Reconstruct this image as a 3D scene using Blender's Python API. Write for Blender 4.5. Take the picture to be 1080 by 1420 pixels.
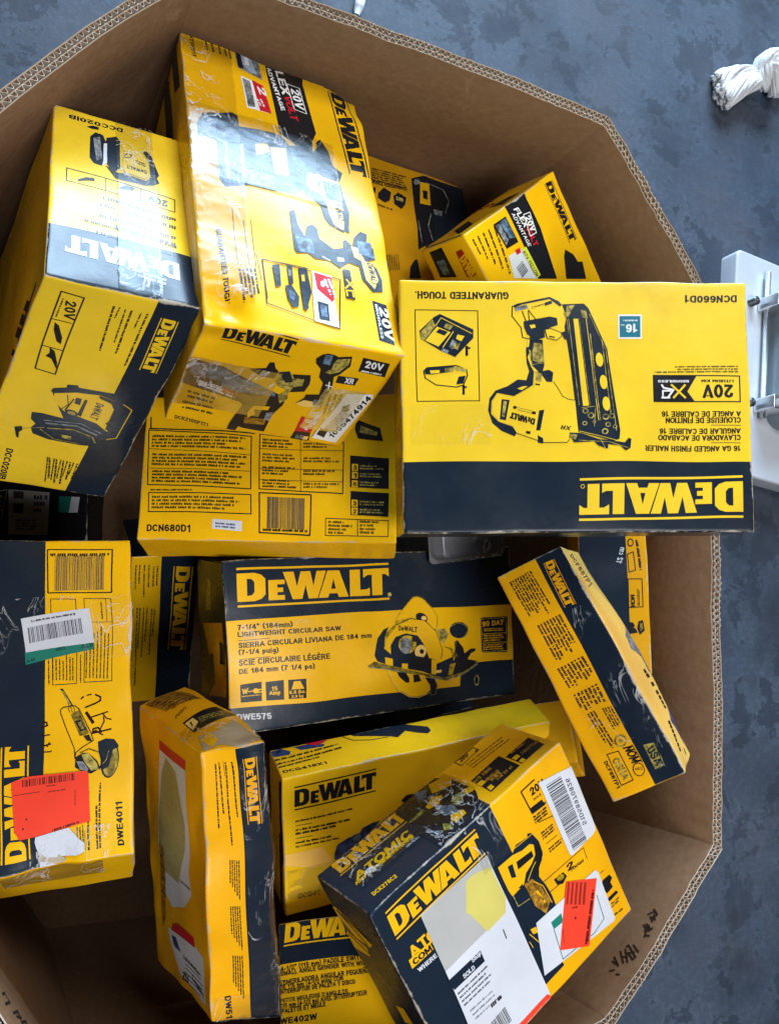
import bpy, bmesh, math, random
from mathutils import Vector, Matrix, noise
from mathutils.geometry import tessellate_polygon
random.seed(7)
scene = bpy.context.scene
for o in list(bpy.data.objects):
    bpy.data.objects.remove(o)
COL = scene.collection

# ------------------------------------------------------------------ camera, light, exposure
CAM_Z = 1.85
cam_data = bpy.data.cameras.new('camera')
cam = bpy.data.objects.new('camera', cam_data)
COL.objects.link(cam)
cam_data.sensor_fit = 'VERTICAL'
cam_data.sensor_height = 36.0
cam_data.lens = 36.0 * 1230.0 / 1420.0
cam_data.clip_start = 0.02
cam_data.clip_end = 200
cam.matrix_world = Matrix(((0.90021, -0.05617, -0.43182, 0), (0.0, 0.99165, -0.12899, 0),
                           (0.43546, 0.11612, 0.89269, CAM_Z), (0, 0, 0, 1)))
scene.camera = cam
vs = scene.view_settings
vs.view_transform = 'Standard'
vs.look = 'None'
vs.gamma = 1.0
vs.use_curve_mapping = False
vs.exposure = 0.0

world = bpy.data.worlds.new('World')
scene.world = world
world.use_nodes = True
bg = world.node_tree.nodes['Background']
bg.inputs[0].default_value = (0.62, 0.74, 0.92, 1)
bg.inputs[1].default_value = 0.022

def area(name, loc, target, sx, sy, energy, col):
    l = bpy.data.lights.new(name, 'AREA')
    l.shape = 'RECTANGLE'
    l.size, l.size_y, l.energy, l.color = sx, sy, energy, col
    o = bpy.data.objects.new(name, l)
    COL.objects.link(o)
    o.location = loc
    o.rotation_euler = (Vector(target) - Vector(loc)).to_track_quat('-Z', 'Y').to_euler()
    return o

# daylight through the open loading door beyond the top of the picture
area('door_daylight', (1.75, 6.2, 2.0), (0.45, 0.1, 0.85), 3.6, 2.4, 1100, (0.55, 0.77, 1.0))
# ceiling strip lamps of the warehouse
area('ceiling_lamp', (0.35, -1.7, 4.9), (0.5, 0.1, 0.8), 2.0, 1.4, 175, (1.0, 0.98, 0.97))
area('ceiling_lamp_over_the_door', (1.05, 2.2, 4.8), (0.5, 0.1, 0.8), 2.0, 1.4, 95, (1.0, 0.98, 0.97))

scene.cycles.max_bounces = 6
scene.cycles.diffuse_bounces = 2
scene.cycles.transparent_max_bounces = 12
scene.cycles.use_denoising = True

BOXES={
 'nailer':{'o':[0.4492,0.4082,0.9499],'M':[[0.92398,0.0386,0.38048],[0.01442,-0.9977,0.06619],[0.38216,-0.05567,-0.92242]],'d':[420.0,301.6,120.0],'warp':[[-1.3,0.1,0.1],[-0.8,0.1,0.0],[1.2,-0.8,-0.1],[0.7,-0.5,-0.1],[0.2,-0.1,-0.0],[0.1,-0.1,-0.0],[-0.2,0.9,0.1],[-0.1,0.5,0.0]],'bands':[('w0','navy',0.0,420.0,217.3,301.6)]},
 'inflator':{'o':[0.0596,0.3494,0.9472],'M':[[0.98967,-0.14262,0.0145],[-0.07756,-0.44761,0.89086],[-0.12057,-0.88278,-0.45405]],'d':[164.2,359.9,293.2],'warp':[[0.1,2.3,-3.1],[4.2,1.5,-6.0],[-7.6,4.2,2.3],[-4.6,2.5,1.4],[-0.1,-3.0,4.0],[-1.2,-3.9,6.2],[0.9,0.1,-1.0],[0.5,0.0,-0.6]],'bands':[('v0','navy',0.0,164.2,0.0,79.9),('w0','navy',114.9,164.2,0.0,359.9)]},
 'drillkit':{'o':[0.2155,0.3188,0.9609],'M':[[0.99877,-0.04903,0.00701],[-0.02427,-0.36118,0.93218],[-0.04317,-0.9312,-0.36193]],'d':[244.8,192.4,460.5],'warp':[[-0.6,0.4,-0.1],[-4.3,-0.7,5.8],[6.2,-3.3,-0.9],[3.7,-2.0,-0.6],[-3.4,0.6,2.5],[3.8,1.0,-5.8],[-1.0,2.5,-3.1],[-0.6,1.5,-1.9]],'bands':[]},
 'nailerspec':{'o':[0.2276,0.33,0.5978],'M':[[0.91303,-0.08251,0.39945],[-0.00532,-0.98165,-0.1906],[0.40785,0.1719,-0.89672]],'d':[350.0,218.5,78.5],'warp':[[-1.3,4.4,1.5],[-0.8,2.7,0.9],[0.8,-1.5,-0.5],[-2.0,0.2,0.1],[-0.4,-4.2,-1.4],[-0.2,-2.5,-0.8],[0.2,1.3,0.4],[0.1,0.8,0.3]],'bands':[]},
 'grinder':{'o':[0.0169,0.1095,0.598],'M':[[0.98947,-0.00427,0.14469],[0.05403,-0.91643,-0.39652],[0.13429,0.40016,-0.90655]],'d':[184.9,410.2,134.6],'warp':[[-4.5,-1.1,1.1],[-2.7,-0.6,0.7],[3.8,5.8,1.9],[2.3,3.5,1.2],[3.9,0.5,-1.2],[2.3,0.3,-0.7],[-2.6,-3.7,-1.2],[-0.7,1.0,0.8]],'bands':[('w0','navy',0.0,84.5,0.0,410.2)]},
 'smalldark':{'o':[0.2565,0.1177,0.3286],'M':[[0.99558,0.09064,0.02466],[0.06469,-0.85193,0.51964],[0.06811,-0.51575,-0.85403]],'d':[112.0,298.4,150.0],'warp':[[-0.3,0.5,-0.1],[-0.2,0.3,-0.1],[1.7,-1.6,-0.0],[1.0,-1.0,-0.0],[0.4,-0.6,0.1],[0.2,-0.3,0.1],[-0.6,0.6,-0.0],[-0.3,0.3,-0.0]],'bands':[('w0','navy',50.1,112.0,0.0,298.4)]},
 'saw':{'o':[0.3265,0.0895,0.646],'M':[[0.99511,0.09314,0.03285],[0.08962,-0.99135,0.09584],[0.0415,-0.09243,-0.99485]],'d':[460.0,239.4,186.9],'warp':[[-1.0,-1.6,0.4],[2.5,0.5,-1.1],[0.5,1.5,-0.2],[0.3,0.9,-0.1],[0.5,2.0,-0.2],[0.3,1.2,-0.1],[-0.6,-1.9,0.3],[-0.4,-1.2,0.2]],'bands':[]},
 'drill511':{'o':[0.2652,-0.1429,0.7988],'M':[[0.97084,0.13996,-0.1946],[0.1781,-0.96454,0.1948],[-0.16044,-0.22378,-0.96134]],'d':[79.6,365.8,203.2],'warp':[[-1.8,0.5,1.3],[1.4,1.9,-1.3],[-3.5,-16.8,5.4],[2.4,7.2,-3.0],[4.7,4.8,-4.2],[-6.7,-9.2,6.5],[3.3,12.7,-4.5],[2.0,7.6,-2.7]],'bands':[('w0','navy',43.5,79.6,0.0,365.8)]},
 'dieg':{'o':[0.4015,-0.1999,0.6936],'M':[[0.98487,0.17091,0.02862],[0.14346,-0.89679,0.41857],[0.09721,-0.40813,-0.90774]],'d':[415.0,230.3,70.8],'warp':[[0.1,-0.1,0.0],[0.2,0.7,-0.3],[-0.2,0.0,0.1],[-0.1,0.0,0.1],[-0.5,-0.1,0.2],[1.8,-0.3,-0.6],[0.0,0.0,0.0],[0.0,0.0,0.0]],'bands':[]},
 'paddle':{'o':[0.4135,-0.3966,0.6492],'M':[[0.82408,-0.0769,0.56122],[0.14862,-0.92668,-0.34521],[0.54662,0.36789,-0.75223]],'d':[250.2,143.7,80.0],'warp':[[-0.7,1.5,0.7],[-0.4,0.9,0.4],[0.0,-1.2,-0.7],[0.0,-0.7,-0.4],[0.8,-0.5,-0.2],[0.5,-0.3,-0.1],[-0.1,0.3,0.2],[-0.1,0.2,0.1]],'bands':[('w0','navy',0.0,250.2,0.0,48.6)]},
 'impact':{'o':[0.6501,0.0632,0.8365],'M':[[0.59151,0.31803,0.74092],[0.45267,-0.89143,0.02125],[0.66724,0.32282,-0.67125]],'d':[97.9,316.9,123.2],'warp':[[0.1,-2.4,-0.7],[0.1,-1.5,-0.4],[0.6,-1.9,-0.4],[0.4,-1.1,-0.2],[-1.2,0.8,-0.1],[-0.5,3.1,0.7],[0.4,2.5,0.9],[0.5,-1.6,-0.3]],'bands':[('w0','navy',58.9,97.9,0.0,316.9)]},
 'atomic':{'o':[0.4029,-0.2986,0.9645],'M':[[0.84889,0.51685,-0.11069],[0.52766,-0.84089,0.12031],[-0.0309,-0.16053,-0.98655]],'d':[305.0,262.7,115.1],'warp':[[-0.1,0.8,-0.2],[0.2,-0.9,0.2],[0.0,0.0,0.0],[0.0,0.0,0.0],[0.0,-1.0,0.3],[-0.1,1.2,-0.3],[-0.0,0.0,0.0],[-0.0,0.0,0.0]],'bands':[('v0','navy',0.0,185.4,0.0,115.1),('w0','navy',0.0,183.6,0.0,241.4)]},
 'flex':{'o':[0.5889,0.5274,0.864],'M':[[0.75861,0.62094,-0.19735],[0.64584,-0.75664,0.10193],[-0.08603,-0.20479,-0.97502]],'d':[220.0,194.4,94.9],'warp':[[0.0,-0.1,0.0],[-0.0,0.1,-0.0],[0.0,0.0,0.0],[0.0,0.0,0.0],[0.1,-0.0,-0.0],[0.0,-0.0,-0.0],[-0.1,-0.0,0.0],[-0.0,-0.0,0.0]],'bands':[]},
 'drillback':{'o':[0.5285,0.7402,0.6569],'M':[[0.9921,0.01385,-0.12472],[-0.0261,-0.94937,-0.31306],[-0.12274,0.31384,-0.94151]],'d':[195.0,320.4,80.0],'warp':[[-1.0,1.0,1.3],[-0.6,0.6,0.8],[0.8,-1.0,-1.1],[0.5,-0.6,-0.7],[1.0,-1.2,-1.4],[0.6,-0.7,-0.8],[-0.8,1.2,1.2],[-0.5,0.7,0.7]],'bands':[]},
 'twelve':{'o':[0.8317,0.1445,0.7809],'M':[[0.89968,-0.00386,0.43653],[0.01201,-0.99936,-0.03359],[0.43639,0.03546,-0.89906]],'d':[100.1,214.9,80.0],'warp':[[-1.6,-0.5,-0.1],[-0.9,-0.3,-0.1],[1.1,-0.1,-0.0],[0.7,-0.1,-0.0],[1.2,0.7,0.1],[0.7,0.4,0.1],[-0.8,-0.0,-0.0],[-0.5,-0.0,-0.0]],'bands':[('w0','navy',0.0,69.8,0.0,214.9)]},
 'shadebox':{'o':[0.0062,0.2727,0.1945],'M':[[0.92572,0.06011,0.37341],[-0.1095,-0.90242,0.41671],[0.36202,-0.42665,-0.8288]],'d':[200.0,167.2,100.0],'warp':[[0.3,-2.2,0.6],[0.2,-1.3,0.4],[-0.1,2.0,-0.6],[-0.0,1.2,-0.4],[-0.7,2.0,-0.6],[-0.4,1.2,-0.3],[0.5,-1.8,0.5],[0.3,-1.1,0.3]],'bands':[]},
 'corner':{'o':[0.7688,-0.1282,0.6506],'M':[[0.71051,-0.18633,0.67857],[0.1899,-0.87776,-0.43987],[0.67758,0.44139,-0.58827]],'d':[110.0,98.2,70.0],'warp':[[-0.8,0.2,-0.1],[-0.5,0.1,-0.1],[0.6,-0.2,0.1],[0.4,-0.1,0.1],[0.8,-0.1,0.2],[0.5,-0.1,0.1],[-0.6,0.1,-0.1],[-0.4,0.0,-0.1]],'bands':[]},
}
ART={
 'nailer':{
  'w0':[
   ('tagline','ink','t',[130.5,14.0,18.7,14.1,130.3,22.5],{'txt':'GUARANTEED TOUGH.','bold':1}),
   ('battery_illustration','ink','l',[18.3,36.5,92.6,36.8,91.5,145.9,18.7,145.5],{'w':1.04,'c':True}),
   ('battery_illustration','navy','p',[22.9,62.0,40.7,45.1,48.0,41.3,86.9,59.5,86.6,70.0,64.4,93.4,46.1,84.8,24.8,71.3],{}),
   ('battery_illustration','ygrey','p',[23.5,64.1,38.6,47.7,42.6,55.6,28.8,73.4,24.8,70.7],{}),
   ('battery_illustration','lemon','p',[44.0,56.6,59.9,63.4,45.1,80.6,29.9,73.4],{}),
   ('battery_illustration','navy','p',[46.6,59.3,56.8,62.8,52.6,67.6,42.4,63.5],{}),
   ('battery_illustration','ygrey','p',[55.0,52.4,63.2,55.5,58.9,60.7,51.8,57.6],{}),
   ('battery_illustration','lemon','p',[68.1,65.9,76.3,67.9,72.1,74.2,65.9,71.1],{}),
   ('battery_illustration','grey','p',[61.8,72.2,66.9,75.3,61.5,84.7,57.5,80.6],{}),
   ('battery_illustration','grey','p',[50.2,82.7,57.4,85.8,55.2,88.9,48.1,86.4],{}),
   ('battery_illustration','ygrey','p',[63.7,77.4,71.0,76.3,67.7,84.7,62.6,82.6],{}),
   ('battery_illustration','lemon','l',[63.0,62.8,50.3,81.6],{'w':1.04}),
   ('battery_illustration','lemon','l',[42.6,55.6,49.0,46.1,84.7,64.7],{'w':0.83}),
   ('battery_illustration','ink','l',[27.1,109.8,31.2,105.7,65.2,103.4,77.5,108.6,78.3,115.9,72.9,127.3,64.7,129.4,41.1,126.4,28.9,118.1],{'w':1.24,'c':True}),
   ('battery_illustration','navy','p',[28.1,108.8,32.3,105.6,63.2,103.4,62.0,110.7,36.2,113.9,29.0,113.5],{}),
   ('battery_illustration','lemon','p',[34.3,109.0,45.6,108.7,45.5,112.2,35.2,112.7],{}),
   ('battery_illustration','ygrey','p',[51.8,106.6,62.1,105.5,62.0,110.7,51.7,111.8],{}),
   ('battery_illustration','navy','p',[68.0,116.9,76.3,115.9,73.0,125.2,64.7,126.3],{}),
   ('battery_illustration','ygrey','p',[64.2,104.5,76.5,107.1,77.4,111.3,64.1,109.7],{}),
   ('battery_illustration','ink','t',[83.0,90.9,76.8,91.3,83.3,79.4],{'txt':'1','bold':1}),
   ('battery_illustration','ink','t',[77.2,137.7,71.7,138.1,77.5,126.7],{'txt':'1','bold':1}),
   ('nailer_illustration','navy','p',[101.3,157.4,103.4,142.8,110.6,133.6,125.4,128.0,137.5,119.9,148.0,120.6,151.6,109.5,149.0,100.3,148.5,83.6,151.6,72.5,154.4,70.6,169.1,71.5,170.2,102.0,168.2,109.4,175.6,107.9,180.7,111.2,178.9,122.7,172.4,122.3,165.3,112.2,157.4,110.4,155.7,126.4,143.6,133.5,132.4,139.9,112.4,136.3,105.7,146.4,104.8,161.1,113.4,170.2,129.7,175.7,135.4,183.0,132.2,187.6,116.8,181.2,106.0,172.1],{}),
   ('nailer_illustration','lemon','p',[112.3,137.6,132.4,141.2,143.6,134.6,157.0,127.9,158.8,113.2,165.3,112.4,171.5,122.7,182.5,123.8,191.4,138.9,206.0,144.3,207.8,181.1,195.4,194.5,167.8,194.3,135.9,184.8,129.7,174.8,114.3,169.9,106.0,159.6,106.6,147.3],{}),
   ('nailer_illustration','ink','l',[180.7,122.7,184.3,127.8,191.3,139.8,198.6,143.4,206.0,144.3],{'w':0.92}),
   ('nailer_illustration','ink','l',[135.4,183.9,166.9,194.5,194.5,194.5,197.3,191.2],{'w':0.92}),
   ('nailer_illustration','lemon','p',[154.1,83.6,150.2,92.9,153.6,103.0,157.4,110.4,162.6,110.4,154.5,102.1],{}),
   ('nailer_illustration','lemon','p',[136.7,130.7,143.8,127.9,149.3,127.9,141.8,132.6],{}),
   ('nailer_illustration','lemon','p',[150.7,70.7,153.5,71.6,152.3,79.9,149.7,80.8],{}),
   ('nailer_illustration','ygrey','p',[158.3,75.2,168.1,76.1,169.7,98.3,162.9,99.3,156.0,96.5,155.8,87.3],{}),
   ('nailer_illustration','ygrey','l',[152.2,83.6,155.4,102.1,162.9,100.2,169.9,99.8],{'w':0.92}),
   ('nailer_illustration','ygrey','p',[159.8,112.2,167.1,113.1,165.6,122.7,159.2,122.4],{}),
   ('nailer_illustration','ink','p',[158.6,124.2,164.1,125.1,164.0,127.0,158.5,126.1],{}),
   ('nailer_illustration','navy','p',[117.7,143.6,127.2,144.5,122.2,168.7,114.9,167.5],{}),
   ('nailer_illustration','navy','p',[162.3,156.4,168.4,155.5,163.0,180.2,158.0,180.2],{}),
   ('nailer_illustration','ygrey','p',[119.8,145.5,124.0,146.4,120.5,164.7,117.2,163.8],{}),
   ('nailer_illustration','navy','p',[159.7,185.7,166.1,189.4,166.3,195.8,160.1,194.9],{}),
   ('nailer_illustration','ink','p',[131.2,151.5,135.8,151.9,134.8,155.2,131.2,154.8],{}),
   ('nailer_illustration','ink','p',[154.0,157.3,158.6,158.2,157.6,161.4,153.0,160.6],{}),
   ('nailer_illustration','ink','l',[136.1,153.3,153.7,157.3],{'w':0.55}),
   ('nailer_illustration','ink','l',[136.1,155.9,153.6,160.1],{'w':0.55}),
   ('nailer_illustration','ink','logo',[157.5,166.5,128.3,158.8,155.8,173.8],{'rules':0}),
   ('nailer_illustration','ink','p',[146.1,180.8,151.6,181.5,150.6,184.8,145.7,183.9],{}),
   ('nailer_illustration','ink','t',[200.5,175.6,188.2,173.8,198.6,180.2],{'txt':'XR','bold':1}),
   ('nailer_illustration','navy','p',[134.2,30.8,139.8,28.0,179.7,19.3,190.7,24.8,194.3,29.5,191.5,31.0,179.7,22.1,146.2,28.9,136.9,32.7],{}),
   ('nailer_illustration','grey','p',[136.9,32.7,151.8,28.8,153.5,33.5,137.7,37.3],{}),
   ('nailer_illustration','ink','l',[134.2,30.8,133.4,42.9,143.7,56.8,145.2,68.8,153.5,70.6,155.5,65.1,146.0,37.2],{'w':1.11}),
   ('nailer_illustration','ink','l',[153.4,35.3,161.5,46.4,161.3,53.9,154.7,57.6,153.4,37.2],{'w':0.93}),
   ('nailer_illustration','navy','p',[147.2,49.3,162.4,46.4,179.1,43.5,187.4,45.3,188.1,53.7,176.9,57.5,163.8,63.2,156.3,68.8,150.9,65.1,147.4,55.8],{}),
   ('nailer_illustration','lemon','p',[153.9,53.9,160.4,53.0,161.2,56.7,155.6,58.0],{}),
   ('nailer_illustration','navy','p',[154.5,65.1,171.3,58.5,172.0,68.7,163.6,71.5,155.3,72.5],{}),
   ('nailer_illustration','lemon','p',[172.2,59.4,178.7,57.9,191.6,63.0,192.4,67.6,185.8,72.3,174.7,69.6],{}),
   ('nailer_illustration','ink','l',[172.2,59.4,178.7,57.9,191.6,63.0,192.4,67.6,185.8,72.3,174.7,69.6],{'w':0.93,'c':True}),
   ('nailer_illustration','ink','p',[177.0,66.8,184.4,68.2,183.6,69.5,177.0,68.6],{}),
   ('nailer_illustration','ink','t',[172.1,27.4,157.2,31.6,172.4,29.6],{'txt':'DeWALT','bold':0}),
   ('nailer_illustration','navy','p',[173.1,26.8,181.5,23.9,182.9,27.3,173.9,30.5],{}),
   ('nailer_illustration','navy','p',[194.3,28.5,220.4,27.4,225.8,33.0,246.7,83.1,247.4,90.6,258.7,181.1,257.5,191.2,249.1,193.9,208.7,182.0,206.0,146.2,201.7,98.2,196.4,55.5,199.5,44.3],{}),
   ('nailer_illustration','ygrey','p',[199.8,30.3,209.2,29.3,201.3,43.4,197.6,44.3],{}),
   ('nailer_illustration','lemon','p',[207.2,46.1,212.8,46.1,222.1,150.8,215.1,151.3],{}),
   ('nailer_illustration','ygrey','p',[216.4,34.9,222.9,36.7,224.5,46.0,218.0,44.2],{}),
   ('nailer_illustration','lemon','l',[222.6,46.0,233.1,168.2],{'w':0.74}),
   ('nailer_illustration','ygrey','l',[226.8,64.7,235.0,168.2],{'w':1.11}),
   ('nailer_illustration','ygrey','l',[201.3,46.2,210.5,149.9],{'w':0.74}),
   ('nailer_illustration','ygrey','l',[195.9,38.8,199.4,48.1,200.8,64.8],{'w':0.56}),
   ('nailer_illustration','ygrey','l',[226.5,40.4,244.8,84.1,254.1,181.1],{'w':0.74}),
   ('nailer_illustration','ygrey','l',[240.5,72.0,248.1,162.7],{'w':0.93}),
   ('nailer_illustration','ygrey','l',[213.9,46.1,223.4,149.8],{'w':0.56}),
   ('nailer_illustration','ygrey','l',[225.7,70.2,231.1,142.4],{'w':0.56}),
   ('nailer_illustration','lemon','p',[241.1,95.6,241.1,98.3,240.7,100.7,239.9,102.7,238.8,104.1,237.4,104.6,236.0,104.4,234.7,103.4,233.5,101.6,232.7,99.3,232.2,96.7,232.2,94.1,232.6,91.7,233.4,89.7,234.5,88.3,235.9,87.7,237.3,88.0,238.6,89.0,239.8,90.8,240.6,93.0],{}),
   ('nailer_illustration','lemon','p',[245.2,122.5,245.2,125.1,244.8,127.5,244.0,129.5,242.8,130.9,241.5,131.5,240.1,131.2,238.7,130.2,237.6,128.4,236.7,126.1,236.3,123.6,236.3,120.9,236.7,118.5,237.5,116.5,238.6,115.2,239.9,114.6,241.4,114.8,242.7,115.9,243.9,117.6,244.7,119.9],{}),
   ('nailer_illustration','lemon','p',[247.4,148.3,247.4,151.0,247.0,153.4,246.2,155.4,245.1,156.7,243.7,157.3,242.3,157.0,241.0,156.0,239.8,154.2,239.0,152.0,238.5,149.4,238.5,146.8,238.9,144.4,239.7,142.4,240.8,141.0,242.2,140.4,243.6,140.7,244.9,141.7,246.1,143.5,246.9,145.8],{}),
   ('nailer_illustration','ygrey','p',[221.4,157.2,221.2,158.2,220.6,159.1,219.8,159.9,218.7,160.4,217.6,160.5,216.5,160.4,215.4,159.9,214.6,159.2,214.1,158.2,214.0,157.2,214.2,156.2,214.7,155.3,215.6,154.5,216.6,154.1,217.8,153.9,218.9,154.1,219.9,154.5,220.7,155.3,221.2,156.2],{}),
   ('nailer_illustration','navy','p',[219.9,157.2,219.8,157.8,219.4,158.4,218.9,158.8,218.3,159.1,217.6,159.2,216.9,159.1,216.3,158.8,215.9,158.4,215.6,157.8,215.5,157.2,215.6,156.6,215.9,156.0,216.4,155.6,217.0,155.3,217.7,155.2,218.4,155.3,219.0,155.6,219.5,156.0,219.8,156.6],{}),
   ('nailer_illustration','ygrey','p',[228.1,162.7,227.9,163.8,227.2,164.9,226.3,165.7,225.2,166.2,223.9,166.4,222.7,166.2,221.5,165.7,220.7,164.9,220.1,163.8,219.9,162.7,220.2,161.6,220.8,160.6,221.7,159.8,222.8,159.3,224.1,159.1,225.4,159.2,226.5,159.8,227.4,160.6,227.9,161.6],{}),
   ('nailer_illustration','navy','p',[226.5,162.7,226.3,163.4,226.0,164.0,225.4,164.5,224.7,164.8,223.9,164.9,223.2,164.8,222.5,164.5,222.0,164.0,221.7,163.4,221.6,162.7,221.7,162.0,222.1,161.4,222.6,160.9,223.3,160.6,224.1,160.5,224.8,160.6,225.5,160.9,226.0,161.4,226.4,162.0],{}),
   ('nailer_illustration','ygrey','p',[219.3,171.9,219.1,172.7,218.7,173.5,218.0,174.1,217.2,174.4,216.3,174.6,215.4,174.4,214.5,174.1,213.9,173.5,213.5,172.7,213.4,171.9,213.6,171.1,214.0,170.4,214.7,169.8,215.5,169.4,216.4,169.3,217.3,169.4,218.1,169.8,218.8,170.4,219.2,171.1],{}),
   ('nailer_illustration','navy','p',[218.1,171.9,218.0,172.4,217.8,172.9,217.4,173.2,216.9,173.5,216.3,173.5,215.8,173.5,215.3,173.2,214.9,172.9,214.6,172.4,214.6,171.9,214.7,171.4,214.9,171.0,215.3,170.6,215.8,170.4,216.4,170.3,216.9,170.4,217.4,170.6,217.8,171.0,218.0,171.4],{}),
   ('nailer_illustration','ygrey','p',[245.7,164.5,245.4,165.6,244.8,166.7,243.9,167.5,242.7,168.0,241.5,168.2,240.2,168.0,239.1,167.5,238.2,166.7,237.7,165.7,237.5,164.5,237.7,163.4,238.3,162.4,239.3,161.6,240.4,161.1,241.7,160.9,242.9,161.1,244.1,161.6,244.9,162.4,245.5,163.4],{}),
   ('nailer_illustration','navy','p',[244.0,164.5,243.9,165.2,243.5,165.8,243.0,166.3,242.3,166.6,241.5,166.8,240.8,166.6,240.1,166.3,239.6,165.8,239.2,165.2,239.1,164.5,239.3,163.8,239.6,163.2,240.2,162.7,240.9,162.4,241.6,162.3,242.4,162.4,243.1,162.7,243.6,163.2,243.9,163.8],{}),
   ('nailer_illustration','ygrey','p',[252.7,163.6,252.5,164.6,252.0,165.5,251.1,166.3,250.1,166.7,248.9,166.9,247.8,166.7,246.8,166.3,246.0,165.5,245.5,164.6,245.3,163.6,245.5,162.6,246.1,161.7,246.9,160.9,248.0,160.4,249.1,160.3,250.3,160.4,251.3,160.9,252.1,161.6,252.6,162.6],{}),
   ('nailer_illustration','navy','p',[251.3,163.6,251.1,164.2,250.8,164.8,250.3,165.2,249.7,165.5,249.0,165.6,248.3,165.5,247.7,165.2,247.2,164.8,246.9,164.2,246.8,163.6,246.9,163.0,247.3,162.4,247.8,162.0,248.4,161.7,249.1,161.6,249.8,161.7,250.4,162.0,250.9,162.4,251.2,163.0],{}),
   ('nailer_illustration','ygrey','p',[247.4,173.7,247.2,174.6,246.7,175.5,246.0,176.1,245.0,176.5,244.0,176.7,243.0,176.6,242.1,176.1,241.3,175.5,240.9,174.6,240.8,173.7,240.9,172.8,241.4,172.0,242.2,171.3,243.1,170.9,244.2,170.7,245.2,170.9,246.1,171.3,246.8,172.0,247.3,172.8],{}),
   ('nailer_illustration','navy','p',[246.1,173.7,246.0,174.3,245.7,174.8,245.2,175.2,244.7,175.4,244.0,175.5,243.4,175.5,242.9,175.2,242.4,174.8,242.2,174.3,242.1,173.7,242.2,173.2,242.5,172.7,243.0,172.2,243.5,172.0,244.1,171.9,244.8,172.0,245.3,172.2,245.7,172.6,246.0,173.2],{}),
   ('nailer_illustration','ygrey','p',[255.0,176.5,254.8,177.2,254.4,177.8,253.8,178.3,253.1,178.7,252.3,178.8,251.5,178.7,250.8,178.3,250.2,177.8,249.9,177.2,249.8,176.5,249.9,175.8,250.3,175.1,250.9,174.6,251.6,174.3,252.4,174.1,253.2,174.3,253.9,174.6,254.5,175.1,254.9,175.7],{}),
   ('nailer_illustration','navy','p',[253.9,176.5,253.8,176.9,253.6,177.3,253.2,177.6,252.8,177.8,252.3,177.9,251.8,177.8,251.4,177.6,251.1,177.3,250.9,176.9,250.8,176.5,250.9,176.0,251.1,175.6,251.5,175.3,251.9,175.1,252.4,175.1,252.9,175.1,253.3,175.3,253.7,175.6,253.9,176.0],{}),
   ('nailer_illustration','ygrey','p',[229.7,170.1,229.6,170.7,229.3,171.2,228.8,171.7,228.1,172.0,227.5,172.0,226.8,172.0,226.2,171.7,225.7,171.2,225.4,170.7,225.3,170.1,225.4,169.5,225.7,168.9,226.2,168.5,226.9,168.2,227.6,168.1,228.2,168.2,228.9,168.5,229.3,168.9,229.6,169.4],{}),
   ('nailer_illustration','navy','p',[228.8,170.1,228.8,170.4,228.6,170.8,228.3,171.0,227.9,171.2,227.5,171.3,227.1,171.2,226.7,171.0,226.4,170.8,226.2,170.4,226.2,170.1,226.2,169.7,226.4,169.4,226.8,169.1,227.1,168.9,227.5,168.9,228.0,168.9,228.3,169.1,228.6,169.3,228.8,169.7],{}),
   ('nailer_illustration','ygrey','p',[244.2,182.0,244.0,183.1,243.4,184.1,242.5,184.9,241.3,185.4,240.0,185.6,238.8,185.4,237.7,184.9,236.8,184.1,236.2,183.1,236.1,182.0,236.3,180.9,236.9,179.9,237.8,179.1,239.0,178.5,240.2,178.4,241.5,178.5,242.6,179.0,243.5,179.9,244.1,180.9],{}),
   ('nailer_illustration','navy','p',[242.6,182.0,242.4,182.7,242.1,183.3,241.5,183.8,240.8,184.1,240.1,184.2,239.3,184.1,238.7,183.8,238.1,183.3,237.8,182.7,237.7,182.0,237.8,181.3,238.2,180.7,238.8,180.2,239.4,179.9,240.2,179.8,241.0,179.9,241.6,180.2,242.2,180.7,242.5,181.3],{}),
   ('nailer_illustration','ygrey','l',[213.2,153.5,229.9,151.7,227.4,175.6],{'w':0.74}),
   ('nailer_illustration','lemon','l',[209.6,181.1,230.7,186.6,257.4,193.9],{'w':0.55}),
   ('nailer_illustration','navy','p',[197.6,182.9,212.3,183.9,232.5,191.2,263.9,195.7,268.7,190.2,271.4,191.2,270.2,202.2,264.5,205.3,258.2,199.4,243.4,197.6,243.2,203.1,232.2,199.4,226.8,193.9,202.8,194.8],{}),
   ('nailer_illustration','ygrey','p',[197.9,184.4,206.7,185.7,204.7,191.2,197.4,189.4],{}),
   ('nailer_illustration','ygrey','l',[208.4,192.1,245.3,194.8,268.3,202.2],{'w':0.74}),
   ('nailer_illustration','ygrey','l',[234.3,191.2,239.6,201.3],{'w':0.74}),
   ('nailer_illustration','navy','p',[192.5,63.0,197.2,61.1,200.5,74.1,195.1,70.4],{}),
   ('gauge_badge','white','p',[261.1,40.8,289.7,40.6,289.0,70.3,260.5,70.5],{}),
   ('gauge_badge','teal','p',[262.9,42.7,288.0,42.5,287.4,68.4,262.4,68.6],{}),
   ('gauge_badge','white','t',[284.1,52.5,270.0,52.6,283.8,62.6],{'txt':'16','bold':1}),
   ('gauge_badge','white','t',[268.8,52.6,264.1,52.6,268.7,54.9],{'txt':'GA','bold':0}),
   ('gauge_badge','white','g',[284.3,46.8,267.1,46.9,284.2,49.2],{'n':1,'rag':0,'fill':0.55}),
   ('model_lettering','ink','t',[408.3,15.6,343.3,16.1,408.0,24.2],{'txt':'DCN660D1','bold':1}),
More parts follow.
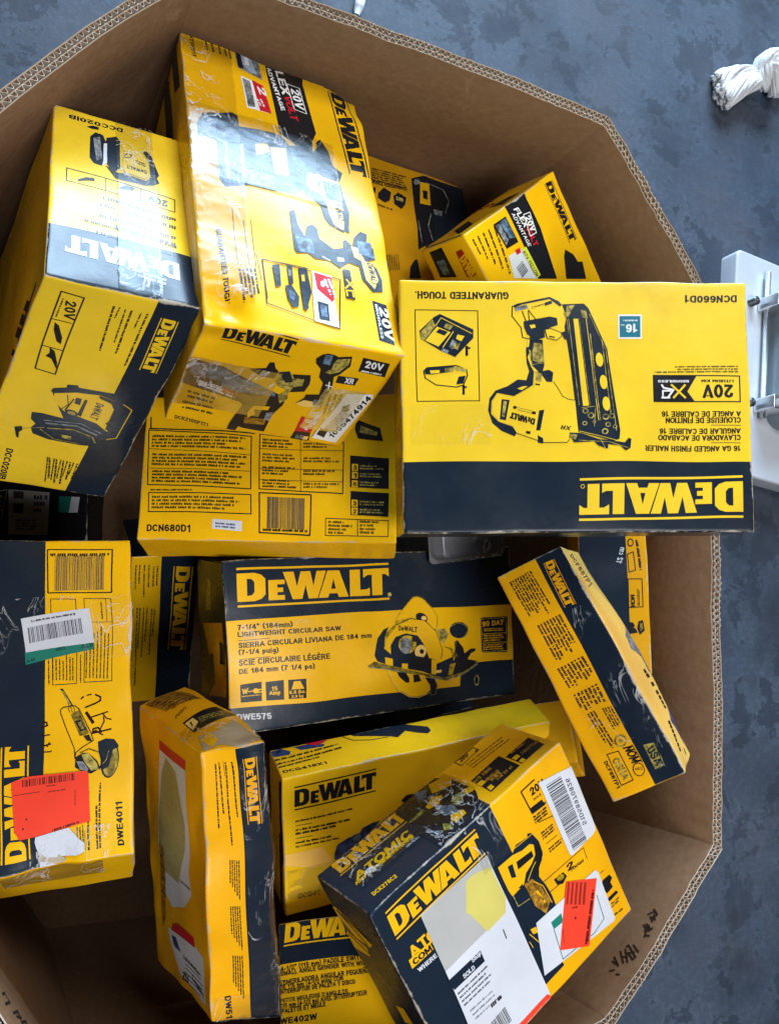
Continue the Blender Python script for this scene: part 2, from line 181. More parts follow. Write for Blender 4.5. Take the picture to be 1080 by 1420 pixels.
   ('voltage_badge','ink','l',[301.8,114.6,407.5,114.2,406.9,145.4,301.3,145.7],{'w':1.41,'c':True}),
   ('voltage_badge','ink','p',[302.3,114.6,354.3,115.1,342.4,133.4,351.0,145.5,301.3,145.7],{}),
   ('voltage_badge','ink','t',[399.2,124.8,361.1,124.9,398.7,140.7],{'txt':'20V','bold':1}),
   ('voltage_badge','ink','t',[372.6,137.3,361.9,137.3,372.5,139.9],{'txt':'MAX','bold':0}),
   ('voltage_badge','ink','t',[399.9,118.9,360.2,119.1,399.8,122.0],{'txt':'LITHIUM ION','bold':1}),
   ('voltage_badge','white','t',[344.7,119.8,306.8,120.0,344.6,122.6],{'txt':'BRUSHLESS','bold':1}),
   ('voltage_badge','white','l',[310.9,141.0,318.0,140.9,325.4,131.6,313.6,129.3,311.4,125.8],{'w':2.12}),
   ('voltage_badge','lemon','l',[339.8,125.7,325.1,140.9],{'w':2.35}),
   ('voltage_badge','lemon','l',[339.3,140.9,323.2,125.7],{'w':2.35}),
   ('voltage_badge','white','l',[320.3,140.9,312.1,141.0,312.3,132.8,321.8,132.8],{'w':1.88}),
   ('product_lettering','ink','g',[406.0,101.3,302.6,103.1,405.7,110.7],{'n':3,'rag':0.4,'fill':0.25}),
   ('product_lettering','ink','t',[407.7,156.6,309.7,157.3,407.4,163.2],{'txt':'A ANGLE DE CALIBRE 16','bold':1}),
   ('product_lettering','ink','t',[407.4,164.1,314.2,164.7,407.2,170.7],{'txt':'CLOUEUSE DE FINITION','bold':1}),
   ('product_lettering','ink','t',[407.0,177.2,306.2,177.8,406.7,183.7],{'txt':'ANGULAR DE CALIBRE 16','bold':1}),
   ('product_lettering','ink','t',[406.7,185.1,304.3,185.7,406.4,191.6],{'txt':'CLAVADORA DE ACABADO','bold':1}),
   ('product_lettering','ink','t',[406.2,198.2,288.4,198.6,406.0,204.7],{'txt':'16 GA ANGLED FINISH NAILER','bold':1}),
   ('product_lettering','ink','l',[370.2,173.5,407.1,173.9],{'w':0.71}),
   ('product_lettering','ink','l',[369.5,194.4,406.3,194.9],{'w':0.71}),
   ('brand_lettering','lemon','logo',[407.3,233.9,208.9,237.4,405.8,284.3],{'rules':1}),
   ('brand_lettering','lemon','p',[214.7,247.0,214.6,247.8,214.2,248.5,213.6,249.0,212.9,249.4,212.1,249.5,211.3,249.4,210.6,249.0,210.0,248.5,209.7,247.8,209.6,247.0,209.7,246.2,210.1,245.5,210.7,245.0,211.4,244.6,212.2,244.5,213.0,244.6,213.7,245.0,214.3,245.5,214.6,246.2],{}),
   ('brand_lettering','navy','p',[214.0,247.0,213.9,247.6,213.6,248.1,213.2,248.5,212.7,248.7,212.1,248.8,211.5,248.7,211.0,248.5,210.6,248.1,210.4,247.6,210.3,247.0,210.4,246.4,210.7,245.9,211.1,245.5,211.6,245.3,212.2,245.2,212.8,245.3,213.3,245.5,213.7,245.9,213.9,246.4],{}),
  ],
 },
 'inflator':{
  'v0':[
   ('brand_lettering','paper','logo',[139.4,61.3,19.1,67.6,139.0,34.6],{'rules':0}),
   ('brand_lettering','paper','g',[121.5,22.0,78.0,28.5,123.3,33.1],{'n':2,'rag':0.35,'fill':0.5}),
   ('model_lettering','ink','t',[81.7,281.4,17.7,280.6,81.5,273.3],{'txt':'DCC020IB','bold':1}),
   ('voltage_badge','ink','l',[17.0,178.2,141.0,171.6,139.7,149.4,17.4,155.9],{'w':1.16,'c':True}),
   ('voltage_badge','ink','l',[58.9,175.9,58.3,153.0],{'w':0.86}),
   ('voltage_badge','ink','l',[99.6,174.7,98.4,151.8],{'w':0.88}),
   ('voltage_badge','ink','t',[131.6,165.1,107.3,166.4,131.1,154.6],{'txt':'20V','bold':1}),
   ('voltage_badge','ink','p',[28.8,161.8,37.2,168.9,45.8,170.9,46.9,166.2,37.3,163.1,28.8,158.5],{}),
   ('voltage_badge','ink','p',[71.9,163.1,81.0,172.1,92.2,171.6,89.8,166.1,80.8,163.4],{}),
   ('product_lettering','ink','g',[140.2,139.4,45.8,143.8,139.8,132.5],{'n':1,'rag':0.25,'fill':0.45}),
   ('product_lettering','ink','g',[139.4,125.7,45.8,130.5,139.0,118.9],{'n':1,'rag':0.25,'fill':0.45}),
   ('product_lettering','ink','g',[138.3,107.2,45.9,112.6,137.9,100.5],{'n':1,'rag':0.25,'fill':0.45}),
   ('product_lettering','ink','g',[137.6,95.6,45.9,101.4,137.2,89.0],{'n':1,'rag':0.25,'fill':0.45}),
   ('product_lettering','ink','g',[136.5,77.6,45.9,84.0,136.2,71.2],{'n':1,'rag':0.25,'fill':0.45}),
   ('product_lettering','ink','g',[138.5,91.0,21.5,98.7,138.2,86.1],{'n':1,'rag':0.35,'fill':0.45}),
   ('inflator_illustration','navy','p',[42.3,248.1,48.0,258.3,57.1,257.1,60.5,245.6,61.7,253.6,73.5,261.1,78.0,253.8,76.6,201.8,69.0,191.4,63.5,196.1,60.2,205.3,54.6,197.5,45.8,198.8,41.4,207.5],{}),
   ('inflator_illustration','paper','p',[58.2,240.8,62.1,242.6,61.3,205.8,54.6,195.7,56.9,207.4],{}),
   ('inflator_illustration','grey','p',[45.7,246.0,53.7,251.7,55.8,210.5,49.1,203.9],{}),
   ('inflator_illustration','ink','p',[59.0,199.4,72.4,191.1,81.4,193.3,106.6,189.9,112.8,199.6,119.0,205.8,123.2,193.2,115.8,186.6,104.0,181.7,70.0,179.6],{}),
   ('inflator_illustration','navy','p',[105.1,245.6,110.0,247.8,115.8,241.0,119.9,224.3,123.9,207.9,117.3,194.3,113.0,203.2,112.8,228.6],{}),
   ('inflator_illustration','lemon','p',[82.4,237.1,104.9,239.9,111.5,224.3,110.5,200.4,105.6,193.0,81.5,196.1,79.4,206.7],{}),
   ('inflator_illustration','ink','t',[108.5,209.2,84.1,210.5,108.3,203.0],{'txt':'DeWALT','bold':1}),
   ('inflator_illustration','ink','g',[107.8,222.8,93.8,225.7,107.6,215.3],{'n':2,'rag':0.35,'fill':0.8}),
   ('inflator_illustration','ink','p',[92.0,230.4,91.7,228.9,91.0,227.4,89.8,225.9,88.3,224.6,86.7,223.7,85.1,223.2,83.7,223.1,82.6,223.6,81.9,224.5,81.7,225.8,81.9,227.3,82.7,228.8,83.9,230.3,85.3,231.6,86.9,232.6,88.5,233.1,90.0,233.1,91.1,232.6,91.8,231.7],{}),
   ('inflator_illustration','lemon','p',[90.4,229.7,90.2,228.7,89.7,227.6,88.9,226.6,87.9,225.8,86.8,225.1,85.7,224.8,84.7,224.8,83.9,225.1,83.5,225.7,83.3,226.5,83.5,227.5,84.0,228.5,84.8,229.6,85.8,230.4,86.9,231.1,88.0,231.4,89.0,231.4,89.7,231.1,90.2,230.5],{}),
   ('inflator_illustration','ink','p',[37.7,265.4,45.7,270.5,52.6,270.0,51.4,264.5,43.4,263.7],{}),
  ],
  'w0':[
   ('voltage_badge','ink','l',[20.3,16.6,43.2,18.5,46.8,139.7,25.0,137.2],{'w':1.66,'c':True}),
   ('voltage_badge','ink','l',[22.0,56.7,42.1,57.2],{'w':1.16}),
   ('voltage_badge','ink','l',[23.9,98.3,45.9,99.7],{'w':1.21}),
   ('voltage_badge','ink','t',[27.4,27.1,32.7,53.3,38.3,26.4],{'txt':'20V','bold':1}),
   ('voltage_badge','ink','g',[23.7,25.4,24.4,52.9,25.8,26.2],{'n':1,'rag':0,'fill':0.7}),
   ('voltage_badge','ink','p',[26.4,60.4,31.7,64.1,39.6,80.1,40.9,90.7,35.7,87.6,28.4,71.3],{}),
   ('voltage_badge','ink','p',[31.6,98.4,37.7,102.9,44.4,120.4,46.3,131.5,37.2,116.0,30.5,113.3,33.4,107.5],{}),
   ('product_lettering','ink','g',[108.0,22.1,110.0,105.1,111.0,21.1],{'n':1,'rag':0,'fill':0.85}),
   ('product_lettering','ink','g',[101.7,22.5,102.1,45.7,103.9,21.8],{'n':1,'rag':0,'fill':0.85}),
   ('product_lettering','ink','g',[91.0,22.0,95.4,88.1,94.0,21.1],{'n':1,'rag':0,'fill':0.85}),
   ('product_lettering','ink','g',[85.0,21.8,89.3,72.4,87.2,21.1],{'n':1,'rag':0,'fill':0.85}),
   ('product_lettering','ink','g',[78.7,20.9,78.7,37.1,80.9,20.2],{'n':1,'rag':0,'fill':0.85}),
   ('product_lettering','ink','g',[72.2,20.9,78.8,88.4,75.1,19.9],{'n':1,'rag':0,'fill':0.85}),
   ('product_lettering','ink','g',[111.1,294.9,113.7,328.8,114.2,295.3],{'n':1,'rag':0,'fill':0.9}),
   ('product_lettering','ink','g',[106.9,294.1,108.1,321.7,109.4,294.6],{'n':1,'rag':0,'fill':0.8}),
   ('product_lettering','ink','g',[102.6,294.1,107.7,332.8,105.7,294.4],{'n':1,'rag':0,'fill':0.9}),
   ('product_lettering','ink','g',[98.9,293.1,102.5,326.9,101.3,293.6],{'n':1,'rag':0,'fill':0.8}),
   ('product_lettering','ink','g',[94.2,293.3,103.3,343.0,97.2,293.6],{'n':1,'rag':0,'fill':0.9}),
   ('product_lettering','ink','g',[91.0,292.1,96.9,332.1,93.4,292.7],{'n':1,'rag':0,'fill':0.8}),
   ('product_lettering','ink','g',[85.9,292.4,96.3,342.9,88.9,292.8],{'n':1,'rag':0,'fill':0.9}),
   ('product_lettering','ink','g',[83.1,291.2,91.3,337.3,85.5,291.7],{'n':1,'rag':0,'fill':0.8}),
   ('product_lettering','ink','g',[77.6,291.6,87.4,334.5,80.6,291.9],{'n':1,'rag':0,'fill':0.9}),
   ('product_lettering','ink','g',[75.3,290.2,85.7,342.6,77.6,290.8],{'n':1,'rag':0,'fill':0.8}),
   ('model_lettering','ink','t',[29.5,286.7,35.1,353.0,37.3,288.3],{'txt':'DCC020IB','bold':1}),
   ('brand_lettering','lemon2','logo',[124.9,23.5,127.7,106.5,145.1,24.3],{'rules':1}),
   ('inflator_illustration','navy','p',[49.1,168.5,50.3,162.8,63.4,157.0,63.0,151.9,73.9,149.6,76.0,153.1,99.5,153.0,117.0,153.1,126.1,157.5,130.8,168.9,143.2,176.2,140.9,232.7,130.9,237.6,121.9,254.4,106.6,256.9,68.7,256.4,49.9,250.3,45.4,240.0,48.6,231.3,41.6,224.0,39.6,211.4,50.7,209.8,74.7,211.8,51.1,169.7],{}),
   ('inflator_illustration','lemon2','l',[130.8,168.9,142.8,176.3,141.4,232.5,131.3,237.5],{'w':1.13}),
   ('inflator_illustration','lemon2','p',[54.0,170.5,76.3,161.9,101.4,159.6,121.0,166.3,126.1,179.4,127.7,222.8,111.6,210.1,71.1,197.9,55.4,182.6],{}),
   ('inflator_illustration','ink','p',[100.4,159.9,121.0,166.3,126.7,179.3,128.2,220.7,124.0,218.0,123.0,180.4,116.9,171.1,101.9,164.8],{}),
   ('inflator_illustration','grey','l',[55.7,221.4,95.2,215.1,120.9,226.8],{'w':1.4}),
   ('inflator_illustration','grey','l',[59.0,226.1,92.3,220.6,117.7,231.6],{'w':2.53}),
   ('inflator_illustration','ygrey','l',[63.2,234.5,90.0,228.2,114.6,236.5,119.8,246.9],{'w':1.71}),
   ('inflator_illustration','ygrey','l',[55.7,238.7,74.3,252.7,105.6,253.2],{'w':1.14}),
   ('inflator_illustration','ygrey','p',[80.1,241.0,91.3,241.5,92.2,249.2,81.5,246.5],{}),
   ('inflator_illustration','ink','t',[100.8,172.4,101.5,201.8,110.3,175.0],{'txt':'DeWALT','bold':1}),
   ('inflator_illustration','ink','p',[87.4,171.0,90.8,171.8,91.8,202.8,86.9,200.6],{}),
   ('inflator_illustration','ink','p',[77.6,170.4,84.1,170.9,85.2,182.6,78.3,181.0],{}),
   ('inflator_illustration','ink','p',[87.8,200.3,87.6,202.0,86.6,203.3,85.1,204.2,83.1,204.6,80.8,204.4,78.5,203.7,76.3,202.5,74.6,200.9,73.4,199.1,72.9,197.3,73.2,195.7,74.1,194.4,75.6,193.5,77.6,193.1,79.9,193.3,82.2,194.0,84.3,195.2,86.1,196.8,87.3,198.5],{}),
   ('inflator_illustration','ygrey','p',[85.1,199.8,85.0,200.8,84.4,201.6,83.4,202.2,82.1,202.4,80.6,202.3,79.1,201.8,77.7,201.1,76.6,200.1,75.9,199.0,75.5,197.9,75.7,196.8,76.3,196.0,77.3,195.5,78.6,195.2,80.0,195.4,81.5,195.8,82.9,196.6,84.0,197.6,84.8,198.7],{}),
   ('inflator_illustration','ink','p',[75.1,173.0,76.8,173.1,73.0,197.3,71.4,195.2],{}),
   ('inflator_illustration','ink','p',[120.9,207.4,126.1,198.2,125.6,211.7],{}),
   ('inflator_illustration','ink','l',[67.4,168.2,72.8,184.5,66.7,197.4],{'w':1.07}),
   ('inflator_illustration','ygrey','l',[37.7,243.5,58.8,233.9],{'w':0.83}),
   ('inflator_illustration','ink','p',[28.3,243.4,35.7,239.2,37.9,246.2,35.2,251.0,37.4,262.1,34.4,261.1,31.1,251.1],{}),
  ],
  'u0':[
   ('side_lettering','ink','l',[23.8,37.8,-21.8,163.3],{'w':7.57}),
   ('side_lettering','ink','g',[8.5,49.3,-18.6,148.0,38.2,74.1],{'n':1,'rag':0.35,'fill':0.6}),
  ],
 },
 'drillkit':{
  'v0':[
   ('flex_badge','ink','p',[108.7,476.2,166.4,474.5,161.8,446.0,169.0,350.5,160.4,329.3,158.5,307.4,136.7,310.4,116.7,322.3],{}),
   ('flex_badge','white','t',[121.2,469.3,129.3,406.1,132.6,472.9],{'txt':'FLEX','bold':1}),
   ('flex_badge','red','t',[129.3,406.1,135.5,358.6,139.8,407.9],{'txt':'VOLT','bold':1}),
   ('flex_badge','white','t',[111.0,453.0,122.9,371.1,116.9,456.2],{'txt':'ADVANTAGE','bold':1}),
   ('flex_badge','white','l',[138.2,433.4,155.7,433.5,160.0,383.6,142.7,383.9],{'w':1.27,'c':True}),
   ('flex_badge','white','t',[142.3,426.4,144.6,387.1,155.2,428.6],{'txt':'20V','bold':1}),
   ('photo_badge','grey','p',[66.4,473.5,99.5,469.5,103.0,421.4,70.5,428.3],{}),
   ('photo_badge','sky','p',[75.3,471.8,87.2,469.5,96.1,428.8,87.0,428.4,75.9,440.3],{}),
   ('photo_badge','ink','p',[66.9,472.4,73.8,471.8,78.1,430.3,71.4,428.9],{}),
   ('photo_badge','white','p',[79.3,464.9,85.3,463.7,86.5,441.6,80.4,440.5],{}),
   ('bonus_badge','white','p',[72.3,413.9,102.0,409.7,108.5,357.3,76.0,355.5],{}),
   ('bonus_badge','red','p',[87.2,413.0,102.0,409.7,108.5,357.3,93.0,357.4],{}),
   ('bonus_badge','grey','p',[74.1,410.4,83.9,409.0,87.3,361.0,77.7,358.4],{}),
   ('bonus_badge','white','t',[92.5,404.7,95.7,388.9,103.2,405.9],{'txt':'2','bold':1}),
   ('bonus_badge','white','g',[85.5,375.1,90.1,358.1,98.0,381.4],{'n':3,'rag':0.35,'fill':0.7}),
   ('brand_lettering','ink','logo',[198.5,454.0,209.5,294.4,230.5,460.1],{'rules':1}),
   ('product_lettering','ink','t',[10.4,469.1,13.2,419.7,15.0,470.1],{'txt':'DCK2100P1T','bold':1}),
   ('product_lettering','ink','g',[28.0,473.7,31.2,442.0,30.9,474.1],{'n':1,'rag':0,'fill':0.8}),
   ('product_lettering','ink','g',[35.3,474.4,38.4,441.7,38.3,474.8],{'n':1,'rag':0,'fill':0.8}),
   ('product_lettering','ink','g',[44.2,476.1,47.2,442.2,47.2,476.5],{'n':1,'rag':0,'fill':0.8}),
   ('product_lettering','ink','g',[51.7,476.8,54.6,441.8,54.7,477.2],{'n':1,'rag':0,'fill':0.8}),
   ('product_lettering','ink','g',[57.6,476.6,60.4,440.6,60.6,477.0],{'n':1,'rag':0,'fill':0.8}),
   ('hammer_drill_illustration','navy','p',[11.0,303.8,18.6,321.5,39.2,329.6,55.6,337.4,62.2,334.0,63.0,314.9,83.9,318.0,109.9,320.0,119.2,317.6,127.5,304.8,146.7,303.3,160.6,296.0,168.6,279.7,146.7,257.9,139.5,236.2,128.6,222.8,95.5,216.5,68.3,215.2,38.8,202.7,33.1,213.6,33.2,276.6,20.4,280.2,10.5,278.9],{}),
   ('hammer_drill_illustration','cobalt','p',[40.0,277.9,74.5,288.2,74.0,229.4,66.3,217.4,41.4,208.0,35.6,217.5],{}),
   ('hammer_drill_illustration','lemon','p',[101.4,291.8,122.0,297.5,120.9,250.8,103.0,246.8],{}),
   ('hammer_drill_illustration','lemon','p',[81.5,289.6,98.5,298.6,100.6,283.5,83.2,269.9],{}),
   ('hammer_drill_illustration','grey','p',[70.4,240.0,97.9,241.7,94.8,220.7,69.7,218.7],{}),
   ('hammer_drill_illustration','paper','p',[43.3,277.8,45.6,278.8,46.4,217.2,42.0,217.0],{}),
   ('hammer_drill_illustration','paper','p',[62.7,283.1,66.2,284.6,66.9,225.1,62.5,224.9],{}),
   ('hammer_drill_illustration','steel','p',[60.6,313.8,76.1,308.0,103.7,304.1,98.2,295.3,64.0,299.4],{}),
   ('hammer_drill_illustration','steel','p',[79.9,271.6,98.8,276.4,97.6,250.9,80.1,246.9],{}),
   ('hammer_drill_illustration','steel','p',[127.2,301.4,145.6,293.0,145.6,270.2,129.1,273.1],{}),
   ('hammer_drill_illustration','steel','p',[18.3,316.6,36.2,318.6,32.3,294.7,14.3,286.7],{}),
   ('hammer_drill_illustration','ink','p',[127.5,304.8,158.6,321.8,159.6,308.9,166.0,321.7,165.7,330.1,173.1,340.2,182.3,322.2,185.6,296.6,198.5,288.7,192.3,269.6,167.4,269.4,154.0,280.1,135.5,288.7],{}),
   ('hammer_drill_illustration','navy','p',[141.6,255.9,164.5,265.0,168.8,260.3,191.9,266.2,195.9,238.6,199.0,214.4,193.4,181.4,180.9,178.8,167.1,184.7,161.1,194.8,158.7,215.4,147.7,223.7,138.4,226.5],{}),
   ('hammer_drill_illustration','ltyel','p',[147.8,267.9,167.0,266.0,167.7,240.7,167.5,228.0,187.2,229.0,192.5,212.0,186.2,182.0,174.1,182.5,169.4,203.8,167.1,224.7,158.8,237.3,149.1,236.7,142.7,243.7],{}),
   ('hammer_drill_illustration','steel','p',[167.7,261.5,190.4,263.9,194.0,233.1,173.2,234.8],{}),
   ('hammer_drill_illustration','ink','p',[174.5,256.1,185.6,255.6,182.8,243.3,174.2,243.1],{}),
   ('hammer_drill_illustration','ink','p',[163.8,255.1,163.5,253.4,163.0,251.8,162.3,250.4,161.5,249.3,160.6,248.7,159.9,248.7,159.3,249.2,158.8,250.1,158.6,251.5,158.7,253.1,159.0,254.8,159.6,256.4,160.3,257.8,161.1,258.9,161.9,259.5,162.6,259.5,163.3,259.0,163.7,258.1,163.9,256.7],{}),
   ('hammer_drill_illustration','ink','t',[178.9,221.2,181.4,192.7,186.8,225.7],{'txt':'DeWALT','bold':1}),
   ('hammer_drill_illustration','navy','l',[190.3,214.4,192.2,181.0],{'w':4.18}),
   ('hammer_drill_illustration','ink','l',[172.1,186.4,185.8,178.9],{'w':2.34}),
   ('impact_driver_illustration','navy','p',[114.6,189.0,120.8,193.3,122.9,169.8,130.2,151.8,134.6,170.8,142.3,176.3,147.7,172.2,149.2,155.0,166.9,144.5,182.1,150.7,182.5,162.7,186.5,165.5,195.2,157.8,199.9,174.4,210.3,187.1,218.9,185.3,216.8,170.8,224.7,164.1,225.8,146.3,214.9,140.0,226.2,131.4,231.2,115.1,229.5,95.6,215.4,91.8,202.9,107.1,200.8,126.9,186.4,128.5,172.8,115.8,159.6,123.4,140.5,120.6,132.0,126.6,117.8,122.3,114.9,127.1],{}),
   ('impact_driver_illustration','steel','p',[117.4,150.6,139.2,148.9,140.2,127.6,120.5,125.9],{}),
   ('impact_driver_illustration','ltyel','p',[192.7,157.0,202.5,157.1,209.8,138.4,219.7,138.4,226.0,113.6,218.6,97.0,208.0,108.5,204.6,136.9,195.3,139.9],{}),
   ('impact_driver_illustration','steel','p',[201.6,168.9,222.1,172.5,225.8,146.3,202.5,148.1],{}),
   ('impact_driver_illustration','ink','p',[133.0,139.7,132.6,137.6,131.8,135.6,130.7,133.9,129.4,132.6,128.0,131.9,126.7,131.8,125.6,132.4,124.8,133.5,124.4,135.1,124.4,137.1,124.9,139.1,125.7,141.1,126.8,142.9,128.1,144.2,129.5,144.9,130.7,145.0,131.8,144.5,132.6,143.3,133.0,141.7],{}),
   ('impact_driver_illustration','paper','l',[150.5,126.5,159.6,123.4],{'w':2.21}),
   ('impact_driver_illustration','paper','p',[170.2,132.3,179.9,133.8,180.4,128.1,170.4,125.2],{}),
   ('impact_driver_illustration','ink','t',[212.1,137.6,215.9,103.5,220.8,137.2],{'txt':'DeWALT','bold':1}),
   ('impact_driver_illustration','ink','l',[132.3,192.3,140.2,178.6],{'w':0.85}),
   ('contents_panel','ink','l',[73.6,101.0,130.4,102.3],{'w':1.04}),
   ('contents_panel','ink','l',[73.6,101.0,75.9,46.4],{'w':1.0}),
   ('contents_panel','ink','l',[73.8,101.6,171.3,97.5,162.4,23.3],{'w':1.2}),
   ('contents_panel','ink','l',[73.8,101.6,74.5,38.6,161.6,23.2],{'w':1.15}),
   ('contents_panel','navy','p',[85.0,95.5,94.1,98.1,93.5,67.2,86.9,64.0],{}),
   ('contents_panel','navy','p',[103.1,99.1,109.5,99.4,109.4,74.4,104.0,71.5],{}),
   ('contents_panel','grey','p',[103.9,94.6,107.7,94.1,108.0,84.9,104.0,83.8],{}),
   ('contents_panel','navy','p',[117.3,100.0,127.9,101.4,131.8,68.0,125.6,48.0,119.7,40.6,117.9,70.5],{}),
   ('contents_panel','yellow','p',[120.1,89.8,124.1,90.9,124.3,81.5,120.3,80.5],{}),
   ('contents_panel','navy','p',[98.6,68.5,106.6,72.2,115.2,57.6,113.6,43.6,105.7,40.2,100.6,50.9],{}),
   ('contents_panel','steel','p',[103.2,63.6,110.5,61.0,108.0,49.7,103.3,53.1],{}),
   ('contents_panel','ink','p',[118.7,43.3,124.7,50.8,126.6,45.2,122.1,39.6],{}),
   ('capacity_badge','white','p',[134.3,100.0,159.4,99.0,161.8,24.7,131.7,27.8],{}),
   ('capacity_badge','red','p',[136.7,98.2,152.5,97.1,157.2,60.4,139.1,74.5],{}),
   ('capacity_badge','red','p',[151.1,96.7,159.1,96.7,159.8,64.2,155.7,59.1],{}),
   ('capacity_badge','white','t',[143.2,86.6,144.8,77.6,150.3,90.1],{'txt':'6','bold':1}),
   ('capacity_badge','white','g',[147.7,91.0,155.1,64.6,157.4,93.7],{'n':2,'rag':0.35,'fill':0.8}),
   ('capacity_badge','navy','p',[137.8,57.2,151.3,55.9,150.8,31.3,137.8,31.3],{}),
   ('capacity_badge','steel','p',[140.5,53.2,148.7,52.2,148.9,36.9,141.1,36.6],{}),
   ('voltage_badge','navy','p',[212.3,78.6,231.5,77.0,232.5,14.6,212.9,17.6],{}),
   ('voltage_badge','white','t',[220.2,71.5,220.9,20.8,232.4,71.3],{'txt':'20V','bold':1}),
   ('voltage_badge','white','t',[214.9,73.4,215.4,21.2,218.6,73.7],{'txt':'BRUSHLESS','bold':0}),
   ('voltage_badge','ink','p',[176.4,115.3,186.2,116.4,188.3,71.5,176.1,71.5],{}),
   ('voltage_badge','yellow','l',[179.8,99.9,188.0,89.1],{'w':2.22}),
   ('voltage_badge','yellow','l',[176.6,86.0,189.6,100.9],{'w':2.22}),
   ('voltage_badge','yellow','l',[177.9,75.2,177.6,83.1,186.0,84.7,186.1,75.7],{'w':2.19}),
   ('tagline','ink','t',[22.1,133.8,26.3,32.6,28.2,135.8],{'txt':'GUARANTEED TOUGH','bold':1}),
   ('side_lettering','ink','l',[44.4,171.5,43.7,86.9],{'w':0.87}),
   ('side_lettering','ink','l',[56.8,156.3,57.3,90.7],{'w':0.88}),
   ('side_lettering','ink','l',[65.8,159.3,65.6,87.0],{'w':0.88}),
   ('side_lettering','ink','l',[67.6,109.1,70.2,70.1],{'w':0.86}),
   ('side_lettering','ink','g',[43.2,80.7,46.5,34.7,65.6,87.0],{'n':5,'rag':0.35,'fill':0.6}),
  ],
  'w0':[
   ('brand_lettering','ink','logo',[24.4,21.9,109.4,32.1,24.9,-7.8],{'rules':1}),
   ('flex_badge','navy','p',[-0.1,77.1,5.4,66.8,41.8,70.0,81.2,86.6,125.9,103.2,133.6,115.9,94.0,126.3,76.6,128.4,1.7,112.9],{}),
   ('flex_badge','steel','p',[3.9,71.6,42.4,72.1,75.8,88.1,55.7,98.1,6.6,93.2],{}),
   ('flex_badge','white','g',[21.1,112.2,75.9,126.2,20.1,100.9],{'n':2,'rag':0.35,'fill':0.6}),
   ('flex_badge','red','t',[52.1,115.6,72.5,119.8,51.3,107.8],{'txt':'VOLT','bold':1}),
   ('flex_badge','white','t',[22.4,111.9,50.6,115.5,21.7,102.7],{'txt':'FLEX','bold':1}),
   ('product_lettering','ink','g',[12.6,128.8,48.4,133.6,12.3,123.2],{'n':1,'rag':0.1,'fill':0.7}),
   ('product_lettering','ink','g',[14.8,137.9,51.0,142.7,14.5,132.1],{'n':1,'rag':0.1,'fill':0.7}),
   ('product_lettering','ink','g',[12.2,150.8,54.3,154.4,12.0,145.0],{'n':1,'rag':0.1,'fill':0.7}),
   ('product_lettering','ink','g',[15.1,162.5,57.7,166.2,14.8,156.6],{'n':1,'rag':0.1,'fill':0.7}),
   ('product_lettering','ink','t',[11.4,186.6,56.1,191.3,10.3,179.2],{'txt':'DCK2100P1T1','bold':1}),
   ('hammer_drill_illustration','ink','p',[71.0,64.0,89.4,57.3,90.3,46.5,95.5,45.1,100.0,54.5,104.9,58.5,104.2,73.3,88.0,73.9],{}),
   ('hammer_drill_illustration','ygrey','p',[107.1,78.0,105.0,62.1,116.7,55.4,123.5,60.9,144.2,55.4,148.2,65.4,144.8,85.0,124.7,90.3,113.4,85.7],{}),
   ('hammer_drill_illustration','navy','p',[104.4,60.5,117.8,55.1,127.9,72.6,119.7,76.6],{}),
   ('hammer_drill_illustration','ink','p',[122.9,59.2,144.2,55.4,148.7,70.9,147.8,86.2,130.5,92.6,131.7,82.8,141.5,76.5,139.1,64.1,126.4,65.6],{}),
   ('hammer_drill_illustration','steel','p',[41.4,86.5,75.2,84.7,112.7,97.2,124.7,117.4,78.6,110.1,49.4,106.5],{}),
   ('hammer_drill_illustration','ink','p',[69.8,108.6,106.2,106.6,129.9,104.3,132.9,119.2,127.0,144.9,129.8,182.2,101.2,181.1,92.9,179.0,91.3,190.1,79.6,188.9,80.1,173.9,83.2,132.3,73.1,123.2],{}),
   ('hammer_drill_illustration','yellow','p',[97.2,130.5,118.2,127.0,118.5,135.0,99.6,137.9],{}),
   ('hammer_drill_illustration','yellow','p',[94.6,145.3,97.2,130.5,105.0,146.6,98.3,156.6],{}),
   ('hammer_drill_illustration','grey','p',[118.1,141.1,126.7,136.9,128.7,156.9,120.4,154.9],{}),
   ('hammer_drill_illustration','brownp','p',[94.3,155.6,122.7,154.3,124.4,166.5,97.4,169.3],{}),
   ('hammer_drill_illustration','ygrey','p',[119.6,103.1,127.9,85.7,133.5,107.2,127.0,116.8],{}),
   ('impact_driver_illustration','ink','p',[139.8,26.4,144.7,18.2,150.5,14.9,160.4,15.8,165.0,18.1,181.3,13.9,186.2,30.2,178.5,46.6,173.3,51.6,178.2,68.9,178.3,84.1,177.8,91.9,181.4,112.7,158.9,114.5,146.4,111.7,152.6,98.4,152.1,90.8,168.0,86.7,164.1,65.0,155.5,56.2,152.3,42.5,143.0,34.3],{}),
   ('impact_driver_illustration','steel','p',[147.9,17.3,157.2,16.6,160.6,33.3,150.5,32.3],{}),
   ('impact_driver_illustration','ygrey','p',[163.6,28.9,165.2,21.5,180.5,17.6,182.5,27.6,176.4,41.7,166.7,47.8,158.7,46.3,164.8,37.5],{}),
   ('impact_driver_illustration','ltyel','p',[146.4,111.7,154.0,101.9,169.2,101.9,180.6,110.9,159.3,115.6],{}),
   ('impact_driver_illustration','grey','p',[165.9,96.9,173.5,96.9,176.3,110.0,167.9,108.2],{}),
   ('impact_driver_illustration','white','l',[168.8,67.5,178.2,68.9],{'w':1.76}),
   ('impact_driver_illustration','white','l',[171.2,61.3,175.4,75.3],{'w':1.76}),
   ('impact_driver_illustration','ink','p',[178.1,48.5,205.9,48.8,205.6,61.9,179.8,61.0],{}),
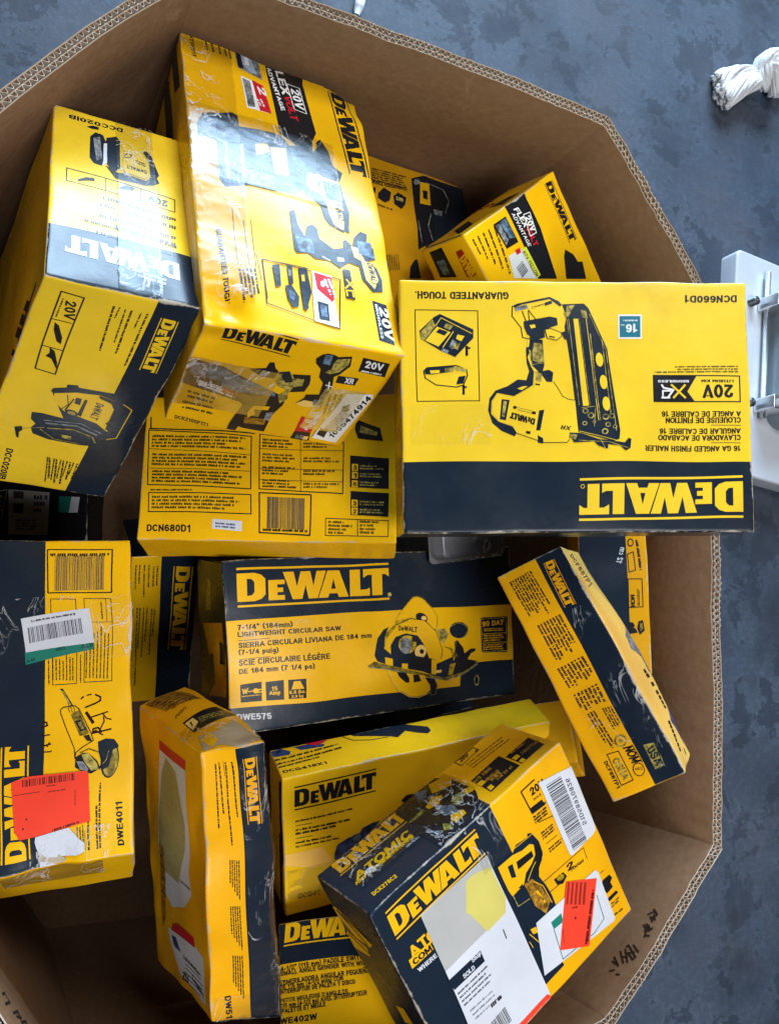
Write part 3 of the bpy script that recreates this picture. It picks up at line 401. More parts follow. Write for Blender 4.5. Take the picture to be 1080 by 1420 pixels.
   ('impact_driver_illustration','white','t',[190.3,59.1,202.5,59.7,188.7,49.8],{'txt':'XR','bold':1}),
   ('voltage_badge','ink','p',[195.8,13.6,232.5,16.7,237.0,41.0,199.9,37.5],{}),
   ('voltage_badge','white','t',[204.4,29.2,229.3,30.8,201.4,17.5],{'txt':'20V','bold':1}),
   ('voltage_badge','white','g',[203.2,37.4,230.7,38.9,202.8,33.9],{'n':1,'rag':0,'fill':0.8}),
   ('contents_panel','ink','g',[188.3,123.1,180.3,79.7,192.0,124.2],{'n':1,'rag':0.1,'fill':0.75}),
   ('contents_panel','ink','g',[194.0,120.8,187.0,78.8,197.9,122.7],{'n':1,'rag':0.1,'fill':0.75}),
   ('contents_panel','ink','g',[199.6,118.6,193.8,77.8,203.9,121.2],{'n':1,'rag':0.1,'fill':0.75}),
   ('contents_panel','ink','g',[205.3,116.4,200.6,76.9,209.9,119.7],{'n':1,'rag':0.1,'fill':0.75}),
   ('capacity_badge','red','p',[165.3,137.1,191.0,138.9,190.8,170.9,168.4,172.2],{}),
   ('capacity_badge','ink','p',[168.4,172.2,190.8,170.9,195.7,189.5,168.7,194.1],{}),
   ('capacity_badge','white','t',[180.3,167.0,184.7,167.2,177.9,156.9],{'txt':'6','bold':1}),
   ('capacity_badge','white','t',[174.1,149.5,191.7,150.1,172.7,141.4],{'txt':'GET','bold':1}),
   ('capacity_badge','grey','p',[173.9,179.5,184.6,179.0,185.3,187.6,174.6,188.1],{}),
   ('capacity_badge','ltyel','p',[185.4,181.0,191.9,180.2,192.3,188.1,185.8,188.8],{}),
   ('inventory_label','white','p',[201.1,77.5,235.5,74.3,239.3,80.4,233.5,183.1,196.1,180.5,196.2,160.9],{}),
   ('inventory_label','ink','p',[199.0,171.0,199.4,155.7,210.6,156.4,212.3,176.4],{}),
   ('inventory_label','ink','g',[203.5,159.0,210.5,95.4,216.8,164.3],{'n':4,'rag':0.35,'fill':0.8}),
   ('inventory_label','navy','p',[207.0,102.3,214.8,96.3,217.8,111.6,210.2,115.5],{}),
   ('inventory_label','ink','t',[224.5,175.6,237.9,81.5,215.9,169.8],{'txt':'1005474914','bold':1}),
  ],
  'u0':[
   ('side_lettering','ink','p',[476.0,92.6,448.8,62.3,283.0,66.1,298.2,104.2],{}),
   ('side_lettering','ink','p',[497.4,42.5,471.4,18.2,382.4,18.7,399.8,43.3],{}),
   ('side_lettering','ink','g',[263.9,120.2,74.2,62.6,279.2,143.3],{'n':3,'rag':0.35,'fill':0.6}),
  ],
 },
 'nailerspec':{
  'w0':[
   ('spec_panel','ink','l',[7.2,33.2,8.4,50.5],{'w':1.93}),
   ('spec_panel','ink','l',[6.6,50.5,152.2,61.8],{'w':1.91}),
   ('spec_panel','ink','l',[6.1,52.9,148.1,66.5,150.6,144.5,10.2,136.9],{'w':1.51,'c':True}),
   ('spec_panel','ink','l',[9.0,82.1,148.5,94.2],{'w':0.76}),
   ('spec_panel','ink','l',[11.2,112.1,149.5,118.3],{'w':0.75}),
   ('spec_panel','ink','g',[11.7,80.1,144.3,87.5,11.7,59.9],{'n':4,'rag':0.25,'fill':0.5}),
   ('spec_panel','ink','g',[13.8,108.1,145.4,114.9,13.7,88.2],{'n':4,'rag':0.25,'fill':0.5}),
   ('spec_panel','ink','g',[15.7,133.7,146.5,139.9,15.6,114.1],{'n':4,'rag':0.25,'fill':0.5}),
   ('spec_panel','ink','g',[14.5,146.6,72.3,148.1,14.3,143.9],{'n':1,'rag':0,'fill':0.8}),
   ('spec_panel','ink','l',[12.2,149.4,151.0,152.8,152.1,180.4,13.3,178.3],{'w':1.47,'c':True}),
   ('spec_panel','ink','g',[17.6,174.4,148.1,176.7,17.1,153.2],{'n':4,'rag':0.3,'fill':0.5}),
   ('spec_panel','ink','l',[159.5,62.6,276.2,74.9,276.4,150.3,162.0,144.4],{'w':1.49,'c':True}),
   ('spec_panel','ink','l',[216.1,68.8,218.1,148.5],{'w':0.75}),
   ('spec_panel','ink','l',[160.4,84.4,276.4,87.6],{'w':0.75}),
   ('spec_panel','ink','l',[161.5,113.6,276.7,116.4],{'w':0.74}),
   ('spec_panel','ink','l',[162.2,131.0,276.9,133.4],{'w':0.74}),
   ('spec_panel','ink','g',[163.9,82.4,211.0,84.5,164.1,68.2],{'n':3,'rag':0.4,'fill':0.45}),
   ('spec_panel','ink','g',[220.1,83.3,270.9,84.5,220.5,73.9],{'n':2,'rag':0.5,'fill':0.4}),
   ('spec_panel','ink','g',[164.7,103.9,211.6,105.8,164.9,89.9],{'n':3,'rag':0.4,'fill':0.45}),
   ('spec_panel','ink','g',[220.6,104.6,271.2,105.7,221.1,95.3],{'n':2,'rag':0.5,'fill':0.4}),
   ('spec_panel','ink','g',[165.5,123.3,212.1,125.0,165.7,109.4],{'n':3,'rag':0.4,'fill':0.45}),
   ('spec_panel','ink','g',[221.1,123.8,271.4,124.8,221.6,114.6],{'n':2,'rag':0.5,'fill':0.4}),
   ('spec_panel','ink','g',[166.2,142.4,212.6,144.0,166.4,128.7],{'n':3,'rag':0.4,'fill':0.45}),
   ('spec_panel','ink','g',[221.5,142.8,271.7,143.6,222.0,133.7],{'n':2,'rag':0.5,'fill':0.4}),
   ('barcode','ink','l',[162.2,150.1,232.5,152.2,232.7,208.8,164.1,206.2],{'w':1.81,'c':True}),
   ('barcode','bar','b',[173.7,199.8,224.8,201.6,173.1,155.7],{'n':40}),
   ('barcode','ink','g',[168.6,204.3,229.1,205.6,168.7,199.9],{'n':1,'rag':0,'fill':0.7}),
   ('warranty_panel','ink','p',[285.5,94.2,338.9,98.8,338.8,142.4,286.0,140.5],{}),
   ('warranty_panel','ink','p',[287.1,146.1,338.7,148.7,337.9,181.8,287.4,179.9],{}),
   ('warranty_panel','yellow','p',[288.2,106.8,296.5,107.2,296.6,117.1,288.3,116.7],{}),
   ('warranty_panel','ink','t',[290.0,115.2,295.1,115.6,290.0,109.1],{'txt':'3','bold':1}),
   ('warranty_panel','ygrey','g',[299.1,115.2,334.5,116.2,299.4,107.6],{'n':2,'rag':0.35,'fill':0.5}),
   ('warranty_panel','yellow','p',[288.3,118.2,296.6,118.6,296.6,128.4,288.4,128.1],{}),
   ('warranty_panel','ink','t',[290.1,126.6,295.2,126.9,290.1,120.5],{'txt':'1','bold':1}),
   ('warranty_panel','ygrey','g',[299.1,126.5,334.5,127.5,299.5,119.0],{'n':2,'rag':0.35,'fill':0.5}),
   ('warranty_panel','yellow','p',[288.4,130.7,296.7,131.1,296.7,140.8,288.5,140.5],{}),
   ('warranty_panel','ink','t',[290.3,139.0,295.3,139.3,290.2,133.0],{'txt':'90','bold':1}),
   ('warranty_panel','ygrey','g',[299.2,138.9,334.4,139.8,299.5,131.4],{'n':2,'rag':0.35,'fill':0.5}),
   ('warranty_panel','yellow','p',[288.6,158.4,296.9,158.7,296.9,168.3,288.7,168.1],{}),
   ('warranty_panel','ink','t',[290.5,166.6,295.5,166.9,290.4,160.6],{'txt':'3','bold':1}),
   ('warranty_panel','ygrey','g',[299.4,166.5,334.4,167.2,299.7,159.1],{'n':2,'rag':0.35,'fill':0.5}),
   ('warranty_panel','yellow','p',[288.7,169.5,296.9,169.8,297.0,179.4,288.8,179.1],{}),
   ('warranty_panel','ink','t',[290.6,177.6,295.6,177.9,290.5,171.7],{'txt':'2','bold':1}),
   ('warranty_panel','ygrey','g',[299.5,177.5,334.4,178.2,299.8,170.2],{'n':2,'rag':0.35,'fill':0.5}),
   ('warranty_panel','ink','l',[253.4,184.7,338.6,187.3,337.9,209.7,253.8,208.5],{'w':1.08,'c':True}),
   ('warranty_panel','ink','l',[297.0,186.0,296.5,208.9],{'w':1.08}),
   ('warranty_panel','ink','g',[257.3,206.6,292.6,207.5,257.0,186.9],{'n':4,'rag':0.5,'fill':0.5}),
   ('warranty_panel','ink','g',[299.7,206.0,335.0,206.9,299.5,186.3],{'n':4,'rag':0.5,'fill':0.5}),
   ('model_lettering','ink','t',[13.0,206.8,71.0,207.4,12.6,197.0],{'txt':'DCN680D1','bold':1}),
   ('inventory_label','paper','p',[100.4,188.5,140.6,190.6,140.5,204.8,100.4,202.4],{}),
   ('inventory_label','cobalt','g',[104.5,200.8,136.9,202.6,104.8,192.2],{'n':2,'rag':0.2,'fill':0.5}),
   ('charger_illustration','ink','p',[293.4,39.7,327.3,53.7,330.9,73.1,296.2,69.1,291.4,55.4],{}),
   ('charger_illustration','ygrey','p',[299.7,49.6,323.6,59.5,321.8,65.3,298.0,59.4],{}),
  ],
 },
 'grinder':{
  'w0':[
   ('barcode','ink','l',[86.7,15.4,163.6,15.7,162.4,80.4,88.0,78.7],{'w':1.69,'c':True}),
   ('barcode','bar','b',[154.2,24.7,95.9,24.7,153.4,76.4],{'n':46}),
   ('barcode','ink','g',[159.8,20.6,90.1,20.7,159.7,26.4],{'n':1,'rag':0,'fill':0.6}),
   ('warning_panel','ink','l',[90.9,87.4,120.4,88.6,121.4,202.2,93.5,201.9],{'w':0.88,'c':True}),
   ('warning_panel','ink','l',[130.1,87.8,161.0,89.1,163.0,201.9,130.3,201.3],{'w':0.9,'c':True}),
   ('warning_panel','ink','l',[130.4,121.0,162.4,122.4],{'w':0.55}),
   ('warning_panel','ink','l',[155.0,89.8,155.6,121.9],{'w':0.55}),
   ('warning_panel','ink','g',[94.7,195.8,93.8,162.8,92.8,195.6],{'n':1,'rag':0.3,'fill':0.6}),
   ('warning_panel','ink','g',[98.7,196.2,97.8,163.1,96.8,196.0],{'n':1,'rag':0.3,'fill':0.6}),
   ('warning_panel','ink','g',[102.7,196.6,101.9,163.5,100.8,196.4],{'n':1,'rag':0.3,'fill':0.6}),
   ('warning_panel','ink','g',[106.8,197.0,106.0,163.9,104.8,196.8],{'n':1,'rag':0.3,'fill':0.6}),
   ('warning_panel','ink','g',[110.8,197.4,110.0,164.2,108.9,197.2],{'n':1,'rag':0.3,'fill':0.6}),
   ('warning_panel','ink','g',[114.9,197.9,114.1,164.6,112.9,197.7],{'n':1,'rag':0.3,'fill':0.6}),
   ('warning_panel','ink','g',[118.1,198.2,117.4,164.9,116.2,198.0],{'n':1,'rag':0.3,'fill':0.6}),
   ('warning_panel','ink','g',[133.6,196.1,133.1,126.1,131.7,195.9],{'n':1,'rag':0.15,'fill':0.5}),
   ('warning_panel','ink','g',[137.7,196.6,137.3,126.4,135.8,196.4],{'n':1,'rag':0.15,'fill':0.5}),
   ('warning_panel','ink','g',[141.8,197.0,141.4,126.7,139.9,196.8],{'n':1,'rag':0.15,'fill':0.5}),
   ('warning_panel','ink','g',[146.0,197.4,145.6,127.0,144.0,197.2],{'n':1,'rag':0.15,'fill':0.5}),
   ('warning_panel','ink','g',[150.1,197.8,149.8,127.3,148.1,197.6],{'n':1,'rag':0.15,'fill':0.5}),
   ('warning_panel','ink','g',[154.2,198.3,154.1,127.7,152.3,198.1],{'n':1,'rag':0.15,'fill':0.5}),
   ('warning_panel','ink','g',[158.4,198.7,158.3,128.0,156.4,198.5],{'n':1,'rag':0.15,'fill':0.5}),
   ('warning_panel','ink','g',[90.2,201.6,89.3,169.7,88.3,201.4],{'n':1,'rag':0,'fill':0.8}),
   ('warning_panel','ink','g',[127.1,201.9,126.3,165.7,125.4,201.7],{'n':1,'rag':0,'fill':0.8}),
   ('warning_panel','ink','g',[151.4,117.6,150.7,93.5,149.2,117.4],{'n':1,'rag':0,'fill':0.55}),
   ('return_label','paper','p',[56.0,111.7,135.5,101.6,141.2,149.9,62.3,158.1],{}),
   ('return_label','green','p',[61.0,157.6,140.7,149.9,141.0,158.5,62.6,173.6],{}),
   ('return_label','bar','b',[127.9,136.3,66.1,145.9,125.4,115.3],{'n':38}),
   ('return_label','ink','t',[107.1,152.7,96.0,154.6,107.7,157.5],{'txt':'GRP','bold':0}),
   ('return_label','ink','t',[138.7,149.7,125.4,151.5,139.5,155.5],{'txt':'RTV','bold':0}),
   ('return_label','ink','g',[119.6,111.0,68.1,118.3,119.1,107.8],{'n':1,'rag':0,'fill':0.75}),
   ('return_label','ink','t',[72.0,165.4,62.5,167.2,72.8,169.1],{'txt':'RT','bold':0}),
   ('handwriting','marker','l',[126.7,221.7,129.5,219.3],{'w':1.88}),
   ('handwriting','marker','l',[133.6,218.0,138.5,217.1],{'w':1.55}),
   ('handwriting','marker','l',[143.4,218.1,149.1,221.5,149.1,226.0,143.3,228.9,131.1,232.9],{'w':2.06}),
   ('handwriting','marker','l',[132.2,239.6,139.2,252.4],{'w':3.73}),
   ('handwriting','marker','l',[136.8,245.9,156.7,241.2],{'w':1.71}),
   ('handwriting','marker','l',[150.6,242.3,154.7,249.0,160.4,251.5],{'w':1.37}),
   ('handwriting','marker','l',[159.5,262.8,138.3,265.3,139.2,260.2,144.8,259.2,148.4,264.9],{'w':2.03}),
   ('handwriting','marker','l',[146.4,262.9,152.2,252.2,151.4,246.8],{'w':1.53}),
   ('handwriting','marker','l',[81.0,252.9,87.2,250.6,86.4,247.0,83.2,245.8],{'w':1.98}),
   ('handwriting','marker','l',[81.8,262.6,90.2,262.0],{'w':1.47}),
   ('handwriting','marker','l',[82.0,275.2,91.4,273.1],{'w':1.79}),
   ('handwriting','marker','l',[82.8,282.0,91.4,282.3,92.5,281.3],{'w':1.46}),
   ('handwriting','marker','l',[87.5,276.0,89.8,271.2],{'w':1.3}),
   ('handwriting','marker','l',[138.3,265.6,141.9,262.6,145.6,265.7,149.7,268.8],{'w':1.68}),
   ('grinder_illustration','ink','p',[102.0,207.3,105.2,207.3,110.9,217.2,117.4,229.5,112.5,230.7,108.5,218.7],{}),
   ('grinder_illustration','ygrey','p',[103.6,209.6,106.0,209.9,114.9,228.3,112.9,229.0],{}),
   ('grinder_illustration','ink','l',[102.1,233.3,106.1,230.3,119.0,229.7,123.8,234.1,136.7,265.4,139.1,274.3,126.2,281.2,119.1,286.9,118.3,293.5,117.5,281.7,108.6,256.7,102.6,237.8],{'w':1.0,'c':True}),
   ('grinder_illustration','olive','p',[114.2,240.0,123.8,235.9,134.3,265.1,123.8,267.2],{}),
   ('grinder_illustration','ink','p',[118.2,248.3,125.4,247.5,131.1,260.4,124.6,262.1],{}),
   ('grinder_illustration','ygrey','p',[121.4,250.5,125.4,250.1,129.0,259.2,125.4,259.6],{}),
   ('grinder_illustration','ink','p',[127.8,267.7,134.3,266.8,137.5,275.0,131.9,274.2],{}),
   ('grinder_illustration','ink','l',[110.9,230.0,112.9,237.2],{'w':0.67}),
   ('grinder_illustration','ink','l',[114.1,230.3,116.1,237.6],{'w':0.68}),
   ('grinder_illustration','ink','l',[117.4,230.7,119.3,238.0],{'w':0.68}),
   ('grinder_illustration','ink','p',[167.6,301.7,166.2,308.1,164.0,313.6,161.1,317.6,157.9,319.8,154.6,319.9,151.6,318.0,149.1,314.3,147.4,309.1,146.7,302.9,147.0,296.2,148.3,289.8,150.5,284.3,153.3,280.1,156.6,277.8,159.9,277.6,163.0,279.5,165.5,283.3,167.2,288.7,167.9,295.0],{}),
   ('grinder_illustration','ygrey','p',[166.6,302.2,165.4,307.8,163.5,312.6,161.1,316.1,158.3,318.1,155.6,318.2,153.0,316.6,150.9,313.4,149.5,308.8,148.9,303.4,149.2,297.6,150.4,292.0,152.2,287.1,154.7,283.5,157.4,281.5,160.2,281.2,162.8,282.9,164.9,286.2,166.3,290.8,166.9,296.4],{}),
   ('grinder_illustration','olive','p',[163.2,305.5,162.4,309.2,161.3,312.5,159.9,314.9,158.3,316.3,156.8,316.5,155.4,315.5,154.3,313.4,153.5,310.4,153.3,306.8,153.5,302.9,154.2,299.2,155.4,295.9,156.8,293.4,158.3,292.0,159.9,291.8,161.3,292.8,162.4,294.9,163.2,298.0,163.4,301.6],{}),
   ('grinder_illustration','navy','p',[143.9,276.7,152.9,273.6,162.7,275.7,167.5,283.3,167.5,285.9,160.9,287.6,155.9,307.2,149.4,309.6,144.7,288.8],{}),
   ('grinder_illustration','ink','p',[119.1,292.0,127.0,288.0,133.4,288.9,143.0,298.7,147.0,307.6,136.6,312.8,123.9,307.6,118.3,303.5],{}),
   ('grinder_illustration','ygrey','p',[125.4,289.5,133.4,288.9,143.0,302.0,144.6,308.9,136.6,309.4,128.6,298.3],{}),
   ('grinder_illustration','ink','l',[123.8,287.6,133.4,283.8,144.7,288.8,149.5,297.9,146.2,309.2],{'w':0.83}),
   ('grinder_illustration','grey','p',[119.9,297.1,127.0,298.1,133.4,307.3,131.8,310.4,123.9,306.8],{}),
   ('grinder_illustration','ygrey','l',[156.0,288.6,153.5,298.5,149.5,302.9],{'w':0.83}),
   ('brand_lettering','yellow','logo',[71.0,398.2,68.0,272.5,41.0,396.8],{'rules':1}),
   ('product_lettering','ink','g',[136.3,398.6,135.7,332.3,133.5,398.1],{'n':1,'rag':0,'fill':0.8}),
   ('product_lettering','ink','g',[145.7,398.7,145.2,349.9,142.9,398.2],{'n':1,'rag':0,'fill':0.8}),
   ('product_lettering','ink','g',[148.8,398.5,148.5,324.4,146.0,398.0],{'n':1,'rag':0,'fill':0.8}),
   ('product_lettering','ink','g',[123.9,387.2,123.1,366.9,122.0,386.9],{'n':1,'rag':0.2,'fill':0.8}),
   ('product_lettering','ink','g',[127.0,387.7,126.2,367.5,125.1,387.4],{'n':1,'rag':0.2,'fill':0.8}),
   ('product_lettering','ink','g',[130.1,388.3,129.4,368.0,128.2,388.0],{'n':1,'rag':0.2,'fill':0.8}),
   ('product_lettering','ink','t',[174.2,399.1,171.9,349.4,167.0,398.6],{'txt':'DWE4011','bold':1}),
   ('product_lettering','ink','l',[130.9,397.6,130.9,376.1],{'w':0.47}),
   ('price_sticker','orangered','p',[50.8,312.3,67.8,308.4,131.0,309.0,133.7,312.3,137.2,366.1,77.1,373.8,59.8,374.7,54.4,364.7],{}),
   ('price_sticker','bar2','b',[118.3,318.3,62.6,319.3,117.8,310.4],{'n':30}),
   ('price_sticker','ink','g',[123.9,363.9,94.5,368.4,124.7,367.2],{'n':1,'rag':0,'fill':0.6}),
   ('price_sticker','bar2','l',[53.6,326.9,81.0,326.4],{'w':0.63}),
   ('price_sticker','bar2','g',[120.7,346.1,119.9,321.8,119.2,345.8],{'n':1,'rag':0.35,'fill':0.3}),
   ('price_sticker','bar2','g',[89.5,328.5,111.3,327.8,89.5,326.9],{'n':1,'rag':0.35,'fill':0.55}),
   ('price_sticker','bar2','g',[87.9,321.8,98.8,321.9,87.9,320.2],{'n':1,'rag':0,'fill':0.55}),
   ('price_sticker','bar2','p',[68.0,354.0,68.0,354.4,67.8,354.6,67.6,354.8,67.3,354.9,67.0,354.9,66.6,354.8,66.3,354.6,66.1,354.3,65.9,354.0,65.9,353.7,65.9,353.4,66.1,353.1,66.3,352.9,66.6,352.8,66.9,352.8,67.3,352.9,67.6,353.1,67.8,353.4,68.0,353.7],{}),
   ('price_sticker','bar2','p',[64.4,363.4,64.4,363.7,64.2,364.0,64.0,364.2,63.7,364.3,63.4,364.3,63.0,364.2,62.7,364.0,62.5,363.7,62.3,363.4,62.3,363.0,62.3,362.7,62.5,362.4,62.7,362.2,63.0,362.1,63.3,362.1,63.6,362.2,63.9,362.4,64.2,362.7,64.3,363.0],{}),
   ('torn_label','paper','p',[76.3,374.5,113.0,369.9,123.9,384.1,130.1,389.8,130.1,399.0,120.8,403.4,103.9,403.4,100.1,405.7,87.2,401.1,80.4,395.4,77.3,388.2,75.7,380.4],{}),
   ('torn_label','torn','p',[79.6,393.1,87.2,400.4,99.4,403.3,100.9,399.8,110.1,407.4,105.5,409.6,88.8,408.1,80.6,415.4,79.7,402.0],{}),
   ('torn_label','paper','p',[80.5,403.6,99.4,410.0,88.9,415.4,80.6,416.1],{}),
  ],
 },
 'smalldark':{
  'w0':[
   ('brand_lettering','yellow','logo',[70.8,22.1,68.4,188.6,103.2,25.3],{'rules':1}),
   ('product_lettering','ink','g',[42.4,19.6,42.5,57.7,45.5,19.7],{'n':1,'rag':0,'fill':0.8}),
   ('product_lettering','ink','g',[36.2,19.2,36.3,59.2,39.3,19.4],{'n':1,'rag':0,'fill':0.8}),
   ('product_lettering','ink','g',[28.4,17.0,28.6,60.6,31.5,17.2],{'n':1,'rag':0,'fill':0.8}),
   ('product_lettering','ink','g',[20.8,16.6,21.4,80.4,23.9,16.8],{'n':1,'rag':0,'fill':0.8}),
   ('product_lettering','ink','g',[13.2,16.2,12.9,52.3,16.2,16.4],{'n':1,'rag':0,'fill':0.8}),
   ('product_lettering','ink','g',[7.1,15.9,7.0,62.9,10.1,16.1],{'n':1,'rag':0,'fill':0.8}),
   ('product_lettering','ink','g',[40.1,104.0,38.2,159.0,43.3,104.2],{'n':1,'rag':0,'fill':0.8}),
   ('product_lettering','ink','g',[35.0,103.6,34.3,197.7,38.2,103.8],{'n':1,'rag':0,'fill':0.8}),
   ('product_lettering','ink','g',[27.4,101.2,25.6,169.7,30.5,101.4],{'n':1,'rag':0,'fill':0.8}),
   ('product_lettering','ink','g',[21.7,100.9,20.7,200.5,24.8,101.1],{'n':1,'rag':0,'fill':0.8}),
   ('product_lettering','ink','g',[15.4,100.5,13.8,184.3,18.5,100.7],{'n':1,'rag':0,'fill':0.8}),
   ('product_lettering','ink','g',[10.7,100.1,10.8,261.5,13.8,100.3],{'n':1,'rag':0,'fill':0.8}),
   ('product_lettering','ink','g',[3.5,99.7,2.1,206.8,6.6,99.9],{'n':1,'rag':0,'fill':0.8}),
  ],
 },
 'saw':{
  'w0':[
   ('yellow_panel','yellow','p',[-4.2,82.5,201.7,85.1,462.5,94.8,459.8,183.4,363.5,180.7,360.6,214.2,117.4,207.1,-0.2,202.9],{}),
   ('brand_lettering','yellow','logo',[18.6,65.0,247.5,69.9,20.2,11.0],{'rules':1}),
   ('brand_lettering','ygrey','p',[251.2,62.9,251.0,63.8,250.5,64.6,249.7,65.3,248.7,65.6,247.7,65.7,246.7,65.5,245.8,65.0,245.1,64.2,244.6,63.3,244.5,62.4,244.7,61.4,245.2,60.6,246.0,60.0,247.0,59.6,248.0,59.5,249.0,59.8,249.9,60.3,250.6,61.0,251.1,61.9],{}),
   ('product_lettering','ink','t',[16.5,96.2,96.3,98.0,16.3,89.0],{'txt':'7-1/4" (184mm)','bold':1}),
   ('product_lettering','ink','t',[16.0,105.9,169.8,110.0,15.8,99.2],{'txt':'LIGHTWEIGHT CIRCULAR SAW','bold':1}),
   ('product_lettering','ink','t',[16.0,121.3,216.4,124.7,15.8,114.1],{'txt':'SIERRA CIRCULAR LIVIANA DE 184 mm','bold':1}),
   ('product_lettering','ink','t',[15.6,130.0,73.9,132.8,15.4,123.3],{'txt':'(7-1/4 puig)','bold':1}),
   ('product_lettering','ink','t',[15.3,145.4,150.5,148.3,15.2,137.7],{'txt':'SCIE CIRCULAIRE LÉGÈRE','bold':1}),
   ('product_lettering','ink','t',[15.3,156.4,126.5,159.7,15.1,149.5],{'txt':'DE 184 mm (7 1/4 po)','bold':1}),
   ('product_lettering','ink','l',[16.3,111.1,62.1,111.8],{'w':0.79}),
   ('product_lettering','ink','l',[15.8,136.7,61.3,137.6],{'w':0.79}),
   ('feature_badge','ink','p',[16.7,171.2,47.7,170.8,46.6,197.7,16.7,196.4],{}),
   ('feature_badge','ink','p',[53.1,171.9,79.4,171.8,78.6,199.1,52.9,197.9],{}),
   ('feature_badge','ink','p',[85.7,172.3,112.2,172.7,111.4,200.1,85.2,198.9],{}),
   ('feature_badge','yellow','t',[18.6,185.1,27.9,185.0,19.0,177.4],{'txt':'W','bold':1}),
   ('feature_badge','yellow','l',[28.1,182.4,34.8,181.9],{'w':1.58}),
   ('feature_badge','yellow','p',[43.1,182.9,42.8,184.0,42.1,185.0,41.2,185.6,39.9,186.0,38.6,186.0,37.3,185.7,36.1,185.0,35.2,184.1,34.7,183.0,34.5,181.9,34.8,180.8,35.4,179.9,36.4,179.2,37.6,178.8,39.0,178.8,40.3,179.1,41.4,179.8,42.4,180.7,42.9,181.8],{}),
   ('feature_badge','yellow','l',[42.9,181.1,46.7,181.3],{'w':1.59}),
   ('feature_badge','yellow','l',[42.7,184.7,46.5,184.9],{'w':1.59}),
   ('feature_badge','yellow','g',[18.4,188.9,45.2,189.7,18.5,186.9],{'n':1,'rag':0,'fill':0.55}),
   ('feature_badge','yellow','t',[61.1,185.1,69.9,185.4,61.2,179.1],{'txt':'15','bold':1}),
   ('feature_badge','yellow','t',[57.3,190.7,73.7,191.1,57.3,184.9],{'txt':'Amp','bold':1}),
   ('feature_badge','yellow','p',[89.7,186.0,93.9,175.1,103.1,175.1,108.7,186.5],{}),
   ('feature_badge','yellow','t',[86.1,192.2,110.7,192.6,86.3,187.4],{'txt':'8.8 lbs.','bold':1}),
   ('feature_badge','yellow','t',[89.1,197.8,106.7,198.2,89.3,193.9],{'txt':'3.9 kg','bold':1}),
   ('model_lettering','paper','t',[10.2,219.9,58.9,224.0,10.1,211.5],{'txt':'DWE575','bold':1}),
   ('warranty_badge','ink','p',[400.6,112.7,403.9,111.3,447.9,112.8,451.3,115.4,448.9,169.0,445.3,170.3,405.2,167.9,401.4,165.2],{}),
   ('warranty_badge','ygrey','l',[401.6,113.9,447.8,114.6,448.1,168.2,404.5,166.6],{'w':1.0,'c':True}),
   ('warranty_badge','yellow','t',[403.7,126.2,443.8,125.9,404.1,117.6],{'txt':'90 DAY','bold':1}),
   ('warranty_badge','yellow','g',[406.8,134.2,442.8,136.0,407.0,128.4],{'n':2,'rag':0.2,'fill':0.4}),
   ('warranty_badge','yellow','g',[406.0,150.5,443.4,151.9,406.6,138.9],{'n':3,'rag':0.2,'fill':0.4}),
   ('warranty_badge','yellow','g',[405.4,164.4,442.8,166.0,405.9,154.0],{'n':3,'rag':0.1,'fill':0.5}),
   ('warranty_badge','yellow','l',[404.0,137.9,447.5,139.2],{'w':0.75}),
   ('warranty_badge','yellow','l',[404.1,152.6,447.4,154.2],{'w':0.75}),
   ('warranty_badge','ygrey','p',[394.9,209.8,394.5,212.3,393.7,214.6,392.6,216.3,391.2,217.3,389.8,217.5,388.3,216.9,387.1,215.6,386.1,213.6,385.6,211.2,385.5,208.6,385.8,206.1,386.6,203.9,387.7,202.2,389.1,201.1,390.5,200.9,392.0,201.5,393.2,202.8,394.2,204.8,394.8,207.2],{}),
   ('warranty_badge','ink','p',[393.3,209.6,393.1,211.6,392.5,213.3,391.8,214.7,390.8,215.5,389.9,215.7,388.9,215.2,388.1,214.2,387.4,212.7,387.1,210.8,387.0,208.8,387.3,206.9,387.8,205.1,388.6,203.8,389.5,202.9,390.5,202.7,391.4,203.2,392.2,204.2,392.9,205.7,393.2,207.6],{}),
   ('saw_illustration','olivey','p',[254.9,103.4,263.2,90.9,284.9,70.3,292.4,68.6,300.9,72.6,317.5,89.7,325.7,102.8,325.1,114.1,320.7,127.3,330.9,153.2,326.5,166.4,303.8,168.4,246.2,144.5,234.4,141.2,237.7,121.7,254.0,107.8],{}),
   ('saw_illustration','yellow','p',[255.9,103.5,263.7,92.0,284.9,72.1,292.3,70.4,300.3,73.7,316.2,90.7,323.9,103.8,322.3,120.6,316.0,122.3,306.5,110.2,279.8,100.0],{}),
   ('saw_illustration','ink','p',[307.1,108.0,305.5,109.5,303.1,110.3,300.3,110.3,297.3,109.6,294.4,108.3,291.8,106.4,289.9,104.1,288.8,101.7,288.6,99.4,289.3,97.4,290.9,96.0,293.3,95.2,296.1,95.1,299.1,95.8,302.0,97.1,304.6,99.0,306.5,101.3,307.7,103.7,307.9,106.0],{}),
   ('saw_illustration','ltyel','p',[305.7,106.4,304.8,107.2,303.7,107.7,302.4,107.9,301.1,107.7,299.8,107.1,298.7,106.3,298.0,105.2,297.6,104.1,297.6,102.9,298.0,101.9,298.9,101.1,300.0,100.6,301.3,100.4,302.6,100.6,303.9,101.2,305.0,102.0,305.7,103.1,306.1,104.2,306.1,105.4],{}),
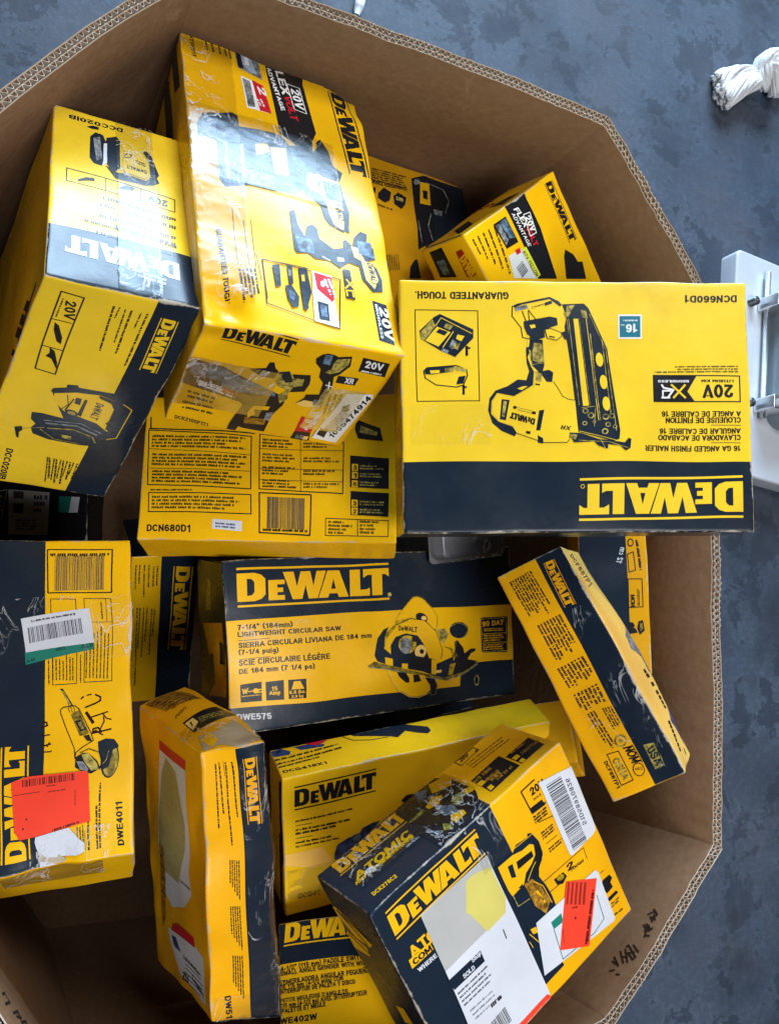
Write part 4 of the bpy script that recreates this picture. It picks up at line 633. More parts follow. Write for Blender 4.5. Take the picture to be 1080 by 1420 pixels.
   ('saw_illustration','navy','p',[222.6,137.8,225.5,127.1,235.6,114.9,244.2,111.3,237.6,123.9,235.4,143.5,245.8,153.3,246.6,135.8,259.2,123.7,276.3,123.1,295.7,129.4,307.0,153.0,313.7,169.5,318.5,174.6,354.6,164.8,367.9,154.7,366.1,193.6,337.5,200.6,317.7,192.5,298.1,183.5,247.3,171.1,223.8,161.9,219.5,152.7],{}),
   ('saw_illustration','ink','p',[353.0,144.0,358.2,142.3,367.9,154.7,370.1,164.2,380.7,158.4,389.9,158.8,389.7,162.8,381.7,165.4,374.8,173.9,392.8,179.3,363.5,193.3,350.5,196.4],{}),
   ('saw_illustration','navy','p',[378.2,128.5,377.2,132.3,374.6,135.6,370.8,138.1,366.1,139.4,360.9,139.5,355.8,138.4,351.2,136.2,347.7,133.1,345.5,129.4,344.9,125.4,345.9,121.6,348.4,118.4,352.2,115.9,356.9,114.5,362.0,114.4,367.2,115.5,371.7,117.7,375.3,120.8,377.6,124.5],{}),
   ('saw_illustration','ygrey','l',[346.4,120.5,359.4,115.3,372.1,119.4,378.2,128.1,371.3,136.6],{'w':0.73}),
   ('saw_illustration','ygrey','p',[323.5,123.0,336.1,121.9,343.3,131.7,335.1,144.5,327.7,139.3],{}),
   ('saw_illustration','olivey','p',[332.3,148.8,347.4,152.6,354.6,164.8,350.3,173.5,344.8,154.6],{}),
   ('saw_illustration','ygrey','l',[355.5,144.3,352.3,157.7,357.0,167.4],{'w':1.21}),
   ('saw_illustration','yellow','p',[236.7,141.4,239.8,128.5,257.5,110.3,279.7,103.4,301.7,107.5,320.8,125.0,330.9,153.2,326.4,167.5,309.0,164.5,302.4,145.8,290.8,128.9,271.4,123.8,254.2,127.7,242.6,144.2],{}),
   ('saw_illustration','ink','l',[256.3,109.1,279.7,102.2,302.9,107.2,322.0,126.3,331.6,154.4,329.0,166.6],{'w':0.94}),
   ('saw_illustration','olivey','p',[287.7,142.1,286.8,146.3,284.5,149.9,281.1,152.6,276.9,154.1,272.4,154.3,267.9,153.2,263.9,150.8,260.9,147.5,259.0,143.5,258.5,139.2,259.4,135.0,261.6,131.4,265.0,128.7,269.1,127.1,273.7,126.9,278.2,128.0,282.2,130.3,285.3,133.7,287.2,137.7],{}),
   ('saw_illustration','grey','p',[280.2,143.6,279.6,147.3,278.0,150.5,275.7,153.0,272.9,154.5,269.9,154.7,266.9,153.8,264.3,151.8,262.3,148.9,261.1,145.4,260.8,141.6,261.5,137.9,263.0,134.7,265.3,132.2,268.0,130.7,271.1,130.4,274.0,131.3,276.7,133.3,278.7,136.2,279.9,139.7],{}),
   ('saw_illustration','ltyel','p',[303.4,156.3,301.8,159.0,299.5,161.1,296.8,162.4,293.8,162.7,290.9,162.1,288.3,160.6,286.4,158.3,285.3,155.5,285.1,152.4,285.8,149.4,287.4,146.7,289.6,144.7,292.4,143.4,295.4,143.0,298.3,143.6,300.9,145.1,302.8,147.4,303.9,150.2,304.2,153.3],{}),
   ('saw_illustration','ink','p',[300.0,153.4,299.8,154.5,299.3,155.4,298.5,156.2,297.5,156.6,296.4,156.6,295.3,156.3,294.4,155.7,293.7,154.9,293.2,153.8,293.1,152.7,293.3,151.6,293.9,150.7,294.7,150.0,295.7,149.5,296.7,149.5,297.8,149.8,298.7,150.4,299.5,151.2,299.9,152.3],{}),
   ('saw_illustration','ink','p',[280.9,130.2,295.4,136.1,294.0,139.3,281.8,137.0],{}),
   ('saw_illustration','ink','t',[259.5,118.2,289.8,123.9,259.9,110.5],{'txt':'DeWALT','bold':1}),
   ('saw_illustration','ink','p',[277.2,156.6,313.9,165.0,313.3,178.5,278.8,174.6],{}),
   ('saw_illustration','yellow','p',[236.0,156.7,248.3,160.2,248.2,176.7,236.4,173.2],{}),
   ('saw_illustration','yellow','p',[312.6,166.0,321.3,169.2,319.0,190.4,311.6,188.4],{}),
   ('saw_illustration','yellow','p',[263.2,168.4,272.9,169.5,272.5,178.4,262.8,176.2],{}),
   ('saw_illustration','ltyel','p',[318.1,183.6,329.4,183.7,328.0,188.1,317.9,188.0],{}),
   ('saw_illustration','olivey','p',[343.7,177.4,354.0,176.2,348.1,193.8,340.4,194.1],{}),
   ('saw_illustration','olive','p',[208.3,166.8,219.1,161.4,226.1,164.4,332.6,196.6,366.2,192.5,394.1,180.2,391.3,183.8,366.0,195.9,337.5,201.7,237.5,174.4,209.3,169.1],{}),
   ('saw_illustration','grey','l',[208.9,168.6,237.5,174.8,337.5,201.7,366.0,196.4,392.6,184.0],{'w':0.95}),
   ('saw_illustration','yellow','p',[238.7,175.6,254.1,180.7,297.8,189.1,310.0,196.1,311.7,212.1,301.4,218.7,288.9,220.9,274.2,218.6,257.6,207.6,245.2,190.7],{}),
   ('saw_illustration','ink','p',[254.1,180.7,268.6,182.4,274.3,191.9,274.0,198.1,267.9,197.4,257.4,187.7],{}),
   ('saw_illustration','ink','p',[280.7,186.4,290.5,187.6,293.7,197.6,281.3,199.0],{}),
   ('saw_illustration','ltyel','l',[239.8,176.9,246.3,193.0,258.7,210.0,274.2,219.7,290.0,222.4,311.5,216.6],{'w':0.93}),
   ('saw_illustration','ink','p',[300.1,192.7,317.5,197.0,320.7,208.7,316.4,219.5,311.3,221.1,308.3,205.0],{}),
   ('saw_illustration','grey','l',[317.4,198.2,321.4,208.8,317.6,220.8,311.2,222.2,307.7,217.3],{'w':0.71}),
  ],
  'u0':[
   ('torn_patch','yellow','p',[151.8,97.5,24.3,86.6,17.1,189.5,123.0,204.5,101.8,159.5],{}),
   ('torn_patch','ink','p',[55.1,115.9,19.0,117.2,31.9,150.1,61.8,148.8],{}),
   ('torn_patch','ink','p',[153.8,149.4,90.8,136.1,80.0,178.3,122.5,201.6,162.8,202.5],{}),
   ('torn_patch','ygrey','p',[110.4,29.9,82.4,28.9,91.5,73.1,126.4,75.6],{}),
  ],
 },
 'drill511':{
  'w0':[
   ('brand_lettering','orange','logo',[50.9,17.0,50.1,104.5,69.2,17.7],{'rules':1}),
   ('product_lettering','ink','g',[36.0,19.1,37.5,92.1,38.4,19.3],{'n':1,'rag':0,'fill':0.85}),
   ('product_lettering','ink','g',[27.5,18.3,27.7,129.7,29.9,18.4],{'n':1,'rag':0,'fill':0.85}),
   ('product_lettering','ink','g',[19.6,17.5,21.2,85.2,21.9,17.6],{'n':1,'rag':0,'fill':0.85}),
   ('product_lettering','ink','g',[15.2,18.4,14.4,104.1,17.5,18.5],{'n':1,'rag':0,'fill':0.85}),
   ('product_lettering','ink','l',[36.0,19.1,37.5,53.3],{'w':0.54}),
   ('product_lettering','ink','l',[25.9,17.0,26.7,36.0],{'w':0.54}),
   ('product_lettering','ink','g',[25.2,148.5,25.2,177.3,27.1,148.4],{'n':1,'rag':0,'fill':0.85}),
   ('product_lettering','ink','g',[27.8,148.9,27.8,183.2,29.7,148.8],{'n':1,'rag':0,'fill':0.85}),
   ('product_lettering','ink','g',[30.3,149.3,30.5,189.1,32.2,149.3],{'n':1,'rag':0,'fill':0.85}),
   ('product_lettering','ink','g',[32.9,149.8,33.2,195.0,34.8,149.7],{'n':1,'rag':0,'fill':0.85}),
   ('product_lettering','ink','g',[35.5,150.2,35.9,200.9,37.4,150.1],{'n':1,'rag':0,'fill':0.85}),
   ('product_lettering','ink','g',[25.1,207.2,24.7,244.4,27.0,207.1],{'n':1,'rag':0,'fill':0.85}),
   ('product_lettering','ink','g',[27.7,207.6,27.4,250.3,29.5,207.5],{'n':1,'rag':0,'fill':0.85}),
   ('product_lettering','ink','g',[30.2,207.9,30.1,256.2,32.1,207.8],{'n':1,'rag':0,'fill':0.85}),
   ('product_lettering','ink','g',[32.8,208.3,32.7,262.2,34.7,208.2],{'n':1,'rag':0,'fill':0.85}),
   ('product_lettering','ink','g',[35.4,208.7,35.4,268.1,37.3,208.6],{'n':1,'rag':0,'fill':0.85}),
   ('product_lettering','ink','g',[24.6,274.8,24.3,312.6,26.5,274.6],{'n':1,'rag':0,'fill':0.85}),
   ('product_lettering','ink','g',[27.2,275.1,26.9,318.6,29.1,274.9],{'n':1,'rag':0,'fill':0.85}),
   ('product_lettering','ink','g',[29.8,275.4,29.6,324.5,31.7,275.2],{'n':1,'rag':0,'fill':0.85}),
   ('product_lettering','ink','g',[32.3,275.7,32.3,330.5,34.3,275.5],{'n':1,'rag':0,'fill':0.85}),
   ('product_lettering','ink','g',[34.9,276.0,35.0,336.4,36.8,275.8],{'n':1,'rag':0,'fill':0.85}),
   ('model_lettering','ink','t',[15.0,330.5,16.0,368.5,21.8,330.1],{'txt':'DW511','bold':1}),
  ],
  'v0':[
   ('small_print','brownp','p',[7.2,194.3,57.5,201.6,67.2,158.3,64.1,136.5,13.2,130.7],{}),
   ('small_print','ink','g',[13.2,186.4,59.7,192.2,13.2,182.1],{'n':1,'rag':0.1,'fill':0.7}),
   ('small_print','ink','g',[14.8,174.4,61.4,181.1,14.8,170.2],{'n':1,'rag':0.1,'fill':0.7}),
   ('small_print','ink','g',[16.4,162.6,63.0,170.2,16.3,158.5],{'n':1,'rag':0.1,'fill':0.7}),
   ('small_print','ink','g',[17.9,151.2,64.6,159.6,17.9,147.2],{'n':1,'rag':0.1,'fill':0.7}),
   ('small_print','ink','g',[19.4,140.0,66.2,149.2,19.4,136.0],{'n':1,'rag':0.1,'fill':0.7}),
   ('small_print','ink','g',[20.9,129.1,67.8,139.0,20.9,125.2],{'n':1,'rag':0.1,'fill':0.7}),
   ('small_print','ink','g',[13.4,97.8,35.7,111.0,15.2,105.7],{'n':2,'rag':0.1,'fill':0.8}),
   ('small_print','ink','p',[13.9,78.5,68.0,100.2,76.7,68.0,14.0,48.0],{}),
   ('small_print','ltyel','p',[15.0,74.3,26.8,79.2,27.7,66.4,15.2,52.9],{}),
   ('small_print','ink','t',[16.0,61.3,19.4,62.6,18.5,71.3],{'txt':'1','bold':1}),
   ('small_print','ygrey','g',[28.8,62.5,72.5,71.2,31.0,75.6],{'n':3,'rag':0.35,'fill':0.5}),
   ('small_print','torn','p',[13.7,36.4,37.0,36.1,65.3,54.5,67.3,47.6,74.8,16.5,79.6,8.7,54.2,-1.9,28.1,9.1,5.0,2.6],{}),
   ('small_print','yellow','p',[11.3,26.6,26.9,37.9,29.3,19.3,16.5,5.9],{}),
  ],
  'u0':[
   ('shipping_label','red','p',[131.4,26.7,45.8,26.5,47.6,39.7,133.8,40.5],{}),
   ('shipping_label','paper','p',[133.8,40.5,47.7,40.7,53.4,151.3,60.3,184.2,51.9,211.3,80.8,239.4,125.7,257.4,164.1,238.3,156.4,151.8,145.4,76.3],{}),
   ('shipping_label','olivep','p',[111.3,44.5,77.8,52.6,60.7,118.1,68.7,157.1,97.2,212.9,159.8,215.7,149.4,128.7,133.8,70.7],{}),
   ('shipping_label','paper','p',[145.7,292.7,46.7,280.5,23.4,286.6,22.2,354.3,108.4,349.7,140.3,309.8],{}),
   ('shipping_label','red','p',[124.3,280.9,106.9,273.9,50.1,269.7,49.6,283.9,131.7,292.4],{}),
   ('shipping_label','cobalt','p',[133.1,300.4,116.2,297.7,100.1,314.2,124.3,313.9],{}),
   ('shipping_label','navy','g',[93.0,319.6,27.5,319.4,91.9,312.8],{'n':2,'rag':0.35,'fill':0.7}),
   ('shipping_label','navy','g',[87.7,319.4,22.4,317.0,87.3,316.7],{'n':1,'rag':0.2,'fill':0.7}),
   ('shipping_label','navy','g',[88.7,326.2,23.2,323.6,88.3,323.5],{'n':1,'rag':0.2,'fill':0.7}),
   ('shipping_label','navy','g',[89.8,333.0,24.0,330.2,89.3,330.3],{'n':1,'rag':0.2,'fill':0.7}),
   ('shipping_label','navy','g',[90.8,339.8,24.9,336.8,90.4,337.1],{'n':1,'rag':0.2,'fill':0.7}),
   ('shipping_label','navy','g',[91.9,346.7,25.7,343.5,91.4,343.9],{'n':1,'rag':0.2,'fill':0.7}),
   ('shipping_label','navy','g',[92.9,353.5,26.5,350.1,92.5,350.8],{'n':1,'rag':0.2,'fill':0.7}),
   ('shipping_label','navy','t',[64.7,338.6,23.8,347.8,66.1,330.9],{'txt':'LIMIT','bold':1}),
   ('shipping_label','navy','t',[103.7,354.1,82.1,351.8,99.0,341.3],{'txt':'ZU','bold':1}),
   ('shipping_label','brownp','p',[155.7,178.4,139.3,178.8,152.4,282.6,167.3,301.3,165.3,245.0],{}),
   ('shipping_label','grey','g',[91.4,208.4,51.3,206.8,90.7,204.0],{'n':1,'rag':0.35,'fill':0.55}),
  ],
 },
 'dieg':{
  'w0':[
   ('brand_lettering','ink','logo',[16.7,53.3,133.4,52.4,17.0,16.0],{'rules':1}),
   ('product_lettering','ink','g',[17.8,73.1,100.3,73.2,17.8,69.4],{'n':1,'rag':0,'fill':0.85}),
   ('product_lettering','ink','g',[17.7,87.7,95.0,90.5,17.7,83.1],{'n':1,'rag':0,'fill':0.85}),
   ('product_lettering','ink','g',[17.6,93.9,75.7,94.8,17.7,89.3],{'n':1,'rag':0,'fill':0.85}),
   ('product_lettering','ink','g',[17.5,108.7,68.9,110.5,17.5,104.4],{'n':1,'rag':0,'fill':0.9}),
   ('product_lettering','ink','g',[17.4,115.0,78.6,116.3,17.5,111.2],{'n':1,'rag':0,'fill':0.85}),
   ('product_lettering','ink','l',[17.7,78.5,40.4,79.1],{'w':0.87}),
   ('product_lettering','ink','l',[17.6,99.5,41.7,99.9],{'w':0.88}),
   ('model_lettering','ink','t',[18.7,203.3,50.7,204.4,19.8,194.2],{'txt':'DCG41','bold':1}),
   ('grinder_illustration','cobalt','p',[71.8,140.5,75.8,125.7,92.5,117.6,106.5,118.3,113.3,107.4,128.8,102.1,140.2,101.9,117.9,127.9,78.8,152.2,71.8,150.2],{}),
   ('grinder_illustration','navy','p',[114.8,107.8,123.2,105.3,129.1,116.5,120.6,119.0],{}),
   ('grinder_illustration','ink','p',[171.1,76.6,179.5,69.2,194.1,71.3,180.1,86.8],{}),
   ('grinder_illustration','steel','p',[98.0,116.0,112.0,113.4,109.4,128.7,101.0,129.6],{}),
   ('grinder_illustration','pale','p',[0.1,123.2,53.8,122.7,67.6,145.8,70.5,162.7,2.5,142.7],{}),
  ],
  'v0':[
   ('grinder_illustration','navy','p',[118.1,71.3,144.2,80.2,190.0,76.9,204.8,68.9,233.2,50.5,234.0,39.6,226.4,34.5,211.9,42.3,198.3,52.5,181.7,40.3,172.4,46.3,121.6,64.8],{}),
   ('grinder_illustration','ink','l',[106.9,67.6,118.0,54.3,143.7,46.4,169.3,45.8],{'w':1.44}),
   ('product_lettering','cobalt','p',[-2.1,65.1,14.8,68.7,26.7,57.9,23.4,50.8,2.3,51.3],{}),
   ('product_lettering','cobalt','p',[33.2,66.8,60.6,66.8,76.3,59.5,73.4,54.5,41.2,56.5],{}),
   ('product_lettering','red','p',[40.7,74.1,69.7,78.7,90.5,73.6,76.2,63.5,64.2,60.4],{}),
   ('product_lettering','ink','t',[5.2,12.9,67.5,14.0,4.2,18.7],{'txt':'DCG418X1','bold':1}),
   ('product_lettering','ink','g',[-1.7,40.9,97.2,50.8,-1.8,45.7],{'n':1,'rag':0.1,'fill':0.8}),
   ('product_lettering','ink','g',[-1.6,31.5,96.7,41.0,-1.6,36.2],{'n':1,'rag':0.1,'fill':0.8}),
   ('product_lettering','ink','g',[-0.9,24.3,63.5,31.2,-1.2,28.1],{'n':1,'rag':0.1,'fill':0.8}),
  ],
  'u0':[
   ('printed_edge','ink','p',[15.6,15.4,1.5,3.1,2.6,140.9,13.0,150.8],{}),
   ('printed_edge','ink','p',[18.8,101.8,5.5,91.8,12.4,228.3,24.5,240.4],{}),
  ],
 },
 'paddle':{
  'w0':[
   ('brand_lettering','yellow','logo',[6.5,27.6,125.9,28.0,11.3,-3.5],{'rules':1}),
   ('product_lettering','ink','t',[1.9,57.1,119.1,54.3,1.7,51.2],{'txt':'4-1/2" (115 mm) PADDLE SWITCH','bold':1}),
   ('product_lettering','ink','t',[1.8,62.5,127.8,61.3,1.5,57.0],{'txt':'SMALL ANGLE GRINDER WITH WHEEL','bold':1}),
   ('product_lettering','ink','t',[0.9,73.6,122.4,70.9,0.6,67.7],{'txt':'ESMERILADORA ANGULAR PEQUEÑA','bold':1}),
   ('product_lettering','ink','t',[0.7,78.7,86.3,76.6,0.4,73.5],{'txt':'DE 115 mm (4-1/2 pulg) CON','bold':1}),
   ('product_lettering','ink','t',[1.0,84.2,102.0,82.1,0.7,79.1],{'txt':'INTERRUPTOR DE PALETA Y DISCO','bold':1}),
   ('product_lettering','ink','t',[0.7,94.3,91.4,92.1,0.4,89.5],{'txt':"PETITE MEULEUSE D'ANGLE DE",'bold':1}),
   ('product_lettering','ink','t',[0.4,101.0,115.8,96.3,0.1,95.5],{'txt':'115 mm (4-1/2 po) AVEC INTERRUPTEUR','bold':1}),
   ('product_lettering','ink','t',[2.5,107.2,60.4,104.3,2.3,101.7],{'txt':'PALETTE ET MEULE','bold':1}),
   ('model_lettering','ink','t',[-7.1,119.3,48.1,118.1,-6.9,112.4],{'txt':'DWE402W','bold':1}),
  ],
 },
 'impact':{
  'w0':[
   ('brand_lettering','orange','logo',[65.9,10.9,63.6,74.5,81.7,12.0],{'rules':1}),
   ('small_print','ink','g',[12.0,13.2,15.6,74.1,47.5,11.9],{'n':9,'rag':0.3,'fill':0.6}),
   ('small_print','ink','g',[18.9,80.6,19.1,133.2,55.0,79.3],{'n':8,'rag':0.3,'fill':0.6}),
   ('small_print','ink','g',[14.9,141.0,18.2,171.3,55.0,139.6],{'n':8,'rag':0.3,'fill':0.6}),
   ('small_print','ink','g',[19.4,178.2,20.1,203.8,55.1,177.8],{'n':7,'rag':0.3,'fill':0.6}),
   ('small_print','ink','g',[24.7,207.2,28.0,259.5,36.6,206.0],{'n':3,'rag':0.3,'fill':0.6}),
   ('small_print','ink','g',[45.0,208.0,45.4,239.1,58.0,210.4],{'n':4,'rag':0.3,'fill':0.6}),
   ('small_print','ygrey','p',[54.0,256.4,52.5,258.4,50.4,259.9,48.0,260.8,45.4,261.0,43.1,260.4,41.0,259.2,39.6,257.4,38.9,255.2,38.9,252.9,39.7,250.6,41.3,248.5,43.4,247.0,45.8,246.1,48.3,245.9,50.7,246.5,52.7,247.7,54.2,249.5,54.9,251.7,54.8,254.1],{}),
   ('small_print','orange2','p',[52.0,255.5,50.9,257.0,49.4,258.1,47.7,258.7,45.9,258.8,44.2,258.5,42.7,257.6,41.7,256.3,41.2,254.7,41.2,253.0,41.8,251.4,42.9,249.9,44.4,248.9,46.1,248.2,47.9,248.1,49.6,248.5,51.0,249.4,52.1,250.6,52.6,252.2,52.6,253.9],{}),
   ('small_print','ygrey','p',[49.4,254.5,48.9,255.2,48.1,255.8,47.3,256.1,46.4,256.2,45.5,256.0,44.8,255.5,44.3,254.9,44.0,254.1,44.0,253.3,44.3,252.4,44.9,251.7,45.6,251.2,46.5,250.8,47.4,250.8,48.2,251.0,49.0,251.4,49.5,252.1,49.7,252.8,49.7,253.7],{}),
   ('small_print','ink','t',[45.3,262.0,46.0,283.4,56.8,263.6],{'txt':'NOM','bold':1}),
   ('small_print','ink','l',[57.2,262.8,58.0,286.6],{'w':0.83}),
   ('small_print','ink','p',[57.0,292.2,56.4,294.6,55.1,296.9,53.3,298.7,51.2,299.8,48.8,300.2,46.6,299.9,44.7,298.8,43.2,297.1,42.4,294.9,42.2,292.4,42.8,290.0,44.1,287.7,45.9,285.9,48.1,284.8,50.4,284.3,52.7,284.7,54.6,285.8,56.1,287.5,56.9,289.7],{}),
   ('small_print','orange2','p',[55.9,292.2,55.4,294.3,54.3,296.3,52.7,297.8,50.9,298.8,48.9,299.2,47.1,298.9,45.4,297.9,44.2,296.5,43.5,294.5,43.4,292.4,43.9,290.3,45.0,288.3,46.5,286.8,48.4,285.8,50.3,285.4,52.2,285.7,53.9,286.7,55.1,288.2,55.8,290.1],{}),
   ('small_print','ink','t',[44.4,291.8,53.9,294.0,46.2,288.6],{'txt':'ANCE','bold':0}),
   ('small_print','ink','l',[23.3,262.3,38.2,263.7,37.0,300.8,20.4,301.9],{'w':1.11,'c':True}),
   ('small_print','ygrey','t',[25.1,270.6,25.7,297.9,34.8,269.9],{'txt':'OSHA','bold':1}),
   ('small_print','ink','t',[14.7,269.5,13.3,303.6,19.7,269.0],{'txt':'DCF887P1','bold':1}),
   ('origin_stamp','ygrey','p',[68.9,268.4,81.9,270.7,80.7,298.6,67.6,299.4],{}),
   ('origin_stamp','navy','t',[69.7,274.8,70.2,297.4,79.3,272.7],{'txt':'USA','bold':1}),
   ('origin_stamp','navy','l',[82.5,272.4,78.3,299.1],{'w':1.09}),
  ],
  'u1':[
   ('model_lettering','ink','t',[21.5,13.4,16.8,61.4,48.1,8.6],{'txt':'DCF887P1','bold':0}),
   ('impact_driver_illustration','navy','p',[138.9,42.8,189.7,38.7,153.4,65.1,143.8,95.2,105.2,100.5,96.1,80.7],{}),
   ('impact_driver_illustration','ink','p',[153.4,47.9,164.5,64.8,141.3,69.1,132.9,55.1],{}),
   ('impact_driver_illustration','grey','p',[72.1,126.1,116.8,129.4,136.7,150.0,151.1,172.6,133.2,192.6,77.9,201.1,61.8,189.6,67.0,173.4,33.6,157.8,39.6,138.4],{}),
   ('impact_driver_illustration','navy','p',[77.6,140.1,87.5,156.1,104.4,183.1,86.5,174.9],{}),
   ('impact_driver_illustration','ink','p',[111.1,162.7,170.8,181.4,133.2,192.6,88.7,183.6],{}),
   ('impact_driver_illustration','cobalt','p',[86.8,235.5,125.2,247.4,109.2,262.0,91.4,296.9,80.5,283.6,48.7,259.2],{}),
   ('impact_driver_illustration','ink','p',[68.4,229.8,129.8,234.2,111.4,255.6,83.5,245.0],{}),
   ('impact_driver_illustration','ink','g',[33.9,187.0,44.4,242.7,50.0,186.9],{'n':1,'rag':0,'fill':0.7}),
   ('impact_driver_illustration','ink','g',[30.4,256.3,26.7,295.7,43.3,257.7],{'n':1,'rag':0,'fill':0.8}),
   ('impact_driver_illustration','ink','l',[75.4,220.8,150.0,224.4],{'w':7.73}),
   ('impact_driver_illustration','ink','l',[69.8,299.3,73.0,304.7],{'w':5.79}),
  ],
 },
 'atomic':{
  'v0':[
   ('brand_lettering','orange','logo',[18.7,88.6,122.0,86.2,19.5,112.2],{'rules':0}),
   ('brand_lettering','orange','l',[19.0,106.2,128.0,105.5],{'w':1.8}),
   ('brand_lettering','orange','l',[16.8,85.5,121.7,81.1],{'w':1.74}),
   ('series_lettering','yellow2','t',[21.7,57.2,103.9,55.5,25.8,71.6],{'txt':'ATOMIC','bold':1}),
   ('series_lettering','yellow2','p',[17.9,51.3,102.9,49.8,104.7,56.6,19.5,56.9],{}),
   ('series_lettering','ink','t',[19.5,50.6,100.5,49.5,19.8,54.3],{'txt':'COMPACT SERIES','bold':0}),
   ('model_lettering','yellow2','t',[19.9,17.4,52.9,14.3,20.5,24.3],{'txt':'DCK278C2','bold':1}),
   ('drill_illustration','ink','p',[133.8,119.8,184.3,117.3,194.8,92.9,194.8,60.7,194.1,39.3,185.3,22.4,152.7,17.3,127.0,19.5,132.5,33.3,115.2,75.1,116.1,106.9],{}),
   ('drill_illustration','yellow2','p',[173.1,110.4,194.0,103.1,195.8,90.5,186.7,79.3,173.8,85.1,164.1,91.3],{}),
   ('drill_illustration','yellow2','p',[143.0,78.7,159.8,85.8,168.3,74.6,155.6,65.8,143.1,71.4],{}),
   ('drill_illustration','grey','p',[148.3,67.3,163.9,47.8,158.7,31.3,144.5,41.2],{}),
   ('drill_illustration','yellow2','p',[150.6,35.0,163.8,27.2,161.7,18.1,144.7,17.8,144.6,27.7],{}),
   ('drill_illustration','ygrey','p',[171.3,60.5,182.9,57.0,178.5,44.7,164.9,38.7,163.9,47.8],{}),
   ('drill_illustration','ygrey','p',[135.5,33.6,140.7,22.9,135.9,13.7,128.9,21.9],{}),
   ('drill_illustration','yellow2','p',[186.1,57.3,195.6,51.2,193.1,41.5,181.6,45.0],{}),
   ('drill_illustration','ygrey','p',[114.1,77.4,138.7,80.5,138.9,73.3,117.3,74.2],{}),
   ('drill_illustration','steel','p',[153.3,115.1,165.3,104.1,156.6,92.8,144.9,96.1],{}),
   ('drill_illustration','steel','p',[153.6,56.1,158.7,45.0,153.6,42.2,149.5,51.0],{}),
   ('spec_panel','ink','l',[219.3,112.0,251.2,111.4,252.0,99.5,219.6,97.6],{'w':1.3,'c':True}),
   ('spec_panel','ink','t',[222.8,103.3,237.7,102.8,226.7,111.8],{'txt':'20V','bold':1}),
   ('spec_panel','ink','p',[248.8,103.0,252.0,99.5,245.4,97.3],{}),
   ('spec_panel','ink','g',[222.6,90.3,294.5,86.6,223.5,92.7],{'n':1,'rag':0.2,'fill':0.8}),
   ('spec_panel','ink','g',[222.5,83.6,293.9,79.7,223.3,86.0],{'n':1,'rag':0.2,'fill':0.8}),
   ('spec_panel','ink','g',[222.3,77.0,293.3,72.8,223.1,79.4],{'n':1,'rag':0.2,'fill':0.8}),
   ('spec_panel','ink','p',[203.7,60.0,254.0,61.2,251.7,18.1,201.1,17.4],{}),
   ('spec_panel','ink','p',[256.4,50.3,297.0,51.1,294.6,17.6,255.2,17.9],{}),
   ('spec_panel','brownp','g',[203.0,49.6,232.4,49.1,204.4,58.2],{'n':1,'rag':0,'fill':0.9}),
   ('spec_panel','brownp','g',[203.6,36.7,232.6,35.9,204.5,44.5],{'n':1,'rag':0,'fill':0.9}),
   ('spec_panel','brownp','g',[214.9,29.6,230.9,27.5,215.7,43.8],{'n':1,'rag':0,'fill':0.9}),
   ('spec_panel','brownp','g',[218.9,24.1,244.7,22.9,220.9,31.3],{'n':1,'rag':0,'fill':0.9}),
   ('spec_panel','yellow2','p',[202.4,47.2,211.0,46.9,210.7,38.1,202.1,37.7],{}),
   ('spec_panel','yellow2','p',[203.7,28.6,210.4,28.5,209.6,20.4,202.6,19.8],{}),
   ('spec_panel','yellow2','p',[257.1,39.5,266.1,39.1,264.9,31.3,256.9,31.0],{}),
   ('spec_panel','yellow2','p',[256.6,25.8,263.3,26.4,262.8,18.8,256.9,18.1],{}),
   ('spec_panel','brownp','g',[267.5,30.8,296.7,28.6,269.9,38.3],{'n':2,'rag':0,'fill':0.85}),
   ('spec_panel','brownp','g',[263.4,46.2,287.2,44.8,264.5,50.7],{'n':1,'rag':0,'fill':0.85}),
  ],
  'w0':[
   ('brand_lettering','yellow2','logo',[15.2,46.0,152.9,43.4,17.0,11.4],{'rules':1}),
   ('series_lettering','yellow2','t',[20.7,79.0,94.5,82.1,19.5,63.4],{'txt':'ATOMIC','bold':1}),
   ('series_lettering','yellow2','p',[15.3,87.3,91.1,88.5,91.4,79.3,16.2,75.7],{}),
   ('series_lettering','ink','t',[19.2,85.9,79.7,88.8,19.0,78.3],{'txt':'COMPACT','bold':1}),
   ('series_lettering','paper','t',[20.5,97.5,95.8,101.3,20.2,92.0],{'txt':'WHERE IT MATTERS','bold':1}),
   ('drill_illustration','navy','p',[155.9,65.8,182.5,68.8,191.9,62.8,209.4,66.1,211.5,62.3,216.3,65.4,221.1,81.3,219.5,96.8,214.2,103.8,206.6,108.7,201.5,118.5,205.4,136.2,207.1,152.1,206.7,172.2,204.4,202.5,164.9,213.5,155.4,181.3,159.0,149.8,158.4,126.5,155.9,107.4,153.2,82.7],{}),
   ('drill_illustration','yellow2','p',[159.2,68.5,182.0,69.8,195.6,74.2,208.1,74.8,215.6,82.3,209.3,91.2,199.6,97.2,187.8,101.2,179.4,110.9,159.7,112.1,158.4,102.6,158.5,84.5],{}),
   ('drill_illustration','navy','p',[170.4,76.7,177.4,78.4,174.7,95.6,168.7,91.9],{}),
   ('drill_illustration','ink','p',[182.8,80.2,206.8,83.5,206.0,91.2,180.9,89.8],{}),
   ('drill_illustration','ink','p',[213.2,77.6,219.0,85.2,218.4,98.8,206.6,108.7,194.9,118.6,194.5,106.9,206.3,100.0],{}),
   ('drill_illustration','yellow2','l',[185.9,110.9,198.7,102.0,205.2,99.0],{'w':1.02}),
   ('drill_illustration','yellow2','l',[187.7,64.9,213.9,67.0,217.2,66.9],{'w':0.76}),
